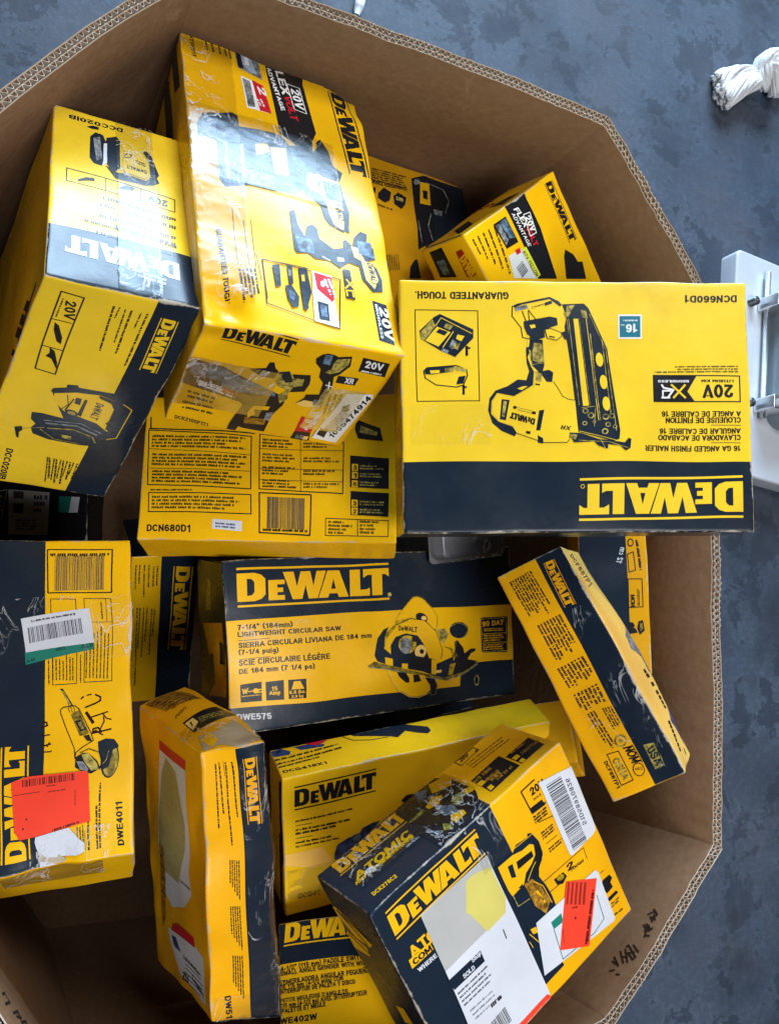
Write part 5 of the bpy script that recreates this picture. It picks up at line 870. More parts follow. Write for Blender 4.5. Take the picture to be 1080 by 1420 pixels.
   ('drill_illustration','brownp','p',[179.4,110.9,191.4,112.8,197.3,126.4,201.7,156.1,189.8,165.9,180.5,146.0],{}),
   ('drill_illustration','yellow2','l',[192.1,117.6,200.8,132.3,202.9,160.1],{'w':1.04}),
   ('drill_illustration','yellow2','p',[188.7,130.3,192.2,131.1,195.4,152.1,192.8,152.6],{}),
   ('drill_illustration','ink','p',[189.9,134.3,193.2,150.1,194.3,146.7],{}),
   ('drill_illustration','ink','p',[170.8,109.1,178.8,109.0,175.2,112.9],{}),
   ('drill_illustration','ygrey','l',[160.8,113.0,160.6,128.5,177.9,132.3],{'w':1.01}),
   ('drill_illustration','yellow2','p',[162.0,165.6,170.2,168.6,169.4,176.6,162.8,173.5],{}),
   ('drill_illustration','yellow2','l',[158.4,169.5,165.3,187.4,173.0,191.6],{'w':1.04}),
   ('drill_illustration','yellow2','l',[154.3,177.3,155.6,187.2],{'w':0.77}),
   ('voltage_badge','ink','l',[227.6,14.6,251.0,15.0],{'w':1.77}),
   ('voltage_badge','ink','l',[227.6,14.6,228.9,46.4,251.6,48.5],{'w':1.78}),
   ('voltage_badge','ink','p',[228.2,39.7,248.4,41.8,250.5,50.4,228.3,47.6],{}),
   ('voltage_badge','ink','t',[238.2,28.9,260.9,30.8,239.0,19.3],{'txt':'20V','bold':1}),
   ('voltage_badge','ink','t',[238.6,35.5,251.0,36.9,238.5,32.7],{'txt':'MAX','bold':0}),
   ('product_lettering','ink','g',[226.9,60.8,250.6,63.0,227.8,49.9],{'n':3,'rag':0.2,'fill':0.85}),
   ('product_lettering','ink','g',[227.4,85.0,251.2,87.5,228.3,74.0],{'n':3,'rag':0.2,'fill':0.85}),
   ('product_lettering','ink','g',[228.2,105.5,252.2,108.2,228.8,98.1],{'n':2,'rag':0.2,'fill':0.85}),
   ('product_lettering','ink','l',[231.4,61.7,253.8,69.8],{'w':0.78}),
   ('product_lettering','ink','l',[228.8,91.8,247.5,94.4],{'w':0.78}),
   ('product_lettering','ink','l',[204.1,129.3,274.0,136.3],{'w':0.79}),
   ('product_lettering','ink','l',[206.4,147.2,231.8,150.3],{'w':0.79}),
   ('product_lettering','ink','l',[274.0,136.3,272.5,152.6],{'w':0.81}),
   ('product_lettering','ink','p',[217.8,138.2,233.7,140.3,236.3,148.3,227.4,152.3,219.5,147.8],{}),
   ('product_lettering','olivey','p',[232.6,143.4,232.7,144.6,232.2,145.6,231.2,146.4,229.8,146.8,228.2,146.8,226.5,146.4,224.8,145.7,223.4,144.7,222.3,143.5,221.8,142.3,221.7,141.1,222.2,140.1,223.2,139.3,224.6,138.9,226.2,138.9,227.9,139.3,229.6,140.0,231.0,141.0,232.1,142.1],{}),
   ('product_lettering','ink','t',[239.6,145.3,251.2,146.4,240.9,136.3],{'txt':'2','bold':1}),
   ('product_lettering','ink','t',[243.2,148.3,266.0,151.5,244.3,144.9],{'txt':'TOUGH','bold':1}),
   ('product_lettering','ink','p',[276.1,197.2,281.8,193.1,294.0,194.5,296.2,200.9,290.9,203.9,291.5,211.9,280.5,213.1,275.3,205.6],{}),
   ('product_lettering','ink','p',[277.3,219.3,293.6,219.9,295.9,224.9,278.1,224.7],{}),
   ('product_lettering','ink','g',[276.3,235.2,297.7,237.2,276.5,227.8],{'n':2,'rag':0.35,'fill':0.55}),
   ('product_lettering','ink','g',[277.0,248.1,297.3,252.2,277.1,244.2],{'n':1,'rag':0.35,'fill':0.55}),
   ('product_lettering','ink','l',[281.9,182.7,288.2,183.0],{'w':0.83}),
   ('barcode_label','paper','p',[254.2,21.5,299.8,34.0,308.2,34.7,312.1,40.5,302.3,124.4,300.4,130.1,293.9,132.2,255.1,132.2,252.0,128.2],{}),
   ('barcode_label','bar','b',[259.0,128.2,261.4,29.8,283.2,132.2],{'n':44}),
   ('barcode_label','bar','t',[286.6,112.3,288.9,43.1,293.3,114.3],{'txt':'S1D58970826','bold':0}),
   ('return_label','paper','p',[172.3,164.7,276.3,172.6,279.4,179.1,275.9,250.2,273.0,252.2,153.3,229.3],{}),
   ('return_label','green','p',[190.8,179.9,208.7,181.3,206.3,192.4,190.6,190.0],{}),
   ('return_label','green','l',[190.6,190.0,185.2,232.6,240.4,241.2,260.8,236.7,264.4,202.1],{'w':1.09}),
   ('price_sticker','orangered','p',[231.9,153.3,273.7,183.2,226.0,249.4,186.2,219.1],{}),
   ('price_sticker','brick','p',[233.3,155.3,236.3,157.4,222.1,179.3,219.1,177.2],{}),
   ('price_sticker','brick','p',[238.5,159.8,241.6,161.9,227.3,183.9,224.2,181.8],{}),
   ('price_sticker','brick','p',[243.8,164.4,246.9,166.5,232.5,188.5,229.5,186.4],{}),
   ('price_sticker','brick','p',[249.1,168.9,252.2,171.0,237.8,193.1,234.7,191.0],{}),
   ('price_sticker','brick','p',[254.4,173.5,257.6,175.6,243.1,197.8,240.0,195.7],{}),
   ('price_sticker','bar2','g',[220.6,241.4,260.3,189.5,224.7,245.1],{'n':1,'rag':0,'fill':0.6}),
   ('price_sticker','bar2','g',[260.4,192.6,225.3,242.6,261.6,193.7],{'n':1,'rag':0,'fill':0.5}),
   ('price_sticker','bar2','p',[225.1,202.7,224.8,203.0,224.5,203.2,224.1,203.2,223.7,203.1,223.3,202.9,222.9,202.5,222.7,202.0,222.6,201.5,222.6,201.0,222.7,200.6,223.0,200.3,223.3,200.1,223.7,200.0,224.1,200.2,224.5,200.4,224.9,200.8,225.1,201.3,225.2,201.8,225.2,202.3],{}),
   ('price_sticker','bar2','g',[224.2,187.7,231.9,193.0,225.3,185.7],{'n':1,'rag':0,'fill':0.55}),
   ('price_sticker','bar2','g',[202.1,200.4,193.9,222.7,200.7,199.2],{'n':1,'rag':0.35,'fill':0.55}),
   ('shipping_label','paper','p',[51.3,44.3,153.1,45.4,149.8,257.9,146.9,260.6,71.8,254.7,40.5,217.1,47.4,121.3],{}),
   ('shipping_label','dusty','p',[51.5,45.0,152.9,45.8,151.0,81.8,143.1,118.9,107.7,120.9,47.4,121.3],{}),
   ('shipping_label','mustard','p',[116.3,51.9,127.5,51.5,151.0,60.1,151.5,105.6,143.1,121.6,112.5,122.6,103.7,88.9,99.9,83.0],{}),
   ('shipping_label','navy','p',[43.8,133.2,94.8,134.9,93.9,149.9,46.3,148.7],{}),
   ('shipping_label','paper','t',[79.9,139.3,93.8,139.3,79.9,134.1],{'txt':'Ship','bold':1}),
   ('shipping_label','paper','t',[62.1,147.1,79.5,148.0,62.4,141.3],{'txt':'SOLD','bold':1}),
   ('shipping_label','ink','g',[47.2,157.4,93.5,158.7,47.4,154.4],{'n':1,'rag':0.2,'fill':0.6}),
   ('shipping_label','ink','g',[47.3,163.3,93.7,164.8,47.5,160.3],{'n':1,'rag':0.2,'fill':0.6}),
   ('shipping_label','ink','g',[47.5,169.2,94.0,170.8,47.7,166.2],{'n':1,'rag':0.2,'fill':0.6}),
   ('shipping_label','ink','g',[47.6,175.2,94.2,176.9,47.8,172.2],{'n':1,'rag':0.2,'fill':0.6}),
   ('shipping_label','grey','g',[50.7,187.2,91.4,189.9,50.9,184.2],{'n':1,'rag':0.2,'fill':0.5}),
   ('shipping_label','grey','g',[51.4,193.7,92.2,196.6,51.6,190.7],{'n':1,'rag':0.2,'fill':0.5}),
   ('shipping_label','grey','g',[52.1,200.3,93.0,203.3,52.3,197.3],{'n':1,'rag':0.2,'fill':0.5}),
   ('shipping_label','ink','g',[76.0,205.7,92.9,206.2,76.4,199.4],{'n':1,'rag':0,'fill':0.9}),
   ('shipping_label','bar','b',[64.3,219.7,91.5,217.1,64.3,241.5],{'n':16}),
   ('shipping_label','ink','l',[130.8,136.7,129.7,148.9],{'w':1.39}),
   ('shipping_label','orangered','p',[149.8,257.9,149.3,263.0,97.5,256.1,91.7,250.2],{}),
   ('shipping_label','orangered','p',[99.9,251.6,146.2,252.9,149.8,257.9,147.4,262.5,104.3,260.2],{}),
  ],
  'u0':[
   ('printed_stripes','yellow2','p',[129.5,51.3,102.9,40.2,37.4,60.7,51.4,73.8,85.4,77.7],{}),
   ('printed_stripes','yellow2','p',[140.4,84.0,103.1,79.7,65.3,81.9,70.0,97.7,109.4,107.4],{}),
   ('printed_stripes','yellow2','p',[69.3,172.2,48.5,163.8,43.4,184.6,69.7,198.6],{}),
   ('printed_stripes','ygrey','l',[125.7,200.7,133.7,243.6],{'w':4.2}),
   ('printed_stripes','ink','l',[103.5,45.7,57.8,72.4],{'w':4.95}),
   ('printed_stripes','ink','l',[93.1,48.0,40.6,59.9],{'w':4.14}),
   ('printed_stripes','ink','l',[107.2,84.7,69.5,92.2],{'w':3.64}),
  ],
 },
 'flex':{
  'w0':[
   ('brand_lettering','ink','logo',[188.4,7.8,185.2,102.2,208.7,10.2],{'rules':1}),
   ('flex_badge','ink','p',[94.5,-2.3,141.2,-1.6,138.7,10.1,139.4,55.4,136.1,72.9,128.4,131.2,91.7,112.5],{}),
   ('flex_badge','white','t',[106.8,10.5,109.8,41.5,116.4,11.9],{'txt':'FLEX','bold':1}),
   ('flex_badge','red','t',[109.8,41.5,111.6,72.5,119.5,42.3],{'txt':'VOLT','bold':1}),
   ('flex_badge','white','t',[98.3,14.0,100.3,67.1,105.1,15.3],{'txt':'ADVANTAGE','bold':0}),
   ('flex_badge','white','l',[118.7,25.2,132.1,27.6,127.0,57.2,113.1,56.2],{'w':1.25,'c':True}),
   ('flex_badge','white','t',[118.9,29.0,117.0,52.4,130.0,30.4],{'txt':'20V','bold':1}),
   ('photo_badge','ink','p',[58.3,11.9,86.7,12.4,86.6,52.9,59.7,51.1],{}),
   ('photo_badge','steel','p',[70.9,14.2,85.1,14.5,85.3,44.9,74.3,41.5],{}),
   ('photo_badge','grey','p',[60.7,14.9,69.9,15.5,71.1,41.8,61.8,46.6],{}),
   ('sale_label','paper','p',[56.3,60.6,84.9,63.4,91.7,112.5,47.7,90.0],{}),
   ('sale_label','bar','b',[60.1,81.2,62.9,97.8,77.0,78.3],{'n':10}),
   ('sale_label','yellowgreen','p',[84.9,63.4,95.8,64.9,99.3,110.5,89.9,110.8],{}),
   ('sale_label','ink','t',[84.1,68.6,88.9,109.5,90.8,68.5],{'txt':'RTV YELLOW','bold':0}),
   ('sale_label','red','p',[73.0,59.4,83.7,60.9,81.9,67.5,72.0,66.4],{}),
   ('product_lettering','ink','g',[9.1,12.1,7.8,35.0,13.3,12.4],{'n':1,'rag':0,'fill':0.8}),
   ('product_lettering','ink','g',[20.7,12.7,16.2,46.4,25.0,12.9],{'n':1,'rag':0,'fill':0.8}),
   ('product_lettering','ink','g',[32.5,13.3,24.8,58.0,36.8,13.5],{'n':1,'rag':0,'fill':0.8}),
   ('product_lettering','ink','g',[44.5,13.8,33.4,69.7,48.8,14.0],{'n':1,'rag':0,'fill':0.8}),
   ('product_lettering','ink','g',[56.5,14.4,42.1,81.6,60.9,14.6],{'n':1,'rag':0,'fill':0.8}),
   ('product_lettering','ink','p',[161.5,112.3,170.3,104.8,183.0,118.9,186.4,132.5,196.3,137.4,188.7,161.9,147.3,140.8],{}),
  ],
  'u0':[
   ('brand_lettering','ink','p',[77.7,5.6,50.9,5.1,49.3,52.3,81.0,44.8],{}),
   ('brand_lettering','red2','p',[29.0,18.2,16.2,17.9,12.2,61.0,31.6,56.4],{}),
   ('brand_lettering','yellow','logo',[28.8,29.3,28.1,74.2,13.0,24.2],{'rules':0}),
   ('brand_lettering','steel','p',[73.1,21.9,57.3,22.1,59.4,44.2,71.8,43.1],{}),
  ],
  'v0':[
   ('printed_band','ink','p',[111.7,18.1,153.2,17.7,149.6,39.4,122.6,57.4],{}),
   ('printed_band','red','g',[122.3,99.2,134.1,51.9,138.9,117.4],{'n':1,'rag':0,'fill':0.6}),
   ('printed_band','ink','l',[9.2,101.9,5.4,9.3],{'w':6.8}),
   ('printed_band','ink','p',[16.3,24.2,53.1,27.3,84.6,65.5,54.7,69.9],{}),
  ],
 },
 'drillback':{
  'w0':[
   ('drill_illustration','navy','p',[113.6,7.0,198.5,7.2,240.4,335.7,108.9,367.5,90.5,158.7],{}),
   ('drill_illustration','ink','p',[90.0,21.1,116.2,6.1,144.2,8.6,166.4,18.7,166.9,44.3,148.5,81.0,119.0,86.1,112.2,142.1,74.0,173.5,81.6,123.5,83.5,78.8],{}),
   ('drill_illustration','yellow','p',[105.9,22.8,123.5,21.4,116.8,69.5,96.3,71.8],{}),
   ('drill_illustration','grey','p',[121.2,75.4,140.5,73.7,135.7,85.4,121.3,86.3],{}),
   ('drill_illustration','grey','l',[118.0,20.9,150.6,24.4,157.9,47.4,144.5,77.3],{'w':2.22}),
   ('drill_illustration','grey','l',[114.0,87.9,103.7,116.0,107.3,143.7],{'w':2.12}),
   ('drill_illustration','grey','l',[86.1,112.2,84.2,156.1],{'w':2.07}),
   ('drill_illustration','grey','p',[105.4,23.0,104.7,25.2,103.5,27.3,101.9,29.3,100.0,30.8,98.1,31.8,96.3,32.2,94.8,31.9,93.8,30.9,93.3,29.4,93.4,27.5,94.1,25.3,95.3,23.2,96.9,21.2,98.7,19.6,100.6,18.6,102.4,18.2,103.9,18.6,105.0,19.5,105.5,21.1],{}),
   ('drill_illustration','ink','p',[107.2,40.2,116.7,39.3,112.9,58.3,104.9,58.7],{}),
   ('battery_illustration','ink','p',[16.4,81.1,30.4,63.6,42.7,68.9,37.0,88.2,26.7,96.8,14.6,91.5],{}),
   ('battery_illustration','ink','p',[46.0,75.1,57.0,63.6,71.0,68.5,66.5,84.9,57.3,98.0,45.0,92.6],{}),
   ('battery_illustration','ygrey','p',[50.8,73.4,64.2,73.4,62.7,81.4,49.3,81.3],{}),
   ('battery_illustration','ink','p',[4.4,75.8,14.1,69.7,10.9,83.2,3.5,85.9],{}),
   ('small_print','ink','g',[7.6,57.4,73.0,50.2,15.0,27.0],{'n':6,'rag':0.1,'fill':0.5}),
   ('small_print','ink','t',[77.2,45.2,10.1,55.4,75.5,53.8],{'txt':'GUARANTEED TOUGH','bold':1}),
   ('small_print','ink','g',[7.3,108.7,53.0,109.2,8.2,103.5],{'n':1,'rag':0.35,'fill':0.5}),
   ('small_print','ink','g',[5.4,236.4,10.3,198.9,7.9,236.5],{'n':1,'rag':0.2,'fill':0.9}),
   ('small_print','ink','g',[9.8,233.3,14.3,197.5,12.0,235.3],{'n':1,'rag':0.2,'fill':0.9}),
   ('small_print','ink','g',[14.2,230.1,18.4,196.2,16.0,234.0],{'n':1,'rag':0.2,'fill':0.9}),
   ('small_print','ink','g',[18.6,226.9,22.5,194.9,20.1,232.7],{'n':1,'rag':0.2,'fill':0.9}),
   ('small_print','ink','g',[23.1,223.7,26.6,193.5,24.2,231.5],{'n':1,'rag':0.2,'fill':0.9}),
   ('small_print','ink','g',[27.5,220.5,30.8,192.2,28.3,230.2],{'n':1,'rag':0.2,'fill':0.9}),
   ('small_print','ink','p',[50.6,213.3,62.9,195.7,67.6,194.1,66.9,230.9,43.6,238.0],{}),
  ],
 },
 'twelve':{
  'w0':[
   ('small_print','paper','t',[53.9,49.4,61.8,25.5,62.2,50.1],{'txt':'12 cm','bold':0}),
   ('small_print','ink','p',[81.1,18.6,80.8,20.6,80.1,22.3,79.0,23.6,77.6,24.5,76.2,24.8,74.7,24.5,73.5,23.6,72.5,22.3,71.9,20.5,71.8,18.6,72.1,16.7,72.9,15.0,74.0,13.6,75.3,12.8,76.8,12.4,78.2,12.8,79.5,13.6,80.4,15.0,81.0,16.7],{}),
   ('small_print','yellow3','p',[79.5,18.6,79.2,19.9,78.8,21.1,78.1,22.0,77.2,22.6,76.3,22.8,75.3,22.6,74.5,22.0,73.9,21.1,73.6,19.9,73.5,18.6,73.7,17.4,74.2,16.2,74.9,15.3,75.7,14.7,76.7,14.5,77.6,14.7,78.4,15.3,79.0,16.2,79.4,17.4],{}),
   ('small_print','ink','l',[71.3,35.8,79.8,32.4,81.7,59.7,72.2,63.1],{'w':1.35,'c':True}),
   ('small_print','ink','g',[83.3,15.2,86.7,59.7,88.0,14.5],{'n':1,'rag':0,'fill':0.9}),
   ('small_print','ink','l',[70.3,73.2,90.4,72.6,90.6,115.5,69.4,116.4],{'w':1.34,'c':True}),
   ('small_print','ink','t',[72.2,115.4,72.5,96.9,78.9,115.4],{'txt':'NOM','bold':1}),
   ('small_print','ink','g',[82.3,113.8,82.9,76.7,86.3,113.8],{'n':2,'rag':0.35,'fill':0.6}),
   ('small_print','ink','p',[65.0,137.1,74.3,138.8,77.4,143.8,66.8,153.8],{}),
   ('small_print','ink','p',[82.8,137.2,89.6,135.6,91.2,150.6,83.4,157.2,79.9,147.2],{}),
   ('small_print','olive','p',[84.3,140.6,88.4,138.9,88.9,148.9,84.4,152.2],{}),
   ('small_print','ink','p',[66.6,143.8,77.2,147.2,80.9,153.9,70.0,155.4],{}),
  ],
 },
 'shadebox':{
  'w0':[
   ('shipping_label','dusty','p',[64.0,33.7,134.1,29.2,132.8,108.2,64.6,116.2],{}),
   ('shipping_label','bar','p',[72.7,35.1,90.2,34.0,90.4,47.2,72.8,48.3],{}),
   ('shipping_label','bar','p',[71.7,57.7,90.5,55.2,89.4,74.1,73.1,74.8],{}),
   ('shipping_label','bar','g',[77.1,106.6,127.6,100.5,76.9,85.1],{'n':4,'rag':0.35,'fill':0.55}),
   ('shipping_label','green','p',[150.6,33.6,171.9,31.4,167.5,61.2,149.8,62.1],{}),
   ('shipping_label','paper','p',[171.9,31.4,185.8,29.9,182.6,59.1,167.5,61.2],{}),
   ('shipping_label','dusty','l',[49.0,38.3,61.5,34.0,51.8,90.8],{'w':1.03}),
   ('shipping_label','ygrey','g',[46.7,75.5,56.7,75.6,46.5,43.9],{'n':4,'rag':0.35,'fill':0.55}),
   ('shipping_label','bar','g',[107.0,70.5,132.2,67.2,107.8,35.5],{'n':3,'rag':0.35,'fill':0.55}),
  ],
 },
}
WALL_MARKS={'EF':[[[125.1,37.6],[120.1,32.9],[116.7,27.9]],[[115.2,33.6],[120.1,23.3],[125.7,24.8]],[[126.5,31.9],[132.0,23.8]],[[127.3,29.3],[127.8,21.3]],[[121.7,27.8],[128.1,26.8]],[[140.8,34.3],[145.6,24.7],[155.7,20.7]],[[137.9,30.8],[145.8,20.7],[139.8,17.7]],[[148.0,26.7],[142.2,17.8]],[[152.6,21.2],[151.7,14.3]],[[138.1,26.7],[143.7,19.3]],[[171.9,29.1],[177.7,14.7]],[[178.4,37.5],[174.8,36.6],[178.4,28.9],[185.5,14.2],[189.9,15.7],[184.7,28.5]],[[185.2,30.0],[180.0,20.6]],[[186.9,42.5],[199.7,25.9]],[[181.5,37.0],[196.2,21.0]],[[192.8,32.8],[189.6,26.4]],[[197.8,45.4],[206.3,30.3]],[[203.8,44.3],[205.3,35.9]],[[217.2,37.8],[213.4,32.2]],[[216.9,25.3],[215.8,20.4]]],'GH':[[[223.8,72.0],[217.9,88.0],[213.2,85.7],[208.6,83.4],[220.5,52.1]],[[204.0,63.5],[191.3,95.6],[185.3,90.0],[197.1,68.9]],[[192.4,84.4],[183.6,76.1]],[[186.9,75.2],[173.9,104.4],[171.8,93.9],[184.4,68.9]],[[176.1,85.4],[164.7,85.0]],[[178.6,63.5],[158.1,97.8]],[[169.6,59.1],[152.9,99.2],[158.7,68.9]],[[156.5,73.0],[146.4,86.4]],[[146.4,75.8],[131.9,105.2]],[[141.3,87.9],[129.1,91.3]],[[119.7,97.5],[113.7,102.9]]]}

# ------------------------------------------------------------------ materials
def node_mat(name):
    m = bpy.data.materials.new(name)
    m.use_nodes = True
    nt = m.node_tree
    return m, nt, nt.nodes['Principled BSDF']

def N(nt, typ, **kw):
    n = nt.nodes.new(typ)
    for k, v in kw.items():
        setattr(n, k, v)
    return n

def ramp(nt, src, p0, p1, c0=(0, 0, 0, 1), c1=(1, 1, 1, 1)):
    r = N(nt, 'ShaderNodeValToRGB')
    r.color_ramp.elements[0].position, r.color_ramp.elements[1].position = p0, p1
    r.color_ramp.elements[0].color, r.color_ramp.elements[1].color = c0, c1
    nt.links.new(src, r.inputs[0])
    return r.outputs[0]

def noise_tex(nt, scale, detail=4, rough=0.55, vec=None, dist=0.0):
    n = N(nt, 'ShaderNodeTexNoise')
    n.inputs['Scale'].default_value = scale
    n.inputs['Detail'].default_value = detail
    n.inputs['Roughness'].default_value = rough
    n.inputs['Distortion'].default_value = dist
    if vec is not None:
        nt.links.new(vec, n.inputs['Vector'])
    return n

def mix_rgb(nt, fac, a, b, blend='MIX'):
    m = N(nt, 'ShaderNodeMix', data_type='RGBA', blend_type=blend)
    for sock, v in ((0, fac), (6, a), (7, b)):
        if hasattr(v, 'is_output'):
            nt.links.new(v, m.inputs[sock])
        else:
            m.inputs[sock].default_value = v
    return m.outputs[2]

def math_n(nt, op, a, b=None):
    m = N(nt, 'ShaderNodeMath', operation=op)
    for i, v in enumerate((a, b)):
        if v is None:
            continue
        if hasattr(v, 'is_output'):
            nt.links.new(v, m.inputs[i])
        else:
            m.inputs[i].default_value = v
    return m.outputs[0]

RGB = dict(
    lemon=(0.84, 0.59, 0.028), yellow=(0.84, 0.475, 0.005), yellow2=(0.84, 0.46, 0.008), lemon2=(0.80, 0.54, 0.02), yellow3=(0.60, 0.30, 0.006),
    orange=(0.84, 0.40, 0.01), orange2=(0.84, 0.42, 0.006), ltyel=(0.86, 0.60, 0.16), gold=(0.86, 0.54, 0.010), pale=(0.90, 0.55, 0.12),
    navy=(0.010, 0.019, 0.034), ink=(0.012, 0.013, 0.017), cobalt=(0.03, 0.06, 0.20), steel=(0.10, 0.17, 0.27),
    grey=(0.20, 0.22, 0.24), ygrey=(0.36, 0.30, 0.07), olive=(0.20, 0.15, 0.02), olivey=(0.45, 0.30, 0.012), olivep=(0.42, 0.39, 0.17),
    white=(0.80, 0.82, 0.84), paper=(0.62, 0.66, 0.74), dusty=(0.42, 0.43, 0.42), mustard=(0.60, 0.54, 0.14), red=(0.55, 0.015, 0.03), red2=(0.35, 0.02, 0.012),
    teal=(0.006, 0.16, 0.24), green=(0.01, 0.19, 0.14), sky=(0.35, 0.45, 0.6), orangered=(0.86, 0.055, 0.025), brick=(0.30, 0.03, 0.02),
    bar=(0.05, 0.055, 0.07), bar2=(0.10, 0.015, 0.015), marker=(0.03, 0.004, 0.006), brownp=(0.34, 0.17, 0.02), torn=(0.46, 0.38, 0.27), yellowgreen=(0.62, 0.66, 0.05))
STICKER = {'paper', 'white', 'orangered', 'dusty', 'mustard', 'green'}
MATS = {}

def carton_mat(col):
    """coated carton board or ink on it: slight mottling, rubbed edges, fine scuffs"""
    if col in MATS:
        return MATS[col]
    m, nt, b = node_mat('printed_' + col)
    c = RGB[col]
    tc = N(nt, 'ShaderNodeTexCoord').outputs['Object']
    at = N(nt, 'ShaderNodeAttribute', attribute_name='edge').outputs['Fac']
    n1 = noise_tex(nt, 9, 5, 0.6, tc).outputs[0]
    v = ramp(nt, n1, 0.3, 0.75, (0.86, 0.86, 0.86, 1), (1.06, 1.06, 1.06, 1))
    base = mix_rgb(nt, 1.0, (*c, 1), v, 'MULTIPLY')
    if col in ('steel', 'grey', 'ygrey', 'olivey', 'olive', 'cobalt', 'brownp'):   # halftone pictures are never one flat tone
        nh = noise_tex(nt, 150, 3, 0.6, tc).outputs[0]
        base = mix_rgb(nt, 1.0, base, ramp(nt, nh, 0.36, 0.64, (0.35, 0.35, 0.35, 1), (1.5, 1.5, 1.5, 1)), 'MULTIPLY')
    # rubbed edges: noise threshold grows towards the folds (edge = distance to the fold in mm)
    n2 = noise_tex(nt, 70, 5, 0.7, tc).outputs[0]
    n2b = noise_tex(nt, 12, 3, 0.6, tc).outputs[0]
    k = math_n(nt, 'ADD', math_n(nt, 'MULTIPLY', n2, 0.6), math_n(nt, 'MULTIPLY', n2b, 0.8))
    lim = math_n(nt, 'ADD', math_n(nt, 'MULTIPLY', at, 0.060), 0.60)
    wear = ramp(nt, math_n(nt, 'SUBTRACT', k, lim), 0.0, 0.10)
    # scuffs: thin stretched threads
    mp = N(nt, 'ShaderNodeMapping')
    mp.inputs['Scale'].default_value = (55, 7, 30)
    mp.inputs['Rotation'].default_value = (0.4, 0.2, 0.7)
    nt.links.new(tc, mp.inputs[0])
    n3 = noise_tex(nt, 1.0, 3, 0.6, mp.outputs[0], 0.8).outputs[0]
    sc = math_n(nt, 'MULTIPLY', ramp(nt, n3, 0.735, 0.78), 0.30)
    wornc = mix_rgb(nt, noise_tex(nt, 25, 2, 0.5, tc).outputs[0], (0.62, 0.56, 0.44, 1), (0.34, 0.24, 0.12, 1))
    if col in ('navy', 'ink'):
        wornc = mix_rgb(nt, 0.45, wornc, (0.40, 0.42, 0.42, 1))
    base = mix_rgb(nt, math_n(nt, 'MULTIPLY', wear, 0.85), base, wornc)
    base = mix_rgb(nt, sc, base, (0.55, 0.55, 0.52, 1))
    # dirt smears
    n4 = noise_tex(nt, 5.5, 6, 0.65, tc, 0.6).outputs[0]
    base = mix_rgb(nt, math_n(nt, 'MULTIPLY', ramp(nt, n4, 0.56, 0.8), 0.30), base, (0.10, 0.075, 0.03, 1))
    nt.links.new(base, b.inputs['Base Color'])
    rr = ramp(nt, noise_tex(nt, 14, 4, 0.6, tc).outputs[0], 0.3, 0.7, (0.19,) * 3 + (1,), (0.34,) * 3 + (1,))
    if col in STICKER:
        b.inputs['Roughness'].default_value = 0.55
    else:
        nt.links.new(rr, b.inputs['Roughness'])
    b.inputs['Specular IOR Level'].default_value = 0.2
    bp = N(nt, 'ShaderNodeBump')
    bp.inputs['Strength'].default_value = 0.25
    bp.inputs['Distance'].default_value = 0.0025
    h = math_n(nt, 'ADD', math_n(nt, 'MULTIPLY', noise_tex(nt, 16, 4, 0.5, tc).outputs[0], 1.0), math_n(nt, 'MULTIPLY', noise_tex(nt, 160, 2, 0.5, tc).outputs[0], 0.08))
    nt.links.new(h, bp.inputs['Height'])
    nt.links.new(bp.outputs[0], b.inputs['Normal'])
    MATS[col] = m
    return m

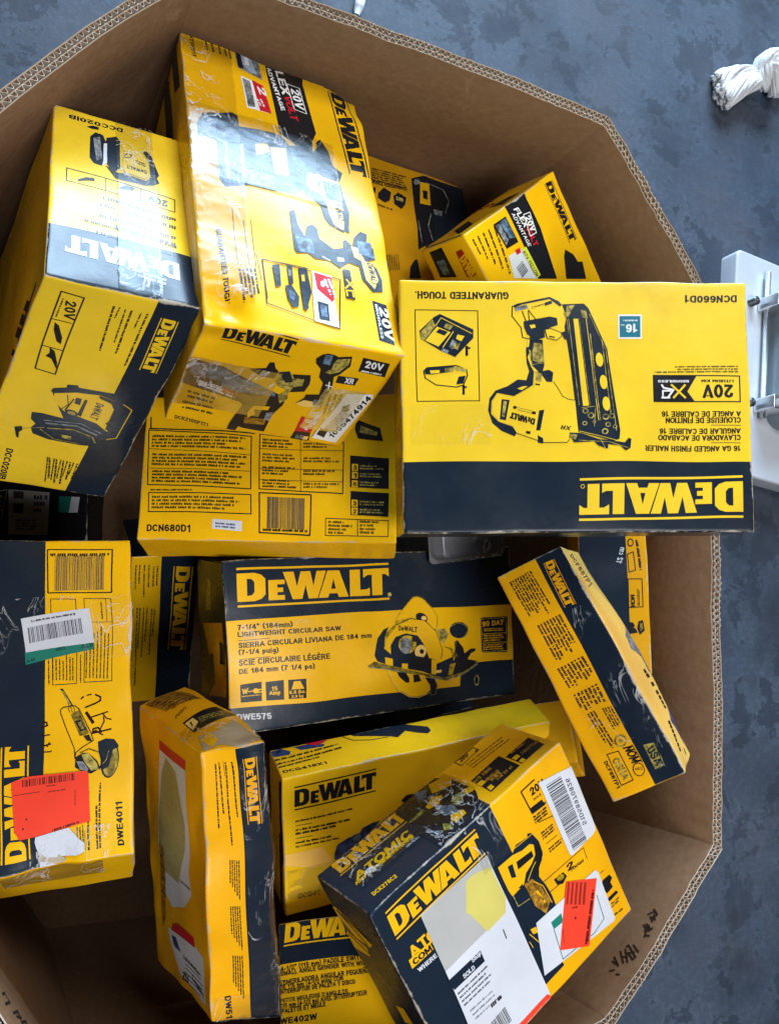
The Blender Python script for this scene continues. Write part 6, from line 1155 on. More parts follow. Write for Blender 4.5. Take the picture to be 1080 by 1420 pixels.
def tape_mat():
    if 'tape' in MATS:
        return MATS['tape']
    m = bpy.data.materials.new('clear_tape')
    m.use_nodes = True
    nt = m.node_tree
    nt.nodes.clear()
    out = N(nt, 'ShaderNodeOutputMaterial')
    tc = N(nt, 'ShaderNodeTexCoord').outputs['Object']
    tr = N(nt, 'ShaderNodeBsdfTransparent')
    tr.inputs[0].default_value = (0.97, 0.975, 0.98, 1)
    gl = N(nt, 'ShaderNodeBsdfGlossy')
    gl.inputs['Roughness'].default_value = 0.24
    gl.inputs['Color'].default_value = (0.9, 0.95, 1, 1)
    n = noise_tex(nt, 22, 5, 0.6, tc, 1.6)
    n.noise_type = 'RIDGED_MULTIFRACTAL' if hasattr(n, 'noise_type') else n.noise_type
    bp = N(nt, 'ShaderNodeBump')
    bp.inputs['Strength'].default_value = 0.3
    bp.inputs['Distance'].default_value = 0.002
    nt.links.new(n.outputs[0], bp.inputs['Height'])
    nt.links.new(bp.outputs[0], gl.inputs['Normal'])
    fr = N(nt, 'ShaderNodeFresnel')
    fr.inputs[0].default_value = 1.45
    nt.links.new(bp.outputs[0], fr.inputs['Normal'])
    mx = N(nt, 'ShaderNodeMixShader')
    nt.links.new(math_n(nt, 'MULTIPLY', fr.outputs[0], 0.55), mx.inputs[0])
    nt.links.new(tr.outputs[0], mx.inputs[1])
    nt.links.new(gl.outputs[0], mx.inputs[2])
    # whitened creases of the film
    df = N(nt, 'ShaderNodeBsdfDiffuse')
    df.inputs[0].default_value = (0.75, 0.78, 0.82, 1)
    mp = N(nt, 'ShaderNodeMapping')
    mp.inputs['Scale'].default_value = (24, 13, 18)
    mp.inputs['Rotation'].default_value = (0.5, 0.3, 0.4)
    nt.links.new(tc, mp.inputs[0])
    n2 = noise_tex(nt, 1.0, 4, 0.6, mp.outputs[0], 1.4)
    a = math_n(nt, 'ABSOLUTE', math_n(nt, 'SUBTRACT', n2.outputs[0], 0.5))
    line = ramp(nt, a, 0.0, 0.020, (1, 1, 1, 1), (0, 0, 0, 1))
    patch = ramp(nt, noise_tex(nt, 11, 2, 0.5, tc).outputs[0], 0.44, 0.58)
    f2 = math_n(nt, 'MULTIPLY', math_n(nt, 'MULTIPLY', line, patch), 0.62)
    mx2 = N(nt, 'ShaderNodeMixShader')
    nt.links.new(f2, mx2.inputs[0])
    nt.links.new(mx.outputs[0], mx2.inputs[1])
    nt.links.new(df.outputs[0], mx2.inputs[2])
    nt.links.new(mx2.outputs[0], out.inputs[0])
    MATS['tape'] = m
    return m

def cardboard_mat(name, c, flutes=True):
    m, nt, b = node_mat(name)
    tc = N(nt, 'ShaderNodeTexCoord').outputs['Object']
    n1 = noise_tex(nt, 3.5, 6, 0.6, tc).outputs[0]
    n2 = noise_tex(nt, 90, 3, 0.6, tc).outputs[0]
    v = ramp(nt, n1, 0.3, 0.72, (0.80, 0.80, 0.80, 1), (1.08, 1.06, 1.04, 1))
    base = mix_rgb(nt, 1.0, (*c, 1), v, 'MULTIPLY')
    base = mix_rgb(nt, 0.16, base, mix_rgb(nt, n2, (0.12, 0.07, 0.03, 1), (0.55, 0.42, 0.28, 1)))
    sc = ramp(nt, noise_tex(nt, 7, 7, 0.7, tc, 1.0).outputs[0], 0.62, 0.72)
    base = mix_rgb(nt, math_n(nt, 'MULTIPLY', sc, 0.25), base, (0.50, 0.40, 0.30, 1))
    nt.links.new(base, b.inputs['Base Color'])
    b.inputs['Roughness'].default_value = 0.78
    b.inputs['Specular IOR Level'].default_value = 0.25
    bp = N(nt, 'ShaderNodeBump')
    bp.inputs['Strength'].default_value = 0.3
    bp.inputs['Distance'].default_value = 0.002
    dents = noise_tex(nt, 14, 5, 0.6, tc, 0.6).outputs[0]
    nt.links.new(math_n(nt, 'ADD', math_n(nt, 'ADD', n2, n1), math_n(nt, 'MULTIPLY', dents, 3.0)), bp.inputs['Height'])
    nt.links.new(bp.outputs[0], b.inputs['Normal'])
    return m

# ------------------------------------------------------------------ object helpers
def link(name, me, parent=None, mats=(), smooth=False):
    for m in mats:
        me.materials.append(m)
    o = bpy.data.objects.new(name, me)
    COL.objects.link(o)
    if parent is not None:
        o.parent = parent
    if smooth:
        for p in me.polygons:
            p.use_smooth = True
    return o

def thing(name, label, cat, loc, group=None):
    o = bpy.data.objects.new(name, None)
    o.empty_display_size = 0.05
    COL.objects.link(o)
    o.location = loc
    o['label'] = label
    o['category'] = cat
    if group:
        o['group'] = group
    return o

def structure(o):
    o['kind'] = 'structure'
    return o

# ------------------------------------------------------------------ 2-D print shapes (all in face millimetres)
_txt = {}
def _arc(cx, cy, rx, ry, a0, a1, n=6):
    return [(cx + rx * math.cos(math.radians(a0 + (a1 - a0) * i / n)), cy + ry * math.sin(math.radians(a0 + (a1 - a0) * i / n))) for i in range(n + 1)]
_o = _arc(3, 5, 2.9, 4.1, 0, 360, 14)
GLYPH = {   # heavy grotesque capitals as pen strokes on a 6 x 10 body (stroke 1.9 wide)
    'A': (6.6, [[(.5, .9), (3.3, 9.1), (6.1, .9)], [(1.6, 3.2), (5, 3.2)]]), 'B': (6, [[(.9, .9), (.9, 9.1), (3.6, 9.1), (5, 8.2), (5, 6.3), (3.7, 5.3), (.9, 5.3)], [(3.7, 5.3), (5.2, 4.3), (5.2, 1.9), (3.8, .9), (.9, .9)]]),
    'C': (6.2, [_arc(3.2, 5, 2.6, 4.1, 42, 318, 12)]), 'D': (6.2, [[(.9, .9), (.9, 9.1), (3.2, 9.1), (4.8, 8), (5.3, 6.4), (5.3, 3.6), (4.8, 2), (3.2, .9), (.9, .9)]]), 'E': (5.4, [[(5.2, .9), (.9, .9), (.9, 9.1), (5.2, 9.1)], [(.9, 5.1), (4.8, 5.1)]]),
    'F': (5.2, [[(.9, 0.1), (.9, 9.1), (5, 9.1)], [(.9, 5), (4.5, 5)]]), 'G': (6.4, [_arc(3.2, 5, 2.6, 4.1, 42, 340, 12), [(5.6, 1), (5.6, 4.4), (3.6, 4.4)]]), 'H': (6, [[(.9, .1), (.9, 9.9)], [(5.1, .1), (5.1, 9.9)], [(.9, 5), (5.1, 5)]]),
    'I': (1.9, [[(.95, .1), (.95, 9.9)]]), 'J': (5, [[(4.1, 9.9), (4.1, 2.4), (3.2, .9), (1.8, .9), (.9, 2.4)]]), 'K': (6.2, [[(.9, .1), (.9, 9.9)], [(5.6, 9.7), (1.2, 4.4)], [(2.6, 5.6), (5.6, .3)]]), 'L': (5, [[(.9, 9.9), (.9, .9), (4.9, .9)]]),
    'M': (7.4, [[(.9, .1), (.9, 9.3), (3.7, 2), (6.5, 9.3), (6.5, .1)]]), 'N': (6.2, [[(.9, .1), (.9, 9.1), (5.3, .9), (5.3, 9.9)]]), 'O': (6.2, [_o]), 'P': (5.6, [[(.9, .1), (.9, 9.1), (3.6, 9.1), (4.8, 8), (4.8, 5.6), (3.6, 4.5), (.9, 4.5)]]),
    'Q': (6.4, [_o, [(3.6, 2.8), (5.8, .3)]]), 'R': (6.2, [[(.9, .1), (.9, 9.1), (3.8, 9.1), (5, 8.1), (5, 6), (3.8, 5), (.9, 5)], [(3.4, 5), (5.3, .3)]]), 'S': (5.8, [[(5, 7.4), (4.3, 8.8), (2.9, 9.2), (1.3, 8.6), (.9, 7.3), (1.7, 5.9), (4.2, 4.6), (5, 3.2), (4.4, 1.5), (2.9, .8), (1.4, 1.3), (.8, 2.8)]]),
    'T': (5.6, [[(.2, 9.1), (5.4, 9.1)], [(2.8, 9.1), (2.8, .1)]]), 'U': (6, [[(.9, 9.9), (.9, 2.7), (1.7, 1.2), (3, .8), (4.3, 1.2), (5.1, 2.7), (5.1, 9.9)]]), 'V': (6.2, [[(.5, 9.7), (3.1, .9), (5.7, 9.7)]]), 'W': (8.6, [[(.5, 9.7), (2.4, .9), (4.3, 9.1), (6.2, .9), (8.1, 9.7)]]),
    'X': (6.2, [[(.6, 9.7), (5.6, .3)], [(5.6, 9.7), (.6, .3)]]), 'Y': (6, [[(.6, 9.7), (3, 4.8), (5.4, 9.7)], [(3, 4.8), (3, .1)]]), 'Z': (5.6, [[(.6, 9.1), (4.9, 9.1), (.7, .9), (5.2, .9)]]),
    '0': (5.6, [_arc(2.8, 5, 2.0, 4.1, 0, 360, 14)]), '1': (4.2, [[(2.9, .1), (2.9, 9.4)], [(2.7, 8), (.7, 7.3)]]), '2': (5.6, [[(.8, 6.8), (1.1, 8.3), (2.7, 9.1), (4.3, 8.5), (4.7, 6.9), (3.9, 5.1), (.8, .9), (5, .9)]]), '3': (5.6, [[(.9, 7.4), (1.7, 8.9), (3.4, 9), (4.6, 7.9), (4.4, 6), (2.6, 5.2), (4.5, 4.5), (4.8, 2.4), (3.6, 1), (1.8, .9), (.7, 2.4)]]),
    '4': (5.8, [[(4, .1), (4, 9.2), (.7, 3), (5.4, 3)]]), '5': (5.6, [[(4.8, 9.1), (1.4, 9.1), (1, 5), (2.9, 5.9), (4.5, 5), (4.8, 3.1), (4, 1.3), (2.5, .8), (.8, 2)]]), '6': (5.6, [[(4.6, 8), (3, 9.2), (1.4, 8.2), (.8, 5.4), (1, 2.4), (2.7, .8), (4.5, 1.8), (4.8, 3.8), (4, 5.4), (2.5, 5.6), (1, 4.2)]]), '7': (5.4, [[(.6, 9.1), (4.7, 9.1), (2.9, 5.5), (2, .1)]]),
    '8': (5.6, [_arc(2.8, 7.2, 1.75, 1.95, 0, 360, 10), _arc(2.8, 2.9, 2.0, 2.1, 0, 360, 10)]), '9': (5.6, [[(1, 2), (2.6, .8), (4.2, 1.8), (4.8, 4.6), (4.6, 7.6), (2.9, 9.2), (1.1, 8.2), (.8, 6.2), (1.6, 4.6), (3.1, 4.4), (4.6, 5.8)]]),
    '-': (3.2, [[(.3, 4), (2.9, 4)]]), '/': (3.4, [[(.3, .2), (3.1, 9.8)]]), '.': (2, [[(.9, .6), (1.1, 1.4)]]), '(': (3, [[(2.6, 10.5), (1.1, 7.4), (1.1, 2.6), (2.6, -.8)]]), ')': (3, [[(.4, 10.5), (1.9, 7.4), (1.9, 2.6), (.4, -.8)]]), '"': (3.6, [[(.9, 9.8), (.9, 7.2)], [(2.7, 9.8), (2.7, 7.2)]]), "'": (1.8, [[(.9, 9.8), (.9, 7.2)]]), ' ': (2.6, []),
    'm': (7.6, [[(.9, .1), (.9, 6.8)], [(.9, 5.4), (2.4, 6.3), (3.8, 5.2), (3.8, .1)], [(3.8, 5.2), (5.4, 6.3), (6.7, 5.2), (6.7, .1)]]), 'p': (5, [[(.9, -2.4), (.9, 6.9)], _arc(2.6, 3.6, 1.6, 2.7, 0, 360, 10)]), 'u': (5, [[(.9, 7), (.9, 2), (2.2, .8), (4.1, 2)], [(4.1, 7), (4.1, .1)]]), 'i': (1.9, [[(.95, .1), (.95, 7)], [(.95, 8.8), (.95, 9.8)]]), 'g': (5, [_arc(2.4, 3.9, 1.6, 2.5, 0, 360, 10), [(4.1, 7), (4.1, -1), (3, -2.3), (1, -2)]]), 'o': (5, [_arc(2.5, 3.7, 1.7, 2.8, 0, 360, 10)]),
    'l': (1.9, [[(.95, .1), (.95, 9.9)]]), 'b': (5, [[(.9, .1), (.9, 9.9)], _arc(2.6, 3.6, 1.6, 2.7, 0, 360, 10)]), 's': (4.6, [[(3.8, 5.6), (2.3, 6.3), (1, 5.2), (2.3, 3.7), (3.7, 2.2), (2.3, .8), (.7, 1.7)]]), 'k': (4.8, [[(.9, .1), (.9, 9.9)], [(4.2, 6.8), (1.2, 3.4)], [(2.2, 4.4), (4.3, .3)]]), 'c': (4.8, [_arc(2.6, 3.6, 1.7, 2.7, 45, 315, 9)]), 'h': (5, [[(.9, .1), (.9, 9.9)], [(.9, 5), (2.6, 6.3), (4.1, 5), (4.1, .1)]]), 'e': (5, [[(.9, 3.7), (4.2, 3.7)], _arc(2.5, 3.7, 1.7, 2.8, 0, 320, 10)]),
}
ACC = {'É': ('E', [(2.4, 11.2), (3.6, 12.6)]), 'È': ('E', [(3.6, 11.2), (2.4, 12.6)]), 'Ñ': ('N', [(1.6, 11.4), (4.6, 12)])}
def text_tris(s, bold):
    key = (s, bold)
    if key in _txt:
        return _txt[key]
    vs_, fs = [], []
    x = 0.0
    sw = 1.9 if bold else 1.35
    for ch in s:
        acc = None
        if ch in ACC:
            ch, acc = ACC[ch]
        w, strokes = GLYPH.get(ch) or GLYPH.get(ch.upper()) or GLYPH['O']
        for st in strokes + ([acc] if acc else []):
            for q in seg_quads(st, sw, False):
                k = len(vs_)
                vs_ += [((px + x) * 0.07, py * 0.07) for px, py in q]
                fs.append((k, k + 1, k + 2, k + 3))
        x += w + 1.0
    x0 = min(v[0] for v in vs_)
    x1 = max(v[0] for v in vs_)
    vs_ = [((x - x0) / (x1 - x0), y / 0.70) for x, y in vs_]
    _txt[key] = (vs_, fs)
    return _txt[key]

LOGO = [
    [[(0, 0), (11, 0), (15, 7), (17.6, 22), (17.6, 78), (15, 93), (11, 100), (0, 100)], [(6.2, 20), (9.0, 21), (10.8, 32), (10.8, 68), (9.0, 79), (6.2, 80)]],
    [[(19.4, 0), (29.6, 0), (29.6, 17), (25.0, 17), (25.0, 28), (28.6, 28), (28.6, 44), (25.0, 44), (25.0, 56), (29.6, 56), (29.6, 72), (19.4, 72)]],
    [[(28.6, 100), (35.4, 100), (37.4, 46), (40.0, 100), (46.2, 100), (48.2, 46), (50.4, 100), (56.6, 100), (51.0, 0), (45.0, 0), (43.0, 50), (40.8, 0), (34.6, 0)]],
    [[(51.6, 0), (58.0, 0), (58.9, 15), (64.2, 15), (65.2, 0), (71.8, 0), (65.6, 100), (57.6, 100)], [(60.0, 32), (63.2, 32), (61.6, 70)]],
    [[(72.8, 0), (86.4, 0), (86.4, 30), (84.0, 24), (79.8, 24), (79.8, 100), (72.8, 100)]],
    [[(82.0, 100), (100, 100), (100, 68), (97.4, 78), (95.2, 78), (95.2, 0), (88.0, 0), (88.0, 78), (85.2, 78), (82.0, 68)]],
]

def poly_tris(loops):
    tl = [[Vector((p[0], p[1], 0)) for p in l] for l in loops]
    flat = [p for l in loops for p in l]
    return flat, [tuple(t) for t in tessellate_polygon(tl)]

def seg_quads(pts, w, closed):
    out = []
    n = len(pts)
    for i in range(n if closed else n - 1):
        a, b = Vector(pts[i]), Vector(pts[(i + 1) % n])
        d = b - a
        if d.length < 1e-4:
            continue
        d.normalize()
        s = Vector((-d.y, d.x)) * w * 0.5
        e = d * w * 0.30
        out.append([tuple(a - e + s), tuple(b + e + s), tuple(b + e - s), tuple(a - e - s)])
    return out

def art_shapes(item, rng):
    """yield (verts2d, faces, colour)"""
    part, col, kind, f, ex = item
    pts = [(f[i], f[i + 1]) for i in range(0, len(f), 2)]
    if kind == 'p':
        v, t = poly_tris([pts])
        yield v, t, col
    elif kind == 'l':
        for q in seg_quads(pts, ex['w'], ex.get('c', False)):
            yield q, [(0, 1, 2, 3)], col
    else:
        o, u, v = Vector(pts[0]), Vector(pts[1]) - Vector(pts[0]), Vector(pts[2]) - Vector(pts[0])
        M_ = lambda x, y: tuple(o + u * x + v * y)
        if kind == 't':
            vv, ff = text_tris(ex['txt'], ex['bold'])
            yield [M_(x, y) for x, y in vv], ff, col
        elif kind == 'logo':
            y0, ys = (0.142, 0.716) if ex['rules'] else (0.0, 1.0)
            for loops in LOGO:
                v2, t = poly_tris(loops)
                yield [M_(x / 100, y0 + y / 100 * ys) for x, y in v2], t, col
            if ex['rules']:
                for a, b in ((0, 0.055), (0.945, 1.0)):
                    yield [M_(0, a), M_(1, a), M_(1, b), M_(0, b)], [(0, 1, 2, 3)], col
        elif kind == 'g':       # lines of print too small to read: broken strokes
            n = ex['n']
            for i in range(n):
                ya = 1 - (i + 0.85) / n
                yb = ya + 0.62 / n
                if n == 1:
                    ya, yb = 0.12, 0.9
                end = 1 - rng.random() * ex['rag']
                x = 0.0
                step = max(0.006, (v.length / n) / max(u.length, 1e-3) * 0.42)
                left = rng.randint(2, 9)
                while x < end:
                    left -= 1
                    if left <= 0:              # word space
                        x += step * 0.8
                        left = rng.randint(2, 9)
                        continue
                    h0 = ya
                    h1 = yb - (yb - ya) * rng.choice((0, 0.0, 0.22))
                    ww = min(step * (0.62 + 0.3 * ex['fill']), end - x)
                    yield [M_(x, h0), M_(x + ww, h0), M_(x + ww, h1), M_(x, h1)], [(0, 1, 2, 3)], col
                    x += step * rng.uniform(0.95, 1.1)
        elif kind == 'b':
            n = ex['n']
            x = 0.0
            while x < 1.0:
                w = rng.choice((0.3, 0.3, 0.55, 0.8)) / n
                yield [M_(x, 0), M_(min(x + w, 1), 0), M_(min(x + w, 1), 1), M_(x, 1)], [(0, 1, 2, 3)], col
                x += w + rng.choice((0.3, 0.4, 0.7)) / n

# ------------------------------------------------------------------ cartons
FIX = {'w0': (2, 0), 'w1': (2, 1), 'v0': (1, 0), 'v1': (1, 1), 'u0': (0, 0), 'u1': (0, 1)}
AX = {'w0': (0, 1), 'w1': (0, 1), 'v0': (0, 2), 'v1': (0, 2), 'u0': (2, 1), 'u1': (2, 1)}

class Carton:
    def __init__(self, key, spec, look):
        self.key, self.look = key, look
        self.d = Vector(spec['d'])
        self.M = Matrix(spec['M'])
        self.o = Vector(spec['o'])
        self.warp = [Vector(w) for w in spec['warp']]
        self.bands = spec['bands'] + look.get('bands', [])
        self.r = look.get('r', 2.6)
        self.seed = Vector((hash_f(key) * 50, hash_f(key + 'b') * 50, 3.3))

    def surf(self, p, off=0.0):
        """point on the ideal block surface (mm) -> rounded, squashed, crumpled carton surface (m)"""
        d, r = self.d, self.r
        q = Vector((min(max(p[i], r), d[i] - r) for i in range(3)))
        n = Vector(p) - q
        if n.length > 1e-6:
            n.normalize()
        s = q + n * (r + off)
        f = [min(max(p[i] / d[i], 0), 1) for i in range(3)]
        w = Vector((0, 0, 0))
        for i in (0, 1):
            for j in (0, 1):
                for k in (0, 1):
                    c = (f[0] if i else 1 - f[0]) * (f[1] if j else 1 - f[1]) * (f[2] if k else 1 - f[2])
                    w += self.warp[i * 4 + j * 2 + k] * c
        s = s + w
        P0 = Vector(p)
        # bulge of each panel
        bl = self.look.get('bulge', {})
        for fc, amp in bl.items():
            ax, side = FIX[fc]
            a0, a1 = AX[fc]
            near = max(0.0, 1 - abs(f[ax] - side) * 2.5)
            g = math.sin(math.pi * f[a0]) ** 0.8 * math.sin(math.pi * f[a1]) ** 0.8 if 0 < f[a0] < 1 and 0 < f[a1] < 1 else 0
            s[ax] += (1 if side else -1) * amp * g * near
        # crumple
        c = self.look.get('crumple', 1.0)
        nv = noise.noise_vector(P0 * 0.011 + self.seed)
        s += nv * 2.2 * c
        e = self.edge(p)
        k = max(0.0, 1 - e / 26.0)
        s += noise.noise_vector(P0 * 0.022 + self.seed) * 1.7 * c * k
        for (cx, cy, cz, rad, dx, dy, dz) in self.look.get('dents', []):
            dd = (P0 - Vector((cx, cy, cz))).length / rad
            if dd < 1:
                g = (1 - dd * dd) ** 2
                rip = 1 + 0.5 * noise.noise(P0 * 0.04 + self.seed)
                s += Vector((dx, dy, dz)) * g * rip
        return s * 0.001

    def edge(self, p):
        ds = sorted(min(p[i], self.d[i] - p[i]) for i in range(3))
        return max(ds[1], 0.0)

    def p3(self, face, x, y):
        ax, side = FIX[face]
        a0, a1 = AX[face]
        p = [0, 0, 0]
        p[ax] = self.d[ax] * side
        p[a0], p[a1] = x, y
        return p

    def lines(self, ax):
        L, r = self.d[ax], self.r
        s = {0, r * .45, r, r * 2, r * 4, L, L - r * .45, L - r, L - r * 2, L - r * 4}
        step = 7.5
        n = max(2, int(L / step))
        for i in range(1, n):
            s.add(L * i / n)
        for b in self.bands:
            a0, a1 = AX[b[0]]
            if a0 == ax:
                s.update((b[2], b[3]))
            if a1 == ax:
                s.update((b[4], b[5]))
        s = sorted(v for v in s if 0 <= v <= L)
        out = [s[0]]
        for v in s[1:]:
            if v - out[-1] > 0.35:
                out.append(v)
            elif v == L:
                out[-1] = L
        return out

    def colour(self, face, x, y):
        for b in self.bands:
            if b[0] == face and b[2] - .01 <= x <= b[3] + .01 and b[4] - .01 <= y <= b[5] + .01:
                return b[1]
        return self.look.get('faces', {}).get(face, self.look['col'])

    def build(self, name, label, group):
        corners = [self.M @ (self.surf([self.d[0] * i, self.d[1] * j, self.d[2] * k])) + self.o for i in (0, 1) for j in (0, 1) for k in (0, 1)]
        c = sum(corners, Vector()) / 8
        base = Vector((c.x, c.y, min(p.z for p in corners)))
        root = thing(name, label, 'carton', base, group)
        self.root = root
        self.mat = Matrix.Translation(self.o - base) @ self.M.to_4x4()
        vid, verts, edges_a, faces, fm = {}, [], [], [], []
        mats = []
        def vert(p):
            k = (round(p[0], 2), round(p[1], 2), round(p[2], 2))
            if k not in vid:
                vid[k] = len(verts)
                verts.append(self.surf(p))
                edges_a.append(min(self.edge(p), 12.0))
            return vid[k]
        for face in FIX:
            a0, a1 = AX[face]
            X, Y = self.lines(a0), self.lines(a1)
            ax, side = FIX[face]
            for i in range(len(X) - 1):
                for j in range(len(Y) - 1):
                    q = [vert(self.p3(face, X[i], Y[j])), vert(self.p3(face, X[i + 1], Y[j])), vert(self.p3(face, X[i + 1], Y[j + 1])), vert(self.p3(face, X[i], Y[j + 1]))]
                    flip = ((a0, a1) in ((0, 1), (1, 2), (2, 0))) != bool(side)
                    faces.append(tuple(reversed(q)) if flip else tuple(q))
                    col = self.colour(face, (X[i] + X[i + 1]) / 2, (Y[j] + Y[j + 1]) / 2)
                    if col not in mats:
                        mats.append(col)
                    fm.append(mats.index(col))
        me = bpy.data.meshes.new(name + '_body')
        me.from_pydata(verts, [], faces)
        me.polygons.foreach_set('material_index', fm)
        a = me.attributes.new('edge', 'FLOAT', 'POINT')
        a.data.foreach_set('value', edges_a)
        ob = link('carton_body', me, root, [carton_mat(c_) for c_ in mats], True)
        ob.matrix_basis = self.mat
        return root

    def prints(self, art):
        rng = random.Random(self.key)
        for face, items in art.items():
            a0, a1 = AX[face]
            W, H = self.d[a0], self.d[a1]
            # stack order: each shape lies one film above whatever it overprints
            level, boxes_ = [], []
            for it in items:
                xs, ys = list(it[3][0::2]), list(it[3][1::2])
                if len(xs) == 3 and it[2] not in ('p', 'l'):
                    xs.append(xs[1] + xs[2] - xs[0])
                    ys.append(ys[1] + ys[2] - ys[0])
                A = (min(xs), max(xs), min(ys), max(ys))
                lv = 0
                for B, l2 in zip(boxes_, level):
                    if A[0] < B[1] and B[0] < A[1] and A[2] < B[3] and B[2] < A[3]:
                        lv = max(lv, l2 + 1)
                boxes_.append(A)
                level.append(lv)
            lstep = min(0.13, 1.9 / (max(level) + 1))
            groups = {}
            for idx, it in enumerate(items):
                groups.setdefault(it[0], []).append((idx, it))
            clustered = []
            for part, lst in groups.items():
                bb = []
                for idx, it in lst:
                    xs, ys = list(it[3][0::2]), list(it[3][1::2])
                    if len(xs) == 3 and it[2] not in ('p', 'l'):
                        xs.append(xs[1] + xs[2] - xs[0])
                        ys.append(ys[1] + ys[2] - ys[0])
                    bb.append((min(xs) - 7, max(xs) + 7, min(ys) - 7, max(ys) + 7))
                par = list(range(len(lst)))
                def find(i):
                    while par[i] != i:
                        i = par[i]
                    return i
                for i in range(len(lst)):
                    for j in range(i):
                        A, B = bb[i], bb[j]
                        if A[0] < B[1] and B[0] < A[1] and A[2] < B[3] and B[2] < A[3]:
                            par[find(i)] = find(j)
                cl = {}
                for i, e in enumerate(lst):
                    cl.setdefault(find(i), []).append(e)
                clustered += [(part, v) for v in cl.values()]
            for part, lst in clustered:
                bm = bmesh.new()
                lay = bm.verts.layers.float.new('off')
                mats = []
                for idx, it in lst:
                    off = 0.30 + lstep * level[idx]
                    for v2, fs, col in art_shapes(it, rng):
                        if col not in mats:
                            mats.append(col)
                        mi = mats.index(col)
                        bv = []
                        for x, y in v2:
                            b = bm.verts.new((x, y, 0))
                            b[lay] = off
                            bv.append(b)
                        for f in fs:
                            try:
                                nf = bm.faces.new([bv[i] for i in f])
                                nf.material_index = mi
                            except ValueError:
                                pass
                def cut(co, no, clear):
                    bmesh.ops.bisect_plane(bm, geom=bm.verts[:] + bm.edges[:] + bm.faces[:], plane_co=co, plane_no=no, clear_outer=clear, dist=1e-4)
                eps = 0.15
                cut((eps, 0, 0), (-1, 0, 0), True)
                cut((W - eps, 0, 0), (1, 0, 0), True)
                cut((0, eps, 0), (0, -1, 0), True)
                cut((0, H - eps, 0), (0, 1, 0), True)
                xs = [v.co.x for v in bm.verts]
                ys = [v.co.y for v in bm.verts]
                if not xs:
                    bm.free()
                    continue
                for axis, lo, hi, L in ((0, min(xs), max(xs), W), (1, min(ys), max(ys), H)):
                    no = (1, 0, 0) if axis == 0 else (0, 1, 0)
                    for cpos in self.lines((a0, a1)[axis]):
                        if lo + 0.05 < cpos < hi - 0.05:
                            cut((cpos, 0, 0) if axis == 0 else (0, cpos, 0), no, False)
                at = bm.verts.layers.float.new('edge')
                ax, side = FIX[face]
                for v in bm.verts:
                    p = self.p3(face, v.co.x, v.co.y)
                    v[at] = min(self.edge(p), 12.0)
                    v.co = self.surf(p, v[lay])
                bmesh.ops.triangulate(bm, faces=[f for f in bm.faces if len(f.verts) > 4])
                nrm = Vector((0, 0, 0))
                nrm[ax] = 1 if side else -1
                fl = [f for f in bm.faces if f.normal.dot(nrm) < 0]
                if fl:
                    bmesh.ops.reverse_faces(bm, faces=fl)
                me = bpy.data.meshes.new(part)
                bm.to_mesh(me)
                bm.free()
                o = link(part, me, self.root, [carton_mat(c_) for c_ in mats])
                o.matrix_basis = self.mat

    def tape(self, face, x0, x1, y0, y1, wrinkle=0.7, off=2.4):
        nx, ny = max(2, int((x1 - x0) / 4)), max(2, int((y1 - y0) / 4))
        vs_, fs = [], []
        W, H = self.d[AX[face][0]], self.d[AX[face][1]]
        for j in range(ny + 1):
            for i in range(nx + 1):
                x = x0 + (x1 - x0) * i / nx
                y = y0 + (y1 - y0) * j / ny
                if i in (0, nx):
                    x += 1.6 * noise.noise(Vector((y * 0.12, x, 1))) 
                if j in (0, ny):
                    y += 1.6 * noise.noise(Vector((x * 0.12, y, 4)))
                x, y = min(max(x, 0.2), W - 0.2), min(max(y, 0.2), H - 0.2)
                w = noise.noise(Vector((x * 0.06 + y * 0.02, y * 0.11, 2)) + self.seed)
                vs_.append(self.surf(self.p3(face, x, y), off + wrinkle * max(0, w) * 0.7))
        for j in range(ny):
            for i in range(nx):
                a = j * (nx + 1) + i
                fs.append((a, a + 1, a + nx + 2, a + nx + 1))
        me = bpy.data.meshes.new('packing_tape')
        me.from_pydata(vs_, [], fs)
        o = link('packing_tape', me, self.root, [tape_mat()], True)
        o.matrix_basis = self.mat

def hash_f(s):
    h = 7
    for ch in s:
        h = (h * 131 + ord(ch)) % 100003
    return h / 100003

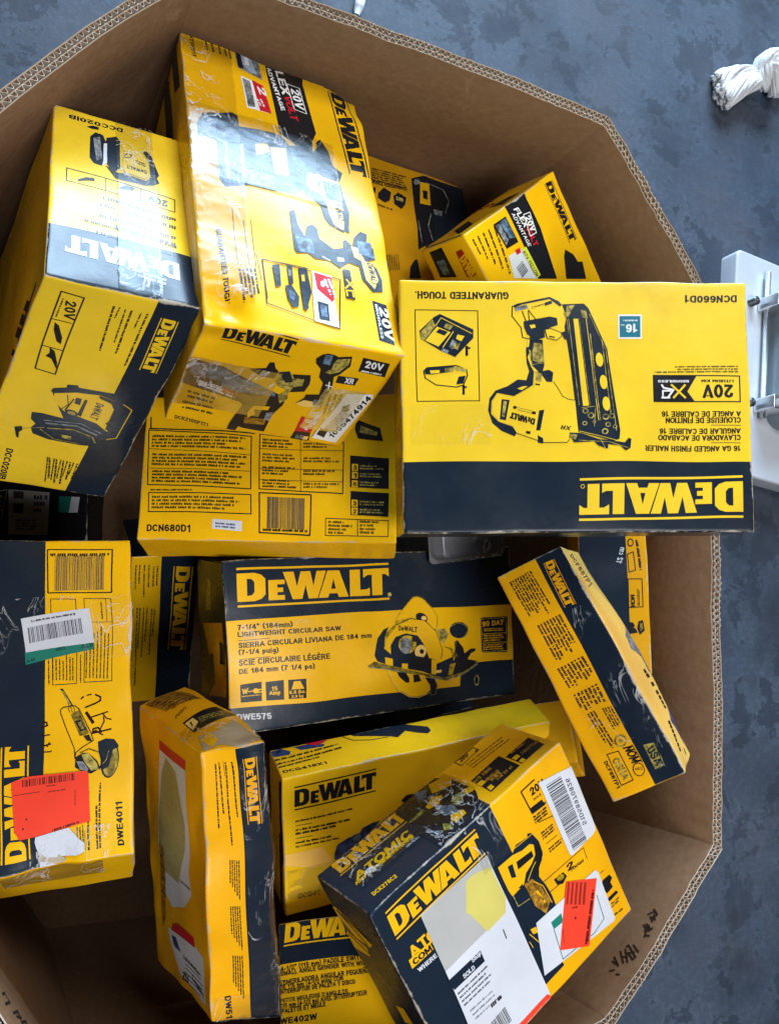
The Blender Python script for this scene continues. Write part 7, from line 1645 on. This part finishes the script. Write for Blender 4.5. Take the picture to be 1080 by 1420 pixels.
LOOKS = {
    'nailer': dict(name='nailer_carton', col='lemon', crumple=.5, bulge={'w0': 3}, faces={'v1': 'navy'},
        label='yellow carton with upside-down finish nailer picture lying across the bin rim', tapes=[('w0', 10, 105, 150, 198, .6)]),
    'inflator': dict(name='inflator_carton', col='lemon', crumple=.8, bulge={'v0': 3, 'w0': 2}, faces={'u0': 'yellow'}, bands=[('u1', 'navy', 0, 293, 0, 360)],
        label='yellow and navy air inflator carton with a glaring top, beside the left rim', tapes=[('v0', 72, 118, 1, 292, .25), ]),
    'drillkit': dict(name='drill_kit_carton', col='yellow', crumple=1.0, bulge={'v0': 5, 'w0': 3}, faces={'u0': 'yellow'},
        dents=[(0, 0, 0, 70, 8, 12, 10), (245, 0, 460, 60, -6, 6, -8), (20, 0, 20, 40, 0, 8, 0)],
        label='large crumpled yellow drill kit carton with torn near corner, leaning on the inflator carton', tapes=[('v0', 2, 62, 40, 452, 1.0), ('v0', 2, 190, 215, 335, 1.0), ('w0', 1, 110, 60, 150, .8), ('w0', 170, 225, 70, 160, .5)]),
    'nailerspec': dict(name='nailer_carton', col='yellow', crumple=.8, bulge={'w0': 3},
        label='yellow carton with specification panels and barcode under the drill kit carton'),
    'grinder': dict(name='grinder_carton', col='yellow', crumple=.9, bulge={'w0': 3}, dents=[(90, 410, 0, 45, 0, -5, 6)],
        label='navy and yellow angle grinder carton with orange sticker and torn label', tapes=[('w0', 2, 184, 85, 172, 1.2), ('w0', 70, 165, 372, 409, .9), ('v1', 40, 150, 1, 60, 1.0)]),
    'smalldark': dict(name='small_tool_carton', col='yellow', crumple=.7, faces={'u1': 'navy', 'v0': 'navy'},
        label='half yellow, half navy carton standing deep between grinder and circular saw cartons'),
    'saw': dict(name='circular_saw_carton', col='navy', crumple=.8, bulge={'w0': 3}, dents=[(0, 150, 40, 50, 5, 0, 2)],
        label='navy carton with yellow panel and circular saw picture in the middle of the bin', tapes=[('w0', 20, 130, 88, 118, .6)]),
    'drill511': dict(name='hammer_drill_carton', col='orange2', crumple=1.6, bulge={'v0': 12, 'w0': 2},
        dents=[(60, 0, 0, 45, 0, 7, 5), (0, 120, 0, 60, 3, 0, 3)],
        label='narrow battered upright yellow carton with rounded lid and label on its side', tapes=[('w0', 44, 79, 10, 360, .9), ('v0', 2, 78, 1, 60, 1.0), ('w0', 2, 44, 330, 364, .6)]),
    'dieg': dict(name='die_grinder_carton', col='gold', crumple=.7, bulge={'w0': 3}, dents=[(250, 60, 0, 80, 0, 0, 6)],
        label='plain bright yellow grinder kit carton partly under the navy two-tool carton', tapes=[('w0', 3, 90, 150, 200, .8)]),
    'paddle': dict(name='paddle_grinder_carton', col='yellow', crumple=.8,
        label='navy topped yellow carton lowest in the heap beneath the grinder kit carton'),
    'impact': dict(name='impact_driver_carton', col='orange2', crumple=.9, bulge={'u1': 14, 'w0': 2}, faces={'v0': 'ink', 'u1': 'pale'},
        label='slim yellow carton with navy stripe leaning against the right bin wall', tapes=[('w0', 60, 97, 80, 300, .9), ('w0', 3, 40, 3, 40, .4), ('w0', 20, 60, 175, 260, .5)]),
    'atomic': dict(name='two_tool_carton', col='orange2', crumple=.7, bulge={'w0': 2}, faces={'u0': 'navy'},
        label='navy and yellow two-tool carton with large shipping label in the near corner', tapes=[('v0', 20, 200, 40, 108, .8), ('w0', 140, 183, 2, 62, .6), ('v0', 110, 186, 2, 50, .5)]),
    'flex': dict(name='drill_carton', col='yellow', crumple=.8, bulge={'w0': 3},
        label='small tilted yellow drill carton with black diagonal panel against the far wall'),
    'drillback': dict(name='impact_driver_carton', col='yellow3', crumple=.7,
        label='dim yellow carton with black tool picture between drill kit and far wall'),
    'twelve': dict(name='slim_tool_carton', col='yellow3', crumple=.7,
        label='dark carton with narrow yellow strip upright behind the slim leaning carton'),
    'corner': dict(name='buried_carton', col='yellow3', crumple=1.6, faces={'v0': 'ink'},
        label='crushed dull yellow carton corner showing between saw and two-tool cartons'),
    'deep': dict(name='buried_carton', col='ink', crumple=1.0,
        label='added dark carton deepest in the bin, standing in for shade beneath the circular saw carton'),
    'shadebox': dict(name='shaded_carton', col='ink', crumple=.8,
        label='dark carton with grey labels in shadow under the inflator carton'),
}


# ------------------------------------------------------------------ floor
def floor_mat():
    m, nt, b = node_mat('painted_concrete')
    tc = N(nt, 'ShaderNodeTexCoord').outputs['Object']
    big = noise_tex(nt, 1.3, 6, 0.62, tc, 0.5).outputs[0]
    mid = noise_tex(nt, 6.0, 10, 0.72, tc, 0.25).outputs[0]
    fine = noise_tex(nt, 60, 8, 0.75, tc).outputs[0]
    mpf = N(nt, 'ShaderNodeMapping')
    mpf.inputs['Scale'].default_value = (9, 2.2, 1)
    mpf.inputs['Rotation'].default_value = (0, 0, 0.35)
    nt.links.new(tc, mpf.inputs[0])
    streak = noise_tex(nt, 2.0, 8, 0.7, mpf.outputs[0], 0.3).outputs[0]
    a = mix_rgb(nt, ramp(nt, big, 0.30, 0.72), (0.040, 0.060, 0.082, 1), (0.115, 0.118, 0.125, 1))
    a = mix_rgb(nt, math_n(nt, 'MULTIPLY', ramp(nt, mid, 0.47, 0.80), 0.75), a, (0.20, 0.205, 0.215, 1))
    a = mix_rgb(nt, math_n(nt, 'MULTIPLY', ramp(nt, mid, 0.54, 0.24), 0.8), a, (0.022, 0.032, 0.044, 1))
    a = mix_rgb(nt, math_n(nt, 'MULTIPLY', ramp(nt, streak, 0.5, 0.8), 0.45), a, (0.15, 0.15, 0.155, 1))
    a = mix_rgb(nt, math_n(nt, 'MULTIPLY', ramp(nt, fine, 0.5, 0.75), 0.28), a, (0.17, 0.175, 0.18, 1))
    a = mix_rgb(nt, math_n(nt, 'MULTIPLY', ramp(nt, fine, 0.48, 0.25), 0.3), a, (0.02, 0.024, 0.03, 1))
    brown = ramp(nt, noise_tex(nt, 2.3, 6, 0.65, tc, 0.3).outputs[0], 0.48, 0.75)
    a = mix_rgb(nt, math_n(nt, 'MULTIPLY', brown, 0.65), a, (0.12, 0.085, 0.075, 1))
    dk = ramp(nt, noise_tex(nt, 2.6, 6, 0.6, tc, 0.3).outputs[0], 0.50, 0.70)
    a = mix_rgb(nt, math_n(nt, 'MULTIPLY', dk, 0.8), a, (0.014, 0.018, 0.024, 1))
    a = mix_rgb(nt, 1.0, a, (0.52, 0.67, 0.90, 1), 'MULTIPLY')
    nt.links.new(a, b.inputs['Base Color'])
    nt.links.new(ramp(nt, mid, 0.3, 0.7, (0.60,) * 3 + (1,), (0.85,) * 3 + (1,)), b.inputs['Roughness'])
    bp = N(nt, 'ShaderNodeBump')
    bp.inputs['Strength'].default_value = 0.35
    bp.inputs['Distance'].default_value = 0.004
    nt.links.new(math_n(nt, 'ADD', mid, math_n(nt, 'MULTIPLY', fine, 0.4)), bp.inputs['Height'])
    nt.links.new(bp.outputs[0], b.inputs['Normal'])
    return m

me = bpy.data.meshes.new('floor')
me.from_pydata([(-12, -12, 0), (14, -12, 0), (14, 14, 0), (-12, 14, 0)], [], [(0, 1, 2, 3)])
structure(link('floor', me, None, [floor_mat()]))

# ------------------------------------------------------------------ octagonal cardboard bin
RIM = 0.90
HH = CAM_Z - RIM
OCT = {k: Vector((x * HH, y * HH)) for k, (x, y) in dict(A=(.006, .552), B=(.228, .802), C=(.848, .762), D=(1.040, .508), E=(1.004, -.312), F=(.800, -.512), G=(.19, -.585), H=(.002, -.275)).items()}
CTR = sum(OCT.values(), Vector((0, 0))) / 8
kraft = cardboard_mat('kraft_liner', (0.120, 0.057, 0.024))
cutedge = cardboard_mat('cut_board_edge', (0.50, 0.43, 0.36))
bin_root = thing('cardboard_bin', 'large octagonal brown corrugated cardboard bin holding all the yellow cartons', 'cardboard bin', (CTR.x, CTR.y, 0))
marker_m = node_mat('marker_ink')[0]
marker_m.node_tree.nodes['Principled BSDF'].inputs['Base Color'].default_value = (0.012, 0.010, 0.012, 1)

def wall_point(a, b, t, depth, z):
    """depth: distance outwards from the inner face"""
    p = a.lerp(b, t)
    d = (b - a).normalized()
    n = Vector((-d.y, d.x))
    if n.dot(p - CTR) < 0:
        n = -n
    # corner mitre so neighbouring panels meet
    L = (b - a).length
    sag = (0.045 if (a - OCT['F']).length < 1e-6 else 0.010) * math.sin(math.pi * t) * (1 - 0.35 * z / RIM)
    wob = 0.0035 * noise.noise(Vector((p.x * 7, p.y * 7, z * 3))) * math.sin(math.pi * t)
    c = p + n * (depth + sag * 0.6 + wob)
    c += d * depth * 0.40 * (2 * t - 1)
    return Vector((c.x - CTR.x, c.y - CTR.y, z))

def rim_z(a, b, t):
    p = a.lerp(b, t)
    return RIM + 0.004 * noise.noise(Vector((p.x * 9, p.y * 9, 0.3))) + 0.0022 * noise.noise(Vector((p.x * 45, p.y * 45, 1.3)))

names = 'ABCDEFGH'
TH = 0.0155
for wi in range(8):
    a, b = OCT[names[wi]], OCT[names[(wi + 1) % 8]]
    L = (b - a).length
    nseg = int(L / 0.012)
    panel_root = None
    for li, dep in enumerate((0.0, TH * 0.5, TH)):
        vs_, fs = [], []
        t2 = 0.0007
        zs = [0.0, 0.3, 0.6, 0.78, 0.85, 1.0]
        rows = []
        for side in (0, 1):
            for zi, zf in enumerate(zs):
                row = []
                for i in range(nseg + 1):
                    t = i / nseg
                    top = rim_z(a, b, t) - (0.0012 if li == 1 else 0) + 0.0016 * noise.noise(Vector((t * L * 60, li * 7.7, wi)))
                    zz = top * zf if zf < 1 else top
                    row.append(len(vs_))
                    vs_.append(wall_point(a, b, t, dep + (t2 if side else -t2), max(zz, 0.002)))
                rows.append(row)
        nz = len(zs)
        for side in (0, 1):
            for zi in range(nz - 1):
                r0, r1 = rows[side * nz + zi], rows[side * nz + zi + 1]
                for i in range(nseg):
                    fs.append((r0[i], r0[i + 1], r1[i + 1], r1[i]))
        r0, r1 = rows[nz - 1], rows[2 * nz - 1]
        topi = len(fs)
        for i in range(nseg):
            fs.append((r0[i], r0[i + 1], r1[i + 1], r1[i]))
        me = bpy.data.meshes.new('liner')
        me.from_pydata(vs_, [], fs)
        me.materials.append(kraft)
        me.materials.append(cutedge)
        for k in range(topi, len(fs)):
            me.polygons[k].material_index = 1
        if panel_root is None:
            panel_root = link('wall_panel', me, bin_root, (), True)
        else:
            link('liner', me, panel_root, (), True)
    for fi, (d0, d1) in enumerate(((0.0, TH * 0.5), (TH * 0.5, TH))):
        per = 0.0095 if fi == 0 else 0.0085
        nn = int(L / per * 8)
        vs_, fs = [], []
        for i in range(nn + 1):
            t = i / nn
            ph = t * L / per * 2 * math.pi + 0.8 * noise.noise(Vector((t * L * 20, wi, fi)))
            mid, am = (d0 + d1) / 2, (d1 - d0) / 2 - 0.0011
            s = math.sin(ph)
            dep = mid + am * (abs(s) ** 0.75) * (1 if s >= 0 else -1)
            zt = rim_z(a, b, t) - 0.0008 + 0.0012 * noise.noise(Vector((t * L * 80, fi * 5.5, wi)))
            for tk in (-0.0006, 0.0006):
                p = wall_point(a, b, t, dep, 0)
                ex = wall_point(a, b, t, dep + tk, 0)
                vs_.append(Vector((ex.x, ex.y, zt)))
                vs_.append(Vector((ex.x, ex.y, zt - 0.05)))
        for i in range(nn):
            k = i * 4
            fs += [(k, k + 4, k + 6, k + 2), (k, k + 1, k + 5, k + 4), (k + 2, k + 6, k + 7, k + 3)]
        me = bpy.data.meshes.new('fluting')
        me.from_pydata(vs_, [], fs)
        link('fluting', me, panel_root, [cutedge])
    # marker writing and scuffs on the inside
    key = names[wi] + names[(wi + 1) % 8]
    if key in WALL_MARKS:
        vs_, fs = [], []
        for st in WALL_MARKS[key]:
            st = [(x / 1000, y / 1000) for x, y in st]
            for q in seg_quads(st, 0.0029, False):
                k = len(vs_)
                for x, y in q:
                    t = min(max(x / L, 0.01), 0.99)
                    vs_.append(wall_point(a, b, t, -0.0013, RIM - y))
                fs.append((k, k + 1, k + 2, k + 3))
        me = bpy.data.meshes.new('handwriting')
        me.from_pydata(vs_, [], fs)
        link('handwriting', me, panel_root, [marker_m])
vs_ = [Vector(((OCT[n].x - CTR.x) * 1.10, (OCT[n].y - CTR.y) * 1.10, 0.012)) for n in names]
me = bpy.data.meshes.new('bottom_panel')
me.from_pydata(vs_, [], [tuple(range(8))])
link('bottom_panel', me, bin_root, [kraft])

# ------------------------------------------------------------------ build cartons
CARTONS = {}
BOXES['deep'] = dict(o=[.43, .17, .395], M=[[.98, .199, 0], [.199, -.98, 0], [0, 0, -1]], d=[380.0, 400.0, 330.0], warp=[[0, 0, 0]] * 8, bands=[('w0', 'navy', 0, 380, 150, 400)])  # added carton in dark ink, filling the gap where only deep shade lies
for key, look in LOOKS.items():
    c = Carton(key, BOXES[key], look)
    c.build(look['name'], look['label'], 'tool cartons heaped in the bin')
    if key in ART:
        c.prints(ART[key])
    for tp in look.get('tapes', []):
        c.tape(*tp)
    CARTONS[key] = c

# ------------------------------------------------------------------ things on the floor beside the bin
def plain(name, c, rough=0.5, metal=0.0, bump=0.0):
    m, nt, b = node_mat(name)
    tc = N(nt, 'ShaderNodeTexCoord').outputs['Object']
    v = ramp(nt, noise_tex(nt, 8, 5, 0.6, tc).outputs[0], 0.3, 0.7, (0.88,) * 3 + (1,), (1.04,) * 3 + (1,))
    nt.links.new(mix_rgb(nt, 1.0, (*c, 1), v, 'MULTIPLY'), b.inputs['Base Color'])
    b.inputs['Roughness'].default_value = rough
    b.inputs['Metallic'].default_value = metal
    return m

def rounded_block(name, x0, x1, y0, y1, z0, z1, r, mat, parent, seg=6, top_r=0.01):
    """rounded-corner slab with a softened top rim"""
    bm = bmesh.new()
    ring = []
    for cx, cy, a0 in ((x1 - r, y1 - r, 0), (x0 + r, y1 - r, 90), (x0 + r, y0 + r, 180), (x1 - r, y0 + r, 270)):
        for i in range(seg + 1):
            t = math.radians(a0 + 90 * i / seg)
            ring.append((cx + r * math.cos(t), cy + r * math.sin(t)))
    mx, my = (x0 + x1) / 2, (y0 + y1) / 2
    prof = [(0, z0)] + [(top_r * (1 - math.cos(k * math.pi / 8)), z1 - top_r + top_r * math.sin(k * math.pi / 8)) for k in range(5)]
    rows = []
    for ins, z in prof:
        fx, fy = 1 - ins / ((x1 - x0) / 2), 1 - ins / ((y1 - y0) / 2)
        rows.append([bm.verts.new((mx + (x - mx) * fx, my + (y - my) * fy, z)) for x, y in ring])
    n = len(ring)
    for a, b in zip(rows, rows[1:]):
        for i in range(n):
            bm.faces.new((a[i], a[(i + 1) % n], b[(i + 1) % n], b[i]))
    bm.faces.new(rows[-1])
    me = bpy.data.meshes.new(name)
    bm.to_mesh(me)
    bm.free()
    o = link(name, me, parent, [mat])
    for p in me.polygons:
        p.use_smooth = len(p.vertices) == 4
    return o

def tube(name, pts, rad, mat, parent, sides=8, taper=None):
    vs_, fs = [], []
    n = len(pts)
    for i, p in enumerate(pts):
        p = Vector(p)
        d = (Vector(pts[min(i + 1, n - 1)]) - Vector(pts[max(i - 1, 0)])).normalized()
        up = Vector((0, 0, 1)) if abs(d.z) < 0.9 else Vector((1, 0, 0))
        s = d.cross(up).normalized()
        u = s.cross(d)
        rr = rad * (taper[i] if taper else 1)
        for k in range(sides):
            t = 2 * math.pi * k / sides
            vs_.append(p + s * rr * math.cos(t) + u * rr * math.sin(t))
    for i in range(n - 1):
        for k in range(sides):
            a, b = i * sides + k, i * sides + (k + 1) % sides
            fs.append((a, b, b + sides, a + sides))
    fs.append(tuple(range(sides)))
    fs.append(tuple(range((n - 1) * sides, n * sides)))
    me = bpy.data.meshes.new(name)
    me.from_pydata(vs_, [], fs)
    return link(name, me, parent, [mat], True)

white_p = plain('white_enamel', (0.50, 0.54, 0.60), 0.45)
grey_p = plain('grey_enamel', (0.17, 0.215, 0.25), 0.35)
steel_p = plain('bright_steel', (0.72, 0.74, 0.76), 0.28, 0.9)
dark_p = plain('dark_bolt', (0.08, 0.09, 0.10), 0.4, 0.6)
cab = thing('equipment_cabinet', 'white cabinet with grey hinged lid and steel clips on floor beyond the rim', 'cabinet', (2.015, 0.76, 0))
cab.rotation_euler = (0, 0, -0.13)
rounded_block('cabinet_base', -0.06, 0.70, -0.335, 0.34, 0.0, 0.06, 0.02, white_p, cab, top_r=0.006)
rounded_block('lid', 0.075, 0.66, -0.175, 0.24, 0.062, 0.12, 0.055, grey_p, cab, top_r=0.022)
tube('hinge_rod', [(0.052, -0.16, 0.074), (0.052, 0.29, 0.074)], 0.009, steel_p, cab)
for y in (0.185, -0.125):
    cl = rounded_block('clip', 0.028, 0.095, y - 0.020, y + 0.020, 0.063, 0.135, 0.006, steel_p, cab, top_r=0.004)
    rounded_block('clip_hook', 0.045, 0.08, y - 0.010, y + 0.010, 0.134, 0.148, 0.004, white_p, cab, top_r=0.003)
    tube('clip_screw', [(0.0, y, 0.061), (0.0, y, 0.085)], 0.013, dark_p, cab, 10)

cotton = plain('cotton_rope', (0.66, 0.68, 0.70), 0.9)
rope = thing('rope_end', 'knotted frayed end of white cotton rope on the floor', 'rope', (2.145, 1.69, 0))
rngr = random.Random(5)
def bundle(name, ctrl, n, spread, rad, flare=1.0):
    """many yarns following one centre line"""
    vs_, fs = [], []
    for s in range(n):
        ang = rngr.uniform(0, 2 * math.pi)
        q = spread * math.sqrt(rngr.random())
        m = 12
        jit = Vector((rngr.uniform(-1, 1), rngr.uniform(-1, 1), rngr.uniform(-.3, .6)))
        endt = rngr.uniform(0.9, 1.0)
        prev = None
        for i in range(m):
            t = i / (m - 1) * endt
            k = t * (len(ctrl) - 1)
            i0 = min(int(k), len(ctrl) - 2)
            c = Vector(ctrl[i0]).lerp(Vector(ctrl[i0 + 1]), k - i0)
            d = (Vector(ctrl[i0 + 1]) - Vector(ctrl[i0])).normalized()
            sd = d.cross(Vector((0, 0, 1)))
            sd = sd.normalized() if sd.length > 1e-3 else Vector((1, 0, 0))
            up = sd.cross(d)
            tw = ang + t * 2.2
            fl = 1 + (flare - 1) * t
            p = c + (sd * math.cos(tw) + up * math.sin(tw) * 0.8) * q * fl + jit * 0.006 * t * t * flare
            p.z = max(p.z, rad)
            ring = []
            for kk in range(5):
                a = 2 * math.pi * kk / 5
                ring.append(len(vs_))
                vs_.append(p + (sd * math.cos(a) + up * math.sin(a)) * rad)
            if prev:
                for kk in range(5):
                    fs.append((prev[kk], prev[(kk + 1) % 5], ring[(kk + 1) % 5], ring[kk]))
            prev = ring
        fs.append(tuple(prev))
    me = bpy.data.meshes.new(name)
    me.from_pydata(vs_, [], fs)
    o = link(name, me, rope, [cotton], True)
    return o
def arc(cx, cy, r, a0, a1, z0, z1, n=7):
    return [(cx + r * math.cos(math.radians(a0 + (a1 - a0) * i / (n - 1))), cy + r * math.sin(math.radians(a0 + (a1 - a0) * i / (n - 1))), z0 + (z1 - z0) * math.sin(math.pi * i / (n - 1))) for i in range(n)]
bundle('frayed_tail', [(0.0, 0.0, .035), (-0.05, -0.025, .034), (-0.10, -0.06, .026), (-0.145, -0.095, .018)], 130, .026, .0062, 1.35)
bundle('frayed_tail', [(-0.01, 0.02, .035), (-0.06, 0.012, .03), (-0.11, -0.012, .024), (-0.15, -0.045, .018)], 70, .02, .0062, 1.3)
bundle('knot', arc(0.045, 0.03, 0.038, 200, -40, .03, .075), 60, .026, .007)
bundle('knot', arc(0.05, 0.02, 0.034, 30, 250, .03, .06), 60, .026, .007)
bundle('knot', [(0.02, 0.06, .05), (0.05, 0.03, .085), (0.075, -0.035, .04)], 50, .023, .007)
bundle('rope_run', [(0.07, 0.03, .03), (0.12, 0.05, .026), (0.19, 0.075, .024), (0.30, 0.12, .024), (0.6, 0.30, .024)], 60, .022, .0068)

rod = thing('plastic_stake', 'short white plastic stake lying on the floor past the far rim', 'stake', (0.815, 1.53, 0))
tube('shaft', [(-0.006, 0.0, .012), (0.005, 0.05, .012), (0.02, 0.30, .012)], .012, white_p, rod, 10)
tube('tip', [(-0.014, -0.035, .008), (-0.010, -0.018, .011), (-0.006, 0.0, .012)], .012, white_p, rod, 10, [.55, 1.05, 1.02])

# clear blister pack wedged under the nailer carton
bl = thing('blister_pack', 'crumpled clear plastic blister pack wedged under the navy end of the topmost carton', 'blister pack', (0.69, 0.135, 0.69))
bl.rotation_euler = (0.25, -0.2, 0.15)
sh = rounded_block('plastic_shell', -0.055, 0.055, -0.03, 0.035, 0.0, 0.03, 0.012, tape_mat(), bl, top_r=0.010)
rounded_block('backing_card', -0.06, 0.06, -0.035, 0.04, -0.004, -0.001, 0.008, plain('grey_card', (0.04, 0.045, 0.06), 0.5), bl, top_r=0.001)
